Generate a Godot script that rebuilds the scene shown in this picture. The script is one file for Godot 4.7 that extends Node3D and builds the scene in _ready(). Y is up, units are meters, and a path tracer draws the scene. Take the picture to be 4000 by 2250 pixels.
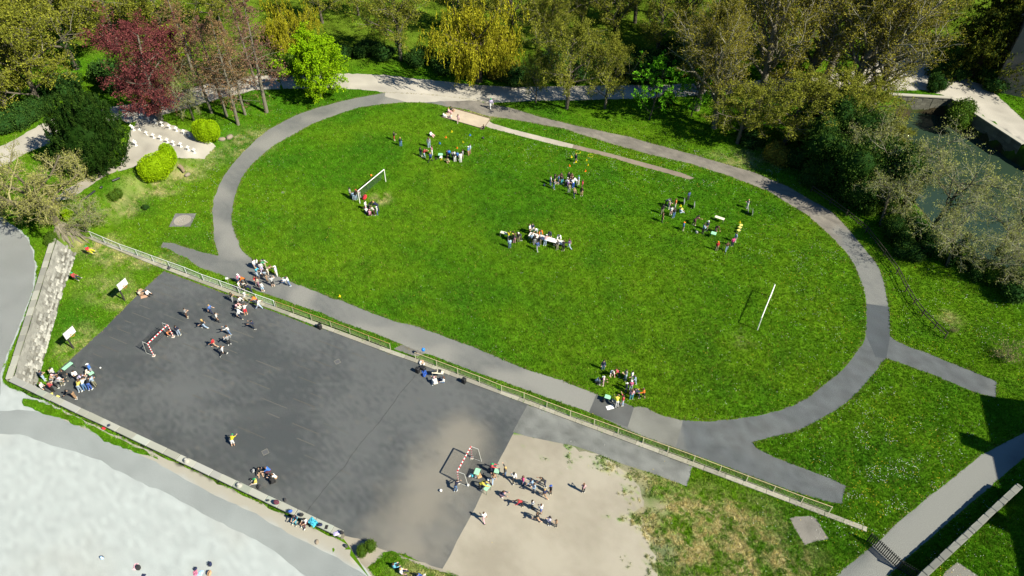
extends Node3D
# A school sports day seen from the air: oval lawn ringed by an asphalt track, ball court, stone walls, trees and a pond.
# Metres, y up. -z leads away from the viewer, +x to the right.

const TERRACE := [[-14.89, -30.71, 0.35, 0.05], [-50.83, -46.18, 2.45, 0.05], [-56.11, -67.84, 2.45, 0.05], [-54.29, -68.61, 2.2, 3.2], [-54.36, -71.58, 2.0, 3.2], [-52.27, -72.47, 2.0, 3.2], [-51.14, -74.3, 2.0, 3.2], [-52.03, -79.44, 1.9, 3.2], [-50.73, -81.47, 1.8, 3.2], [-48.45, -83.76, 1.6, 3.2], [-45.99, -84.76, 1.3, 3.2], [-44.81, -87.9, 1.1, 3.2], [-43.4, -90.45, 0.9, 3.2], [-42.04, -96.02, 0.6, 3.2], [-40.23, -99.68, 0.35, 3.2], [-38.56, -102.73, 0.15, 3.2], [-36.15, -104.72, 0.05, 3.2]]
const TERRACE_OUTLINE := [[-14.89, -30.71], [-50.83, -46.18], [-56.11, -67.84], [-54.29, -68.61], [-54.36, -71.58], [-52.27, -72.47], [-51.14, -74.3], [-52.03, -79.44], [-50.73, -81.47], [-48.45, -83.76], [-45.99, -84.76], [-44.81, -87.9], [-43.4, -90.45], [-42.04, -96.02], [-40.23, -99.68], [-38.56, -102.73], [-36.15, -104.72], [-45.0, -125.0], [-75.0, -145.0], [-150.0, -160.0], [-170.0, -60.0], [-120.0, 0.0], [-20.0, 0.0], [-8.0, -22.0]]
const OUTLINE := {
	"oval": [[-15.15, -105.4], [-12.66, -104.96], [-11.0, -104.27], [-7.78, -103.38], [-4.04, -101.36], [-0.19, -100.51], [7.51, -98.03], [14.82, -93.82], [20.43, -90.99], [25.96, -88.78], [31.11, -85.69], [35.63, -82.38], [37.16, -80.25], [39.66, -77.04], [40.92, -74.12], [41.92, -71.37], [42.52, -69.26], [42.75, -66.88], [42.63, -64.72], [42.49, -63.2], [41.92, -60.68], [41.16, -58.27], [40.15, -55.48], [39.15, -53.98], [37.38, -51.95], [35.19, -49.82], [33.52, -48.59], [31.3, -46.74], [29.22, -45.58], [27.52, -44.95], [26.41, -44.62], [23.44, -43.93], [20.32, -43.58], [17.52, -43.69], [15.37, -44.33], [14.6, -44.71], [14.16, -45.12], [13.37, -45.37], [12.72, -45.3], [11.77, -45.81], [8.95, -46.88], [7.44, -47.71], [4.32, -49.15], [2.22, -49.94], [0.06, -50.96], [-1.86, -51.99], [-4.11, -53.27], [-6.39, -54.26], [-8.13, -55.17], [-11.64, -56.63], [-13.42, -57.09], [-15.84, -58.24], [-18.35, -59.41], [-20.14, -60.4], [-21.25, -60.69], [-22.44, -61.36], [-24.28, -62.34], [-26.16, -63.2], [-27.93, -64.21], [-29.52, -64.97], [-31.46, -66.42], [-32.87, -67.83], [-33.79, -68.63], [-34.61, -69.75], [-35.87, -72.09], [-36.82, -74.09], [-37.47, -76.17], [-37.96, -78.7], [-38.28, -81.39], [-38.34, -84.12], [-38.18, -86.28], [-37.49, -88.89], [-36.57, -91.07], [-35.51, -93.18], [-33.82, -95.28], [-31.47, -98.54], [-29.45, -100.27], [-26.7, -102.35], [-24.52, -103.78], [-21.48, -104.68], [-17.84, -105.37]],
	"track": [[-6.64, -106.32], [-4.15, -105.24], [-0.21, -103.8], [4.5, -101.17], [9.11, -99.08], [13.6, -97.32], [18.03, -95.67], [21.08, -93.9], [24.32, -92.38], [27.75, -90.62], [31.67, -88.4], [34.88, -86.67], [36.37, -85.39], [38.7, -83.42], [40.93, -80.52], [43.13, -77.91], [43.88, -75.58], [44.55, -72.77], [44.99, -70.61], [45.53, -68.18], [45.58, -66.16], [45.36, -64.38], [44.89, -62.21], [44.3, -59.58], [42.89, -55.5], [43.04, -54.89], [44.24, -53.95], [46.5, -52.59], [48.21, -51.47], [50.31, -50.1], [51.94, -48.96], [50.81, -46.78], [49.12, -47.44], [47.88, -48.2], [45.42, -49.91], [43.62, -50.85], [41.28, -52.17], [40.66, -51.69], [39.68, -50.43], [38.08, -48.91], [36.49, -47.33], [34.38, -45.62], [32.5, -44.48], [30.06, -43.11], [28.58, -42.42], [25.67, -41.6], [24.08, -41.14], [24.14, -40.52], [25.22, -39.76], [26.93, -38.83], [29.07, -37.86], [30.73, -37.01], [31.76, -36.34], [30.81, -34.42], [29.55, -34.72], [27.24, -35.44], [24.86, -36.42], [22.53, -37.5], [20.22, -38.57], [17.87, -39.64], [15.49, -40.68], [13.16, -41.71], [11.9, -42.37], [10.19, -43.43], [7.27, -44.93], [4.22, -46.24], [0.07, -48.08], [-2.87, -49.33], [-6.18, -50.83], [-8.42, -51.93], [-9.55, -52.29], [-12.2, -53.57], [-14.84, -54.95], [-17.84, -56.21], [-19.68, -57.03], [-22.24, -58.42], [-25.4, -59.67], [-27.99, -60.88], [-30.63, -61.93], [-33.83, -63.75], [-35.94, -64.81], [-38.76, -66.02], [-40.74, -67.65], [-42.22, -68.35], [-43.55, -69.31], [-44.67, -69.64], [-44.75, -70.63], [-43.31, -70.44], [-41.07, -69.48], [-38.55, -68.58], [-36.97, -68.12], [-37.28, -68.98], [-38.44, -71.25], [-39.09, -73.44], [-40.33, -76.95], [-40.9, -79.57], [-41.08, -82.0], [-41.07, -84.82], [-40.67, -87.95], [-39.97, -90.76], [-38.87, -94.31], [-37.37, -97.44], [-34.37, -101.26], [-31.63, -103.37], [-28.03, -105.54], [-24.99, -106.87], [-21.13, -108.4], [-14.53, -107.83]],
	"gravel_road": [[-75.32, -87.32], [-72.72, -90.96], [-71.25, -94.92], [-69.31, -97.46], [-64.87, -101.75], [-59.95, -103.76], [-55.49, -107.3], [-50.81, -111.07], [-43.78, -113.68], [-28.29, -114.72], [-22.1, -114.28], [-13.22, -112.48], [-7.11, -111.28], [-0.24, -110.53], [12.63, -111.14], [23.41, -111.55], [32.14, -112.27], [43.25, -113.55], [52.3, -114.74], [60.25, -117.54], [63.99, -123.23], [67.02, -129.29], [69.78, -130.37], [72.71, -126.83], [74.35, -123.88], [78.05, -113.53], [79.56, -112.09], [80.23, -107.12], [80.7, -101.29], [81.89, -92.09], [79.63, -87.84], [77.62, -95.04], [74.26, -101.81], [72.23, -107.41], [71.32, -108.87], [68.15, -110.49], [62.1, -110.32], [50.98, -110.24], [37.95, -109.23], [29.26, -108.04], [20.73, -107.1], [12.31, -106.58], [3.95, -106.23], [-1.05, -105.6], [-4.15, -105.4], [-6.63, -106.16], [-12.67, -105.6], [-16.79, -105.22], [-21.19, -107.25], [-21.13, -108.4], [-24.84, -109.18], [-28.09, -109.63], [-36.38, -109.6], [-42.5, -108.71], [-47.52, -105.73], [-52.68, -101.56], [-57.15, -98.37], [-62.12, -95.97], [-64.62, -92.92], [-67.1, -90.08], [-69.52, -87.39], [-72.47, -81.82]],
	"court": [[-42.8, -65.24], [-44.52, -61.05], [-46.11, -56.13], [-48.06, -51.27], [-48.52, -50.29], [-49.24, -47.74], [-49.2, -45.6], [-42.26, -42.61], [-30.49, -37.59], [-20.0, -32.9], [-15.03, -30.87], [-13.72, -30.33], [-11.12, -29.59], [-9.19, -29.29], [-7.36, -28.4], [-5.85, -27.94], [-5.01, -29.8], [-4.08, -31.96], [-2.73, -35.07], [-0.17, -41.05], [0.36, -42.18], [1.78, -45.47], [0.08, -46.27], [-1.76, -47.22], [-4.43, -48.52], [-8.85, -50.37], [-10.08, -51.08], [-13.61, -52.32], [-15.75, -53.46], [-18.76, -54.91], [-23.07, -56.36], [-25.63, -57.61], [-29.25, -59.22]],
	"concrete_strip": [[1.68, -45.46], [6.17, -43.65], [10.04, -41.77], [15.21, -39.45], [17.57, -38.32], [16.67, -36.16], [13.51, -37.53], [10.74, -38.58], [7.93, -39.91], [6.41, -40.49], [4.07, -41.03], [1.64, -41.61], [0.18, -42.11]],
	"dirt": [[-0.02, -42.05], [1.64, -41.76], [4.09, -41.33], [6.41, -40.49], [8.39, -39.59], [11.14, -37.71], [12.23, -36.13], [12.52, -34.53], [11.16, -33.05], [12.09, -31.12], [12.77, -29.29], [12.29, -25.75], [6.53, -23.81], [-1.92, -23.75], [-4.45, -27.38], [-6.2, -27.91], [-5.38, -29.79], [-4.48, -31.96], [-3.14, -35.07], [-0.6, -41.05]],
	"dirt_south": [[-15.22, -31.16], [-13.54, -30.69], [-11.12, -29.63], [-9.04, -29.13], [-5.85, -27.91], [-4.21, -27.16], [-4.03, -23.73], [-10.29, -23.56], [-12.04, -26.95], [-13.83, -28.52], [-14.54, -29.44]],
	"grass_patch": [[-12.24, -27.96], [-11.14, -29.4], [-10.44, -29.59], [-8.61, -28.72], [-6.44, -27.82], [-5.12, -27.6], [-4.21, -27.05], [-3.48, -25.63], [-6.17, -24.13], [-10.17, -25.58]],
	"slab_path": [[25.53, -32.96], [26.17, -33.17], [27.63, -33.18], [28.01, -32.88], [28.22, -31.93], [28.55, -30.98], [27.29, -30.73], [26.21, -30.39], [25.98, -31.13], [25.65, -32.29]],
	"castle_drive": [[63.36, -49.45], [51.67, -42.49], [46.05, -39.79], [42.22, -37.21], [39.03, -35.19], [35.29, -32.66], [33.42, -31.19], [31.65, -29.98], [29.43, -28.58], [28.19, -27.62], [24.94, -25.41], [27.71, -23.96], [31.74, -26.98], [32.64, -27.65], [34.77, -29.18], [37.41, -30.95], [41.18, -33.49], [45.53, -36.39], [50.2, -39.51], [57.01, -43.77], [65.72, -48.78]],
	"inner_yard": [[37.66, -28.03], [39.16, -28.96], [41.31, -26.83], [40.64, -24.46], [34.67, -24.42]],
	"ramp": [[-13.13, -52.96], [-12.2, -53.57], [-9.49, -52.32], [-10.43, -51.84]],
	"asphalt_patch": [[8.95, -46.88], [12.72, -45.3], [11.79, -42.83], [7.98, -44.55]],
	"concrete_patch": [[12.72, -45.3], [13.37, -45.37], [14.16, -45.12], [15.37, -44.33], [17.52, -43.69], [16.29, -40.45], [14.37, -41.21], [11.95, -42.34], [11.79, -42.83]],
	"dark_patch": [[41.86, -60.51], [44.5, -59.95], [42.77, -55.19], [41.26, -52.1], [40.13, -52.27], [40.21, -55.48]],
	"runway": [[-4.0, -100.16], [-3.18, -99.21], [-0.18, -97.64], [4.36, -95.63], [9.09, -93.54], [8.84, -92.52], [6.42, -93.37], [-0.17, -96.35], [-3.42, -97.82], [-4.36, -98.53]],
	"runway_end": [[9.09, -93.54], [14.57, -91.18], [20.1, -88.51], [24.15, -86.54], [25.91, -85.26], [25.01, -84.88], [21.31, -86.75], [17.25, -88.67], [14.48, -90.19], [8.84, -92.52]],
	"sand": [[-11.27, -100.94], [-9.73, -103.66], [-3.57, -100.59], [-4.59, -97.57]],
	"cemetery": [[-55.5, -87.82], [-57.54, -95.57], [-58.34, -99.94], [-56.02, -99.61], [-50.89, -96.23], [-44.76, -92.46], [-44.23, -92.0], [-44.94, -88.92], [-46.15, -88.38], [-47.93, -87.63], [-49.65, -86.68], [-51.62, -86.1], [-53.08, -84.33], [-54.82, -83.33]],
	"terrace_path": [[-54.96, -84.59], [-54.13, -85.24], [-55.16, -83.32], [-56.61, -80.84], [-57.72, -78.53], [-58.94, -76.71], [-59.88, -76.16], [-60.58, -76.97], [-60.02, -79.07], [-58.14, -81.99], [-56.58, -84.21]],
	"throw_slab": [[-45.03, -73.69], [-45.12, -76.46], [-42.32, -76.49], [-42.26, -73.72]],
	"plaza": [[-76.62, -74.91], [-65.45, -72.56], [-62.65, -70.71], [-60.01, -68.62], [-57.95, -66.07], [-56.31, -63.08], [-54.99, -59.76], [-54.45, -57.38], [-53.57, -53.3], [-52.96, -49.63], [-52.68, -48.04], [-51.68, -45.95], [-50.7, -45.33], [-46.05, -43.65], [-42.42, -42.0], [-38.37, -40.26], [-30.41, -37.01], [-23.24, -33.8], [-15.48, -30.57], [-14.38, -29.96], [-13.28, -29.24], [-13.04, -28.43], [-11.4, -26.98], [-8.2, -23.59], [-31.17, -18.07], [-54.46, -23.68], [-74.94, -50.77]],
	"west_lane": [[-79.94, -73.81], [-67.54, -72.8], [-65.38, -72.41], [-62.62, -70.51], [-60.04, -68.42], [-58.07, -65.97], [-56.49, -63.08], [-55.17, -59.76], [-54.62, -57.38], [-53.74, -53.3], [-53.12, -49.63], [-52.78, -47.84], [-51.03, -43.93], [-62.47, -45.1]],
	"service_lane": [[-61.7, -43.83], [-50.41, -42.6], [-47.14, -42.7], [-44.79, -42.09], [-40.92, -40.7], [-36.37, -38.67], [-33.55, -37.5], [-30.87, -36.06], [-27.69, -34.58], [-22.95, -32.58], [-20.43, -31.18], [-18.48, -30.3], [-14.98, -28.76], [-12.81, -27.57], [-10.16, -25.87], [-14.81, -25.39], [-17.36, -27.02], [-20.87, -29.34], [-22.34, -30.1], [-26.99, -32.17], [-30.09, -33.7], [-33.21, -34.99], [-36.39, -36.29], [-38.66, -37.38], [-40.49, -38.06], [-43.88, -38.89], [-46.47, -39.81], [-49.07, -39.95], [-59.85, -40.79]],
	"verge_strip": [[-48.82, -44.02], [-48.27, -44.16], [-45.81, -43.41], [-42.35, -41.82], [-38.5, -40.09], [-35.12, -38.78], [-33.34, -37.84], [-35.84, -38.51], [-39.03, -39.56], [-40.57, -40.53], [-42.56, -41.42], [-44.79, -42.15], [-47.43, -43.04], [-48.6, -43.68]],
	"pond": [[62.14, -109.23], [72.23, -108.22], [77.41, -94.62], [84.15, -79.83], [69.4, -54.99], [61.65, -62.69], [58.65, -66.25], [54.86, -72.52], [53.43, -84.13], [53.78, -95.85], [56.55, -104.02]]}
const WALL := {"C": [-50.83, -46.18], "T": [-56.11, -67.84], "S": [-14.89, -30.71], "bollards": [[-30.52, 1.77, "round stone bollard on the parapet, nearer the corner", -37.44], [-25.0, 1.46, "round stone bollard on the parapet, nearer the sitters", -35.06]]}
const SEWALL := [[34.23, -26.65], [47.05, -35.55]]
const CASTLE := {"a": [62.16, -39.58], "b": [56.91, -20.51], "chimneys": [7.2, 15.5], "tower": [81.4, -107.38]}
const RAILPOSTS := [[41.55, -82.21], [43.29, -79.36], [44.7, -76.88], [46.19, -73.45], [46.93, -68.97], [47.34, -65.68], [47.26, -62.54], [47.36, -60.4], [47.68, -58.54], [48.31, -56.58], [48.86, -55.06]]
const GATES := [[31.89, -30.81], [33.65, -28.29], [33.65, -28.29], [34.75, -27.4]]
const FENCES := {"white": [[-54.06, -71.33], [-51.95, -70.25], [-49.35, -68.95], [-46.93, -67.91], [-44.56, -66.85], [-42.17, -65.8], [-39.81, -64.77], [-37.31, -63.53], [-34.87, -62.49], [-32.41, -61.39], [-30.01, -60.22], [-27.67, -59.23]], "upper": [[-27.47, -59.15], [-25.29, -58.23], [-22.97, -57.16], [-20.54, -56.11], [-18.21, -55.07], [-15.88, -53.95], [-13.39, -52.8]], "lower": [[-10.49, -51.54], [-8.08, -50.45], [-5.74, -49.38], [-3.39, -48.32], [-1.03, -47.16], [1.34, -46.21], [3.68, -45.09], [6.03, -44.0], [8.39, -42.98], [10.7, -41.96], [13.05, -40.87], [15.37, -39.86], [17.73, -38.81], [20.05, -37.73], [22.35, -36.67], [24.66, -35.61], [26.99, -34.54], [29.29, -33.55]]}
const KERBLINE := [[-54.89, -71.57], [-43.02, -65.88], [-27.59, -58.9], [-13.35, -52.47], [-10.46, -51.25], [1.34, -45.92], [15.33, -39.59], [26.93, -34.31], [32.21, -31.89]]
const GOALPOSTS := {"far": [[-38.04, -54.5], [-39.24, -51.71]], "near": [[-3.8, -39.09], [-4.96, -36.37]], "white": [[-20.79, -78.9], [-17.91, -83.88]], "right": [[28.0, -56.14], [30.81, -61.44]]}
const CROSSES := [[-57.58, 0.64, -99.0, "back", 0, 11], [-56.15, 0.67, -98.06, "back", 1, 11], [-54.84, 0.69, -97.4, "back", 2, 11], [-53.61, 0.71, -96.74, "back", 3, 11], [-52.19, 0.73, -95.91, "back", 4, 11], [-50.89, 0.75, -95.21, "back", 5, 11], [-49.48, 0.78, -94.37, "back", 6, 11], [-48.45, 0.8, -93.74, "back", 7, 11], [-47.21, 0.81, -93.11, "back", 8, 11], [-45.95, 0.82, -92.4, "back", 9, 11], [-45.04, 0.58, -92.33, "back", 10, 11], [-56.6, 1.6, -93.99, "front", 0, 10], [-55.79, 1.09, -94.13, "front", 1, 10], [-54.64, 1.09, -93.43, "front", 2, 10], [-53.39, 1.09, -92.82, "front", 3, 10], [-52.18, 1.08, -92.32, "front", 4, 10], [-50.91, 1.08, -91.6, "front", 5, 10], [-49.82, 1.08, -90.99, "front", 6, 10], [-48.59, 1.07, -90.56, "front", 7, 10], [-47.23, 1.06, -89.69, "front", 8, 10], [-46.37, 0.78, -89.47, "front", 9, 10], [-57.05, 1.6, -94.39, "near", 0, 3], [-55.08, 1.6, -90.31, "near", 1, 3], [-54.76, 1.61, -89.93, "near", 2, 3]]
const HOOPS := [[-48.48, -52.7], [-45.68, -60.19]]
const TABLES := [
	[[-47.52, -49.62, 1.09, 1.12, 0.46, 0.72], "green", "long pale green bench table beside the stone bank"],
	[[-44.57, -48.65, 0.88, 0.5, 0.38, 0.72], "green", "pale green table in the corner group with a person in blue"],
	[[-3.18, -37.15, -1.86, 0.68, 0.49, 0.75], "green", "pale green table nearest the near goal net"],
	[[-1.31, -37.28, -1.8, 0.57, 0.47, 0.75], "green", "pale green table under a dark green cloth"],
	[[-2.19, -35.46, -2.19, 0.68, 0.39, 0.75], "green", "pale green table before the person in yellow"],
	[[9.99, -46.03, -0.35, 0.62, 0.49, 0.75], "green", "pale green table on the track at the south end"],
	[[25.99, -72.32, -0.42, 0.65, 0.58, 0.75], "green", "pale green table under the leaning brown-clad person"],
	[[-10.58, -89.66, 0.01, 0.66, 0.58, 0.75], "green", "pale green table at the top of the oval"],
	[[27.45, -75.65, -0.52, 1.27, 0.47, 0.6], "cream", "cream folding bench alone on the oval"],
	[[-0.99, -72.1, -0.39, 1.17, 0.44, 0.72], "cream", "short cream table left of the long white table"],
	[[-7.84, -49.1, -0.1, 1.22, 0.41, 0.75], "cream", "cream table with sound equipment by the fence"],
	[[2.71, -71.69, -0.378, 1.15, 0.78, 0.74], "white", "first from the left of the white tables joined in a row"],
	[[3.81, -71.26, -0.378, 1.15, 0.78, 0.74], "white", "second from the left of the white tables joined in a row"],
	[[4.9, -70.83, -0.378, 1.15, 0.78, 0.74], "white", "third from the left of the white tables joined in a row"],
	[[5.99, -70.39, -0.378, 1.15, 0.78, 0.74], "white", "fourth from the left of the white tables joined in a row"]]
const BAGS := [
	[-24.63, 0.0, -37.39, "grey", "grey bag beside the seated children on the court", 0.42, 0],
	[-23.57, 0.0, -35.68, "darkgrey", "dark bag between the seated children and the parapet", 0.5, 0],
	[-19.74, 1.25, -32.55, "royal", "blue bag on the parapet left of the sitters", 0.5, 0],
	[-18.7, 1.15, -32.26, "black", "black bag between the two parapet sitters", 0.5, 0],
	[-17.6, 1.1, -31.68, "teal", "bright blue jacket spread on the parapet", 0.75, 1],
	[-16.87, 1.05, -31.37, "navy", "navy bag on the parapet", 0.5, 0],
	[-16.33, 1.0, -31.27, "black", "black cap on the parapet", 0.32, 1],
	[-15.32, 0.95, -30.72, "lilac", "white and lilac cloth bundle on the parapet", 0.5, 1],
	[-14.86, 0.95, -30.71, "black", "black bag at the end of the parapet", 0.5, 0],
	[-14.41, 0.35, -29.76, "darkgrey", "dark backpack on the stone step below the parapet", 0.42, 0],
	[-21.94, 1.4, -33.55, "darkgrey", "small grey bag on the parapet", 0.3, 0],
	[-21.12, 1.4, -33.33, "maroon", "dark red jacket over the parapet", 0.55, 0],
	[-20.88, 0.0, -34.39, "darkgrey", "dark bag on the court by the parapet", 0.36, 0],
	[-41.92, 2.1, -42.45, "red", "red jacket on the parapet", 0.42, 1],
	[-39.04, 1.95, -41.04, "navy", "navy backpack on the parapet", 0.5, 0],
	[-39.64, 1.75, -40.91, "red", "red bag on the grass outside the parapet", 0.42, 0],
	[-42.22, 0.0, -65.57, "darkgrey", "dark backpack against the white fence foot", 0.5, 0],
	[-3.74, 0.0, -37.06, "teal", "blue and white carrier bag by the near goal", 0.5, 0],
	[-3.92, 0.0, -37.01, "white", "white carrier bag by the near goal", 0.42, 0],
	[-3.32, 0.0, -36.98, "grey", "grey bag under the green table by the near goal", 0.4, 0],
	[-20.27, 0.0, -79.86, "red", "big red bag beside the left goal post", 0.85, 0],
	[4.43, 0.0, -83.17, "navy", "navy bag left of the cluster on the upper oval", 0.42, 0],
	[9.59, 0.0, -45.95, "black", "black bag beside the green table on the track", 0.5, 0],
	[10.62, 0.0, -45.96, "cream", "cream bag beside the green table on the track", 0.45, 0],
	[24.02, 0.0, -73.13, "grey", "grey bag left of the green table on the oval", 0.5, 0],
	[-11.22, 0.0, -89.38, "black", "black bag below the green table at the top of the oval", 0.4, 0],
	[-4.55, 0.0, -94.94, "darkgrey", "dark bag alone near the sandpit", 0.45, 0],
	[-9.35, 0.0, -49.17, "royal", "blue bag beside the sound table", 0.45, 0],
	[-9.34, 0.0, -49.62, "royal", "blue folded cloth beside the sound table", 0.6, 1],
	[-9.83, 0.0, -50.82, "white", "white paper bag by the fence gap", 0.5, 0],
	[-9.55, 0.0, -50.72, "white", "small white paper bag by the fence gap", 0.36, 0],
	[-34.83, 1.28, -28.1, "lightblue", "light blue bag alone on the pale plaza", 0.42, 0],
	[-31.85, 1.12, -27.5, "pink", "pink jacket in the pile on the plaza", 0.5, 1],
	[-31.5, 1.1, -27.34, "black", "black bag in the pile on the plaza", 0.5, 0],
	[-26.76, 0.86, -27.39, "navy", "navy bag with a white cap at the bottom edge", 0.42, 0],
	[-26.71, 0.86, -27.09, "rose", "striped bag at the bottom edge of the plaza", 0.45, 1],
	[-26.29, 0.83, -27.06, "lightblue", "pale blue jacket at the bottom edge of the plaza", 0.5, 1],
	[-25.63, 0.82, -27.81, "navy", "navy bag right of the plaza pile", 0.5, 0],
	[-25.49, 0.79, -27.04, "tan", "tan bag at the bottom edge of the plaza", 0.5, 0],
	[-30.93, 1.06, -26.78, "navy", "navy cap cut by the bottom edge", 0.32, 1],
	[-7.34, 0.0, -27.37, "white", "white cap on the grass at the bottom edge", 0.3, 1]]
const STOOLS := [[[-47.78, 0.4, -46.07], "first yellow stool by the parapet corner"], [[-47.0, 0.4, -45.76], "second yellow stool by the parapet"], [[30.05, 0.4, -74.42], "upper yellow stool of three in a row"], [[29.79, 0.4, -73.94], "middle yellow stool of three in a row"], [[29.51, 0.4, -73.35], "lower yellow stool of three in a row"], [[22.78, 0.4, -77.74], "yellow stool before the reclining person"]]
const BOARDS := [[[23.37, 0.0, -79.21], "grey board left of the pair near the person in orange"], [[24.62, 0.0, -78.5], "grey board right of the pair near the person in orange"], [[31.67, 0.0, -77.42], "grey board left of the pair by the reading person"], [[32.15, 0.0, -76.97], "grey board right of the pair by the reading person"]]
const SPEAKERS := [[[-21.81, -0.0, -55.93], "black loudspeaker at the kerb left of the ramp"], [[-5.03, -0.0, -48.32], "black loudspeaker right of the sound table"], [[-10.08, -0.0, -49.68], "black loudspeaker left of the sound table"], [[-9.56, 0.0, -50.1], "low black amplifier case left of the sound table"]]
const BALLS := [[[-6.54, 0.0, -35.47], "white", "white ball on the court left of the near goal", 0.14], [[-2.1, 0.0, -36.64], "white", "white ball behind the near goal table", 0.14], [[-4.03, -0.0, -36.06], "white", "white ball at the foot of the near goal frame", 0.13], [[-20.14, 0.0, -85.17], "orange", "orange ball behind the left white goal", 0.15], [[-44.34, 0.0, -49.91], "white", "small white ball on the court by the corner group", 0.09]]
const CONES := [
	[-9.42, 0.0, -96.74, "yellow", "yellow cone nearest the sandpit"],
	[-10.21, 0.0, -95.2, "orange", "orange cone above the green table"],
	[-8.35, 0.0, -92.31, "orange", "orange cone left of the pair in shorts"],
	[-7.56, 0.0, -93.83, "yellow", "yellow cone above the row of children"],
	[-11.02, 0.0, -93.52, "blue", "blue cone right of the tall person"],
	[-6.59, 0.0, -95.82, "blue", "blue cone near the dark bag"],
	[-10.48, 0.0, -89.36, "yellow", "yellow cone under the green table"],
	[8.6, 0.0, -90.23, "yellow", "yellow cone left of the lone runner"],
	[10.77, 0.0, -89.39, "yellow", "yellow cone right of the lone runner"],
	[10.91, 0.0, -88.18, "yellow", "yellow cone above the orange cone"],
	[9.19, 0.0, -89.01, "yellow", "yellow cone at the feet of the lone runner"],
	[10.44, 0.0, -86.75, "orange", "orange cone right above the cluster"],
	[8.21, 0.0, -87.99, "orange", "orange cone between runner and cluster"],
	[22.86, 0.0, -78.81, "yellow", "yellow cone by the yellow stool"],
	[30.17, 0.0, -75.39, "yellow", "yellow cone above the three stools"],
	[-20.47, 0.0, -61.07, "yellow", "yellow disc on the lawn above the track"]]
const RINGS := [[[9.64, 0.0, -91.57], "yellow hoop beside the runway, left"], [[11.47, 0.0, -90.64], "yellow hoop beside the runway, right"]]
const SOUND := [-7.84, -49.1]
const RAILEND := [-9.59, -51.81]
const NOTICE := [-34.25, 0.0, -63.18]
const CARDS := [[-43.61, 0.0, -60.81, 0.4, "brown cardboard sheet on the court below the upper hoop", false, Color(.5, .3, .2)], [-44.51, 0.0, -61.8, 0.9, "brown cardboard sheet under the seated pair", false, Color(.5, .3, .2)], [10.22, 0.0, -45.22, 0.3, "white sheet of card on the track", false, Color(.78, .78, .78)], [-3.0, -0.0, -37.0, 0.4, "open brown cardboard box beside the near goal table", true, Color(.42, .27, .14)], [-27.64, 0.0, -63.38, 0.2, "white box held before the person in denim on the track", true, Color(.78, .78, .78)], [-10.55, 0.0, -89.73, 0.0, "white crate under the green table at the top of the oval", true, Color(.75, .75, .75)], [-9.73, 0.0, -50.93, 0.2, "brown cardboard box by the fence gap", true, Color(.45, .3, .2)]]
const CABLE := [[-10.32, -49.27], [-18.71, -33.15]]
const DRAINS := [[-18.98, -51.06, "square drain cover in the upper court"], [-24.03, -39.58, "square drain cover in the lower court"]]
const PIPES := [[[-56.85, 1.94, -76.26], [-55.95, 1.9, -78.55], "long black pipe on the terrace grass"], [[-55.54, 1.9, -79.24], [-55.38, 1.9, -79.52], "short black pipe piece on the terrace grass"], [[-54.56, 1.86, -80.91], [-53.92, 1.79, -81.72], "black pipe nearer the topiary"]]
const ROCKS := [[-43.75, 0.21, -93.72, 0.55, "pale rock beside the clipped bush"], [-42.87, 0.04, -94.54, 0.6, "reddish rock right of the clipped bush"], [-46.2, 0.03, -84.97, 0.45, "rock at the end of the log"], [-17.06, 0.44, -30.13, 0.24, "loose stone on the sand below the parapet"]]
const LOG := [[-47.42, 0.71, -85.92], [-46.65, 0.17, -85.26]]
const DRY := [[17.4, -31.5, 10, 6, 1.0], [13.4, -34.0, 6, 5, 0.8], [11.9, -37.5, 5, 3, 0.7], [20.3, -28.7, 9, 5, 0.8], [-52.1, -78.2, 2.6, 5, 0.55], [-49.9, -81.7, 5, 2.6, 0.6], [-45.0, -89.0, 4, 4, 0.5], [-47.4, -85.1, 5, 2.4, 0.6], [-6.3, -101.6, 6, 2.5, 0.7], [-52.5, -69.8, 5, 3, 0.6], [-47.2, -67.0, 8, 2.2, 0.5], [26.0, -54.6, 2, 2, 0.15], [-18.0, -80.1, 2, 2, 0.6], [51.1, -58.2, 2, 1.6, 0.5], [-6.4, -27.6, 5, 3, 0.5], [-2.0, -27.6, 4, 4, 0.6], [35.7, -90.2, 10, 4, 0.4], [-48.6, -62.4, 5, 4, 0.3], [-48.5, -53.5, 3, 4, 0.4], [-45.8, -59.9, 3, 2, 0.5], [-39.4, -93.3, 5, 6, 0.5]]
const FLOWERS := [[37.1, -34.2, 4, 4], [40.5, -39.1, 5, 4], [38.7, -43.6, 5, 4], [32.9, -36.3, 4, 4], [32.9, -86.3, 8, 3], [27.6, -87.5, 8, 3], [18.5, -88.7, 7, 3], [11.2, -91.2, 8, 3], [37.2, -68.9, 6, 6], [38.3, -62.0, 4, 7], [26.8, -73.8, 14, 10], [-40.8, -87.3, 4, 6], [-40.8, -75.1, 5, 6], [3.7, -93.8, 8, 3], [31.5, -32.1, 6, 4], [51.7, -57.6, 5, 4], [17.5, -55.7, 18, 10], [-12.9, -68.3, 18, 12], [-40.5, -97.5, 5, 5], [29.2, -50.2, 8, 6]]
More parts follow.
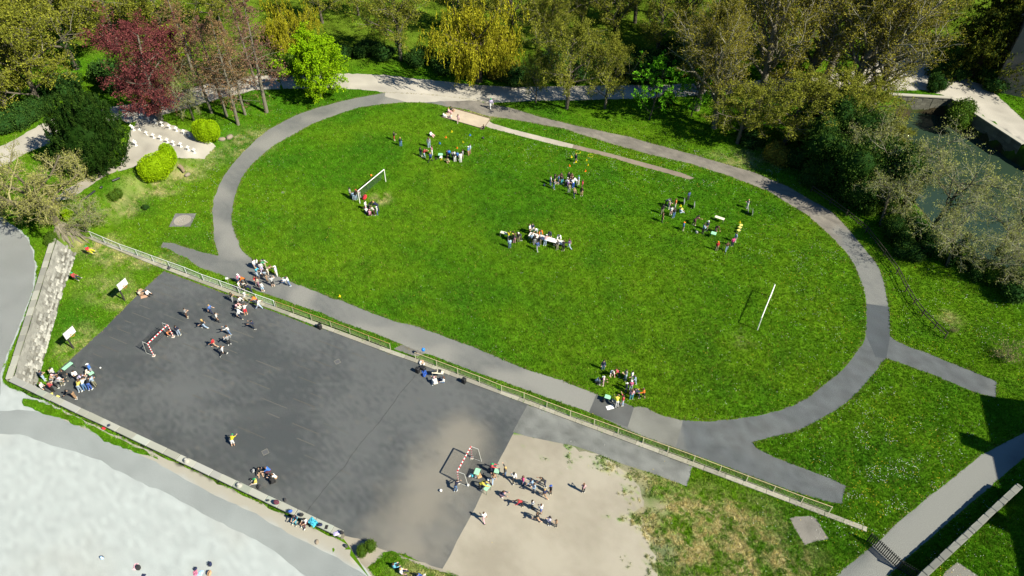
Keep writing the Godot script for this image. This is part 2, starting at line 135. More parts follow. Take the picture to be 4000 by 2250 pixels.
const TREES := [
	["copper_beech", "copper", "copper beech with dark red foliage behind the white grave crosses", "tree", -54.5, -98.47, 0.95, 1.06, 5.72, "", 0.63, 0, 0],
	["yew_tree", "yew", "large dark green yew beside the gravel lane", "tree", -57.74, -85.13, 0.93, 0.98, 5.9, "", 1.83, 0, 0],
	["twisted_tree", "twisted", "bare twisted tree with lichened limbs at the top of the stone bank", "tree", -57.21, -70.98, 1.0, 0.95, 1.92, "", 1.97, 0.14, 0],
	["twisted_tree", "bare1", "low bare tree leaning over the top of the railings", "tree", -55.26, -72.2, 0.5, 0.36, 5.78, "", 0.54, -0.25, 0.1],
	["maple_tree", "maple", "bright lime green tree beside the gravel road junction", "tree", -31.38, -106.78, 1.0, 0.98, 4.71, "", 0.0, 0, 0],
	["willow_tree", "willow", "yellow weeping willow beyond the gravel road", "tree", -5.87, -112.33, 1.75, 1.18, 2.9, "", 0.0, 0, 0],
	["willow_tree", "willow", "yellow willow peeking out left of the lime green tree", "tree", -39.14, -120.24, 1.15, 0.85, 5.42, "", 0.0, 0, 0],
	["field_tree", "olive1", "ivy-clad tree in front of the bright field", "tree", -19.86, -119.5, 0.95, 0.98, 5.45, "", 0.0, 0, 0],
	["field_tree", "olive0", "tall olive tree with a forked pale trunk beside the road", "tree", 8.54, -103.76, 0.86, 0.98, 5.83, "", 0.0, 0, 0],
	["field_tree", "olive2", "slim young tree left of the forked tree by the road", "tree", 3.64, -105.5, 0.36, 0.6, 0.85, "", 0.0, 0, 0],
	["field_tree", "olive2", "yellow-green tree right of the forked tree by the road", "tree", 14.67, -103.84, 0.62, 0.78, 0.6, "", 0.0, 0, 0],
	["young_tree", "young", "thin bright green young tree between road and track", "tree", 21.36, -100.65, 1.1, 1.0, 5.31, "", 0.0, 0, 0],
	["young_tree", "young", "thin green sapling at the left foot of the big thicket", "tree", 28.19, -101.72, 0.9, 0.8, 3.26, "", 0.0, 0, 0],
	["larch_tree", "larch0", "pale-trunked larch nearest the topiary lawn", "tree", -42.55, -98.08, 0.95, 1.0, 5.04, "bare larches by the gravel road", 0.2, 0, 0],
	["larch_tree", "larch1", "brown larch second from the copper beech", "tree", -44.8, -99.99, 0.9, 0.92, 5.39, "bare larches by the gravel road", 0.46, 0, 0],
	["larch_tree", "larch0", "dark-trunked larch next to the copper beech", "tree", -47.35, -100.9, 0.85, 0.86, 3.04, "bare larches by the gravel road", 0.48, 0, 0],
	["larch_tree", "larch0", "slim brown larch behind the pale-trunked larch", "tree", -42.16, -100.86, 0.8, 0.86, 3.86, "bare larches by the gravel road", 0.27, 0, 0],
	["larch_tree", "larch1", "reddish larch left of the lime green tree", "tree", -39.11, -101.95, 1.1, 1.02, 1.7, "bare larches by the gravel road", 0.0, 0, 0],
	["larch_tree", "larch1", "reddish larch across the gravel road", "tree", -42.99, -110.59, 0.9, 0.9, 4.88, "bare larches by the gravel road", 0.1, 0, 0],
	["larch_tree", "larch0", "brown larch behind the copper beech", "tree", -53.96, -112.92, 1.0, 0.9, 3.88, "bare larches by the gravel road", 0.15, 0, 0],
	["birch_tree", "bare1", "bare pale birch above the grave crosses", "tree", -49.39, -98.44, 0.5, 0.72, 3.45, "", 0.6, 0, 0],
	["woodland_tree", "olive0", "olive tree above the laurel hedge at the left edge", "tree", -76.08, -96.2, 1.25, 1.1, 2.04, "woodland at the top left", 1.85, 0, 0],
	["woodland_tree", "olive2", "olive tree left of the dark yew", "tree", -72.14, -98.53, 1.25, 1.122, 1.54, "woodland at the top left", 1.8, 0, 0],
	["woodland_tree", "olive1", "olive tree cut by the left edge", "tree", -84.29, -104.51, 1.375, 1.2100000000000002, 6.16, "woodland at the top left", 1.8, 0, 0],
	["woodland_tree", "olive2", "yellow-green tree behind the left olive trees", "tree", -80.9, -111.71, 1.25, 1.1550000000000002, 6.24, "woodland at the top left", 0.6, 0, 0],
	["woodland_tree", "olive1", "dark-trunked tree left of the copper beech crown", "tree", -74.52, -114.7, 1.25, 1.2100000000000002, 4.28, "woodland at the top left", 0.46, 0, 0],
	["woodland_tree", "olive0", "far olive tree in the top left corner", "tree", -90.62, -120.74, 1.25, 1.1, 5.24, "woodland at the top left", 0.56, 0, 0],
	["woodland_tree", "olive0", "olive tree behind the copper beech crown", "tree", -69.98, -121.87, 1.125, 0.9900000000000001, 2.82, "woodland at the top left", 0.15, 0, 0],
	["woodland_tree", "olive2", "far tree right of the copper beech crown", "tree", -63.98, -126.93, 1.125, 0.9900000000000001, 6.28, "woodland at the top left", 0.15, 0, 0],
	["woodland_tree", "olive1", "far tree at the top left", "tree", -85.83, -129.69, 1.25, 1.1, 4.84, "woodland at the top left", 0.15, 0, 0],
	["woodland_tree", "olive0", "pale leafy tree behind the larches", "tree", -53.17, -128.33, 1.0, 0.8800000000000001, 3.72, "woodland at the top left", 0.05, 0, 0],
	["woodland_tree", "olive2", "tree at the top edge above the copper beech", "tree", -78.04, -136.35, 1.25, 1.1, 1.24, "woodland at the top left", 0.15, 0, 0],
	["woodland_tree", "olive0", "dark tree behind the yellow willow", "tree", -0.32, -126.2, 0.9, 0.95, 5.4, "trees beyond the road", 0.0, 0, 0],
	["woodland_tree", "olive1", "ivy-grown tree left of the forked tree top", "tree", 6.56, -122.37, 0.7, 0.75, 4.58, "trees beyond the road", 0.0, 0, 0],
	["woodland_tree", "olive1", "dark ivied tree at the top edge beyond the road", "tree", 18.18, -124.49, 0.95, 1.1, 4.92, "trees beyond the road", 0.0, 0, 0],
	["woodland_tree", "olive2", "shaded tree beyond the thin green sapling", "tree", 24.95, -119.79, 0.9, 1.0, 5.64, "trees beyond the road", 0.0, 0, 0],
	["woodland_tree", "tall1", "shaded brown tree at the top edge", "tree", 30.39, -125.67, 0.7, 0.8, 0.52, "trees beyond the road", 0.0, 0, 0],
	["woodland_tree", "olive0", "far shaded tree above the road", "tree", 23.09, -134.99, 1.0, 1.0, 4.36, "trees beyond the road", 0.0, 0, 0],
	["woodland_tree", "olive2", "olive tree at the top edge behind the willow", "tree", -10.88, -131.2, 1.0, 1.0, 3.92, "trees beyond the road", 0.0, 0, 0],
	["woodland_tree", "olive1", "ivied tree at the top edge between willow and forked tree", "tree", -0.87, -137.96, 1.0, 1.0, 4.38, "trees beyond the road", 0.0, 0, 0],
	["woodland_tree", "olive2", "yellow-green tree at the field edge behind the lime tree", "tree", -36.33, -134.03, 0.8, 0.8, 3.56, "trees beyond the road", 0.0, 0, 0],
	["woodland_tree", "olive2", "olive tree at the top edge behind the forked tree", "tree", 12.61, -131.58, 0.8, 0.85, 5.94, "trees beyond the road", 0.0, 0, 0],
	["woodland_tree", "olive0", "small tree far in the field", "tree", -30.06, -137.48, 0.7, 0.7, 5.28, "trees beyond the road", 0.0, 0, 0],
	["woodland_tree", "tall0", "tall far tree left of the thicket", "tree", 28.45, -138.44, 0.9, 0.9, 3.48, "trees beyond the road", 0.0, 0, 0],
	["thicket_tree", "tall1", "bare brown tree at the near left of the big thicket", "tree", 31.21, -98.42, 0.972, 0.7776000000000001, 1.34, "big golden thicket by the pond", 0.0, 0, 0],
	["thicket_tree", "tall0", "tall brown tree at the back left of the thicket", "tree", 36.05, -114.5, 1.08, 1.026, 4.98, "big golden thicket by the pond", 0.0, 0, 0],
	["thicket_tree", "tall0", "tall leaning tree in the middle of the thicket", "tree", 39.22, -103.79, 1.215, 1.0584, 6.16, "big golden thicket by the pond", 0.0, 0, 0],
	["thicket_tree", "tall1", "golden olive tree at the heart of the thicket", "tree", 46.47, -106.25, 1.35, 1.1016000000000001, 6.04, "big golden thicket by the pond", 0.0, 0, 0],
	["thicket_tree", "tall0", "golden olive tree at the right of the thicket", "tree", 52.83, -103.97, 1.35, 1.0584, 4.06, "big golden thicket by the pond", 0.0, 0, 0],
	["thicket_tree", "tall1", "golden tree at the back of the thicket", "tree", 53.62, -114.76, 1.35, 1.08, 5.86, "big golden thicket by the pond", 0.0, 0, 0],
	["thicket_tree", "olive0", "low spreading tree at the front of the thicket", "tree", 40.69, -93.6, 0.945, 0.7344, 6.28, "big golden thicket by the pond", 0.0, 0, 0],
	["thicket_tree", "olive2", "low olive tree over the pond edge", "tree", 46.31, -94.36, 0.972, 0.7344, 0.36, "big golden thicket by the pond", 0.0, 0, 0],
	["thicket_tree", "olive1", "small tree in front of the pond wall", "tree", 52.21, -95.83, 0.81, 0.648, 1.4, "big golden thicket by the pond", 0.0, 0, 0],
	["thicket_tree", "tall0", "far tree at the top of the thicket", "tree", 44.62, -119.15, 1.215, 1.026, 2.16, "big golden thicket by the pond", 0.0, 0, 0],
	["thicket_tree", "tall1", "olive tree beside the upper road", "tree", 62.67, -119.42, 0.945, 0.8640000000000001, 3.04, "big golden thicket by the pond", 0.0, 0, 0],
	["thicket_tree", "tall0", "brown-leaved tree behind the left foot of the thicket", "tree", 29.34, -103.65, 0.945, 0.8640000000000001, 3.12, "big golden thicket by the pond", 0.0, 0, 0],
	["thicket_tree", "olive2", "low bare-branched tree at the near foot of the thicket", "tree", 33.88, -94.2, 0.81, 0.648, 4.68, "big golden thicket by the pond", 0.0, 0, 0],
	["thicket_tree", "tall1", "golden tree hanging over the pond wall", "tree", 56.44, -102.48, 1.0125000000000002, 0.7776000000000001, 6.06, "big golden thicket by the pond", 0.0, 0, 0],
	["thicket_tree", "tall1", "far golden tree behind the thicket", "tree", 50.74, -120.17, 1.215, 1.026, 0.3, "big golden thicket by the pond", 0.0, 0, 0],
	["pond_tree", "bare0", "ivy-clad bare tree leaning over the pond", "tree", 52.4, -77.52, 1.0, 0.95, 2.46, "", 0.0, -0.12, 0.0],
	["pond_tree", "bare1", "bare pale-limbed tree over the middle of the pond", "tree", 55.15, -74.07, 0.95, 0.85, 5.84, "", 0.0, -0.2, 0],
	["pond_tree", "bare0", "bare tree at the right edge before the pond", "tree", 61.81, -69.61, 0.9, 0.85, 0.92, "", 0.0, -0.15, 0],
	["pond_tree", "bare1", "bare shrubby tree low at the right edge", "tree", 61.71, -65.37, 0.7, 0.5, 1.84, "", 0.0, 0, 0],
	["pond_tree", "bare1", "grey bare tree behind the rail fence", "tree", 48.76, -75.05, 0.7, 0.7, 0.48, "", 0.0, -0.1, 0],
	["pond_tree", "bare0", "bare tree low on the bank before the pond", "tree", 54.26, -67.14, 0.75, 0.7, 3.36, "", 0.0, -0.1, 0],
	["pond_tree", "bare1", "bare tree between two dark shrubs near the right edge", "tree", 57.6, -65.33, 0.75, 0.65, 4.38, "", 0.0, -0.15, 0],
	["pond_tree", "bare1", "bare tree rising from the dark evergreens at the bend", "tree", 48.38, -85.29, 0.75, 0.8, 0.86, "", 0.0, -0.1, 0],
	["pond_tree", "olive2", "yellow-green tree rising from the pond bank", "tree", 51.89, -85.94, 0.55, 0.55, 2.68, "", 0.0, -0.1, 0],
	["evergreen_tree", "evergreen", "dark evergreen at the bend of the track, nearest the thicket", "tree", 44.17, -85.24, 1.0, 1.05, 3.59, "dark evergreens on the pond bank", 0.0, 0, 0],
	["evergreen_tree", "evergreen", "dark evergreen behind the start of the rail fence", "tree", 45.59, -81.09, 1.0, 1.1, 6.06, "dark evergreens on the pond bank", 0.0, 0, 0],
	["evergreen_tree", "evergreen", "tall dark evergreen shading the bend of the track", "tree", 48.56, -79.42, 1.05, 1.15, 1.1, "dark evergreens on the pond bank", 0.0, 0, 0],
	["evergreen_tree", "evergreen", "dark evergreen between thicket and pond", "tree", 48.49, -89.05, 1.1, 1.2, 4.56, "dark evergreens on the pond bank", 0.0, 0, 0],
	["evergreen_tree", "evergreen", "small dark evergreen on the lower bank", "tree", 49.28, -70.95, 0.55, 0.5, 2.08, "dark evergreens on the pond bank", 0.0, 0, 0],
	["evergreen_tree", "evergreen", "dark evergreen under the golden thicket", "tree", 44.17, -92.29, 0.8, 0.9, 2.0, "dark evergreens on the pond bank", 0.0, 0, 0],
	["road_tree", "olive0", "green tree above the shaded upper road", "tree", 74.32, -127.36, 0.75, 0.75, 0.42, "", 0.0, 0, 0],
	["road_tree", "olive2", "green tree behind the shaded upper road", "tree", 80.22, -133.73, 0.8, 0.8, 1.2, "", 0.0, 0, 0],
	["conifer_tree", "conifer", "dark conifer with lime tips above the road", "tree", 78.75, -115.12, 1.15, 1.1, 0.52, "", 0.0, 0, 0],
	["conifer_tree", "conifer", "second dark conifer at the top right edge", "tree", 88.49, -120.74, 1.1, 1.1, 2.44, "", 0.0, 0, 0],
	["shrub", "topiary", "heart-shaped lime topiary bush on the lawn", "shrub", -49.74, -83.92, 1.05, 1.3, 0.46, "", 0.4, 0, 0],
	["shrub", "topiary_ball", "small round topiary beside the heart-shaped bush", "shrub", -48.49, -85.99, 1.15, 1.7, 4.4, "", 1.09, 0, 0],
	["shrub", "topiary", "clipped lime bush at the corner of the graves", "shrub", -45.47, -92.77, 0.85, 1.2, 5.96, "", 0.72, 0, 0],
	["shrub", "topiary_ball", "bright lime shrub beside the copper beech", "shrub", -57.87, -116.89, 3.0, 3.4, 6.18, "", 0.15, 0, 0],
	["shrub", "bush2", "golden-flowered shrub behind the graves", "shrub", -56.42, -100.73, 0.7, 1.2, 2.8, "", 0.6, 0, 0],
	["shrub", "topiary_ball", "yellow shrub in the fork of the twisted tree", "shrub", -56.66, -72.65, 0.7, 0.9, 3.1, "", 1.78, 0, 0],
	["shrub", "bush1", "green shrub on top of the stone bank", "shrub", -56.49, -67.67, 0.42, 0.6, 1.22, "", 2.0, 0, 0],
	["shrub", "bush1", "small shrub at the end of the parapet", "shrub", -12.67, -29.43, 0.35, 0.42, 6.18, "", 0.0, 0, 0],
	["shrub", "bush0", "small round shrub on the pale upper road", "shrub", 70.3, -110.52, 0.75, 1.1, 2.62, "", 0.0, 0, 0],
	["shrub", "bush1", "bushy shrub hanging on the pond road wall", "shrub", 71.6, -102.68, 1.15, 1.3, 0.28, "", -1.6, 0, 0],
	["shrub", "brush", "bare twiggy shrub at the right edge of the lawn", "shrub", 54.5, -52.22, 1.1, 1.0, 4.82, "", 0.0, 0, 0],
	["shrub", "brush", "low dry shrub before the dark pond bank", "shrub", 50.17, -55.96, 0.4, 0.4, 2.68, "", 0.0, 0, 0],
	["shrub", "bush0", "low dark tuft on the dry bank", "shrub", -49.35, -77.45, 0.22, 0.25, 3.74, "", 0.0, 0, 0],
	["shrub", "bush1", "clipped low shrub on the dry bank", "shrub", -53.38, -78.54, 0.42, 0.55, 3.76, "", 0.86, 0, 0],
	["hedge", "bush0", "dark laurel hedge beside the gravel lane, left end", "hedge", -75.35, -94.0, 1.2, 1.25, 4.06, "laurel hedge", 1.9, 0, 0],
	["hedge", "bush0", "dark laurel hedge beside the gravel lane, middle", "hedge", -73.85, -95.56, 1.2, 1.25, 6.18, "laurel hedge", 1.83, 0, 0],
	["hedge", "bush0", "dark laurel hedge beside the gravel lane, right end", "hedge", -72.24, -97.06, 1.1, 1.25, 2.02, "laurel hedge", 1.8, 0, 0],
	["bush", "bush1", "green shrub left behind the lime tree", "bush", -39.11, -116.08, 1.2, 1.14, 4.2, "undergrowth", 0.0, 0, 0],
	["bush", "bush0", "dark shrub right of the lime tree", "bush", -30.13, -120.38, 1.0, 0.95, 5.86, "undergrowth", 0.0, 0, 0],
	["bush", "bush0", "dark shrub under the ivied tree", "bush", -26.21, -121.39, 1.1, 1.045, 1.4, "undergrowth", 0.0, 0, 0],
	["bush", "bush0", "dark round shrub right of the ivied tree", "bush", -16.36, -118.25, 1.2, 1.14, 1.68, "undergrowth", 0.0, 0, 0],
	["bush", "bush0", "dark shrub at the field edge", "bush", -22.91, -120.49, 1.0, 0.95, 3.7, "undergrowth", 0.0, 0, 0],
	["bush", "bush0", "dark shrub left of the willow", "bush", -11.74, -116.03, 1.2, 1.14, 3.34, "undergrowth", 0.0, 0, 0],
	["bush", "bush0", "dark shrub right of the willow", "bush", 0.18, -112.24, 1.2, 1.14, 3.7, "undergrowth", 0.0, 0, 0],
	["bush", "bush1", "green shrub behind the slim tree", "bush", 3.22, -113.15, 1.1, 1.045, 1.08, "undergrowth", 0.0, 0, 0],
	["bush", "bush0", "dark shrub behind the forked tree", "bush", 11.91, -113.28, 1.3, 1.2349999999999999, 1.52, "undergrowth", 0.0, 0, 0],
	["bush", "bush0", "dark shrub behind the young tree", "bush", 18.96, -114.25, 1.4, 1.3299999999999998, 0.04, "undergrowth", 0.0, 0, 0],
	["bush", "bush2", "golden shrub right of the willow", "bush", -2.0, -113.95, 1.3, 1.2349999999999999, 0.24, "undergrowth", 0.0, 0, 0],
	["bush", "bush1", "green shrub by the young tree", "bush", 24.75, -105.95, 0.7, 0.6649999999999999, 3.64, "undergrowth", 0.0, 0, 0],
	["bush", "bush0", "dark shrub beyond the thicket road", "bush", 32.54, -114.45, 1.5, 1.4249999999999998, 6.06, "undergrowth", 0.0, 0, 0],
	["bush", "bush0", "dark shrub at the foot of the thicket", "bush", 35.82, -94.23, 1.0, 0.95, 3.22, "undergrowth", 0.0, 0, 0],
	["bush", "bush2", "dry golden shrub before the thicket", "bush", 39.06, -90.24, 1.1, 1.045, 4.72, "undergrowth", 0.0, 0, 0],
	["bush", "bush0", "dark shrub by the bend of the track", "bush", 41.93, -88.33, 1.2, 1.14, 3.82, "undergrowth", 0.0, 0, 0],
	["bush", "bush1", "green shrub over the bend", "bush", 45.48, -89.02, 1.6, 1.52, 5.64, "undergrowth", 0.0, 0, 0],
	["bush", "bush0", "dark shrub beside the rail fence", "bush", 43.62, -84.02, 1.3, 1.2349999999999999, 4.26, "undergrowth", 0.0, 0, 0],
	["bush", "bush0", "dark shrub on the pond bank", "bush", 47.28, -85.27, 1.6, 1.52, 0.48, "undergrowth", 0.0, 0, 0],
	["bush", "bush0", "dark shrub behind the rail fence", "bush", 46.82, -80.53, 1.4, 1.3299999999999998, 1.7, "undergrowth", 0.0, 0, 0],
	["bush", "bush1", "green shrub below the ivied pond tree", "bush", 49.03, -77.75, 1.0, 0.95, 5.72, "undergrowth", 0.0, 0, 0],
	["bush", "bush1", "dark shrub below the bare pond tree", "bush", 50.42, -74.02, 1.0, 0.95, 6.16, "undergrowth", 0.0, 0, 0],
	["bush", "bush0", "dark shrub on the lower pond bank", "bush", 52.59, -70.99, 1.0, 0.95, 5.44, "undergrowth", 0.0, 0, 0],
	["bush", "bush1", "dark shrub at the pond foot", "bush", 54.86, -68.57, 0.9, 0.855, 5.4, "undergrowth", 0.0, 0, 0],
	["bush", "bush0", "dark shrub near the right edge", "bush", 57.06, -66.24, 0.9, 0.855, 5.36, "undergrowth", 0.0, 0, 0],
	["bush", "bush1", "green shrub near the right edge", "bush", 59.17, -63.99, 1.0, 0.95, 5.32, "undergrowth", 0.0, 0, 0],
	["bush", "bush0", "dark shrub cut by the right edge", "bush", 60.6, -61.81, 1.3, 1.2349999999999999, 0.84, "undergrowth", 0.0, 0, 0],
	["bush", "bush1", "green shrub on the near pond shore", "bush", 52.38, -91.72, 1.4, 1.3299999999999998, 6.2, "undergrowth", 0.0, 0, 0],
	["bush", "bush0", "small dark shrub on the sunny bank", "bush", 50.18, -69.0, 0.8, 0.76, 4.18, "undergrowth", 0.0, 0, 0],
	["bush", "bush0", "dark shrub under the conifer", "bush", 80.67, -111.68, 1.4, 1.3299999999999998, 3.0, "undergrowth", 0.0, 0, 0],
	["bush", "bush0", "dark shrub left under the conifer", "bush", 74.71, -115.95, 1.5, 1.4249999999999998, 4.12, "undergrowth", 0.0, 0, 0],
	["bush", "bush0", "shaded shrub behind the graves", "bush", -57.27, -113.75, 1.2, 1.14, 1.58, "undergrowth", 0.15, 0, 0],
	["bush", "bush0", "dark undergrowth behind the copper beech", "bush", -61.43, -109.85, 1.6, 1.52, 1.4, "undergrowth", 0.37, 0, 0],
	["bush", "bush0", "dark undergrowth left of the copper beech trunk", "bush", -66.34, -109.5, 1.7, 1.615, 6.16, "undergrowth", 0.52, 0, 0],
	["bush", "bush0", "dark undergrowth behind the yew", "bush", -72.44, -105.17, 1.6, 1.52, 4.54, "undergrowth", 0.6, 0, 0],
	["bush", "bush0", "dark undergrowth behind the larches", "bush", -47.92, -113.01, 1.5, 1.4249999999999998, 3.56, "undergrowth", 0.15, 0, 0],
	["bush", "bush1", "green undergrowth behind the reddish larch", "bush", -43.04, -119.62, 1.5, 1.4249999999999998, 3.94, "undergrowth", 0.05, 0, 0],
	["bush", "bush0", "dark undergrowth behind the forked tree trunk", "bush", 7.63, -114.98, 1.6, 1.52, 5.8, "undergrowth", 0.0, 0, 0],
	["bush", "bush0", "dark undergrowth at the far side of the road", "bush", 15.32, -117.79, 1.8, 1.71, 1.62, "undergrowth", 0.0, 0, 0],
	["bush", "bush0", "dark undergrowth beyond the young tree", "bush", 22.57, -115.19, 1.8, 1.71, 5.92, "undergrowth", 0.0, 0, 0],
	["bush", "bush0", "dark undergrowth left of the thicket road", "bush", 28.13, -117.07, 1.9, 1.805, 2.52, "undergrowth", 0.0, 0, 0],
	["bush", "bush0", "dark undergrowth below the willow", "bush", -6.91, -116.56, 1.5, 1.4249999999999998, 2.98, "undergrowth", 0.0, 0, 0]]
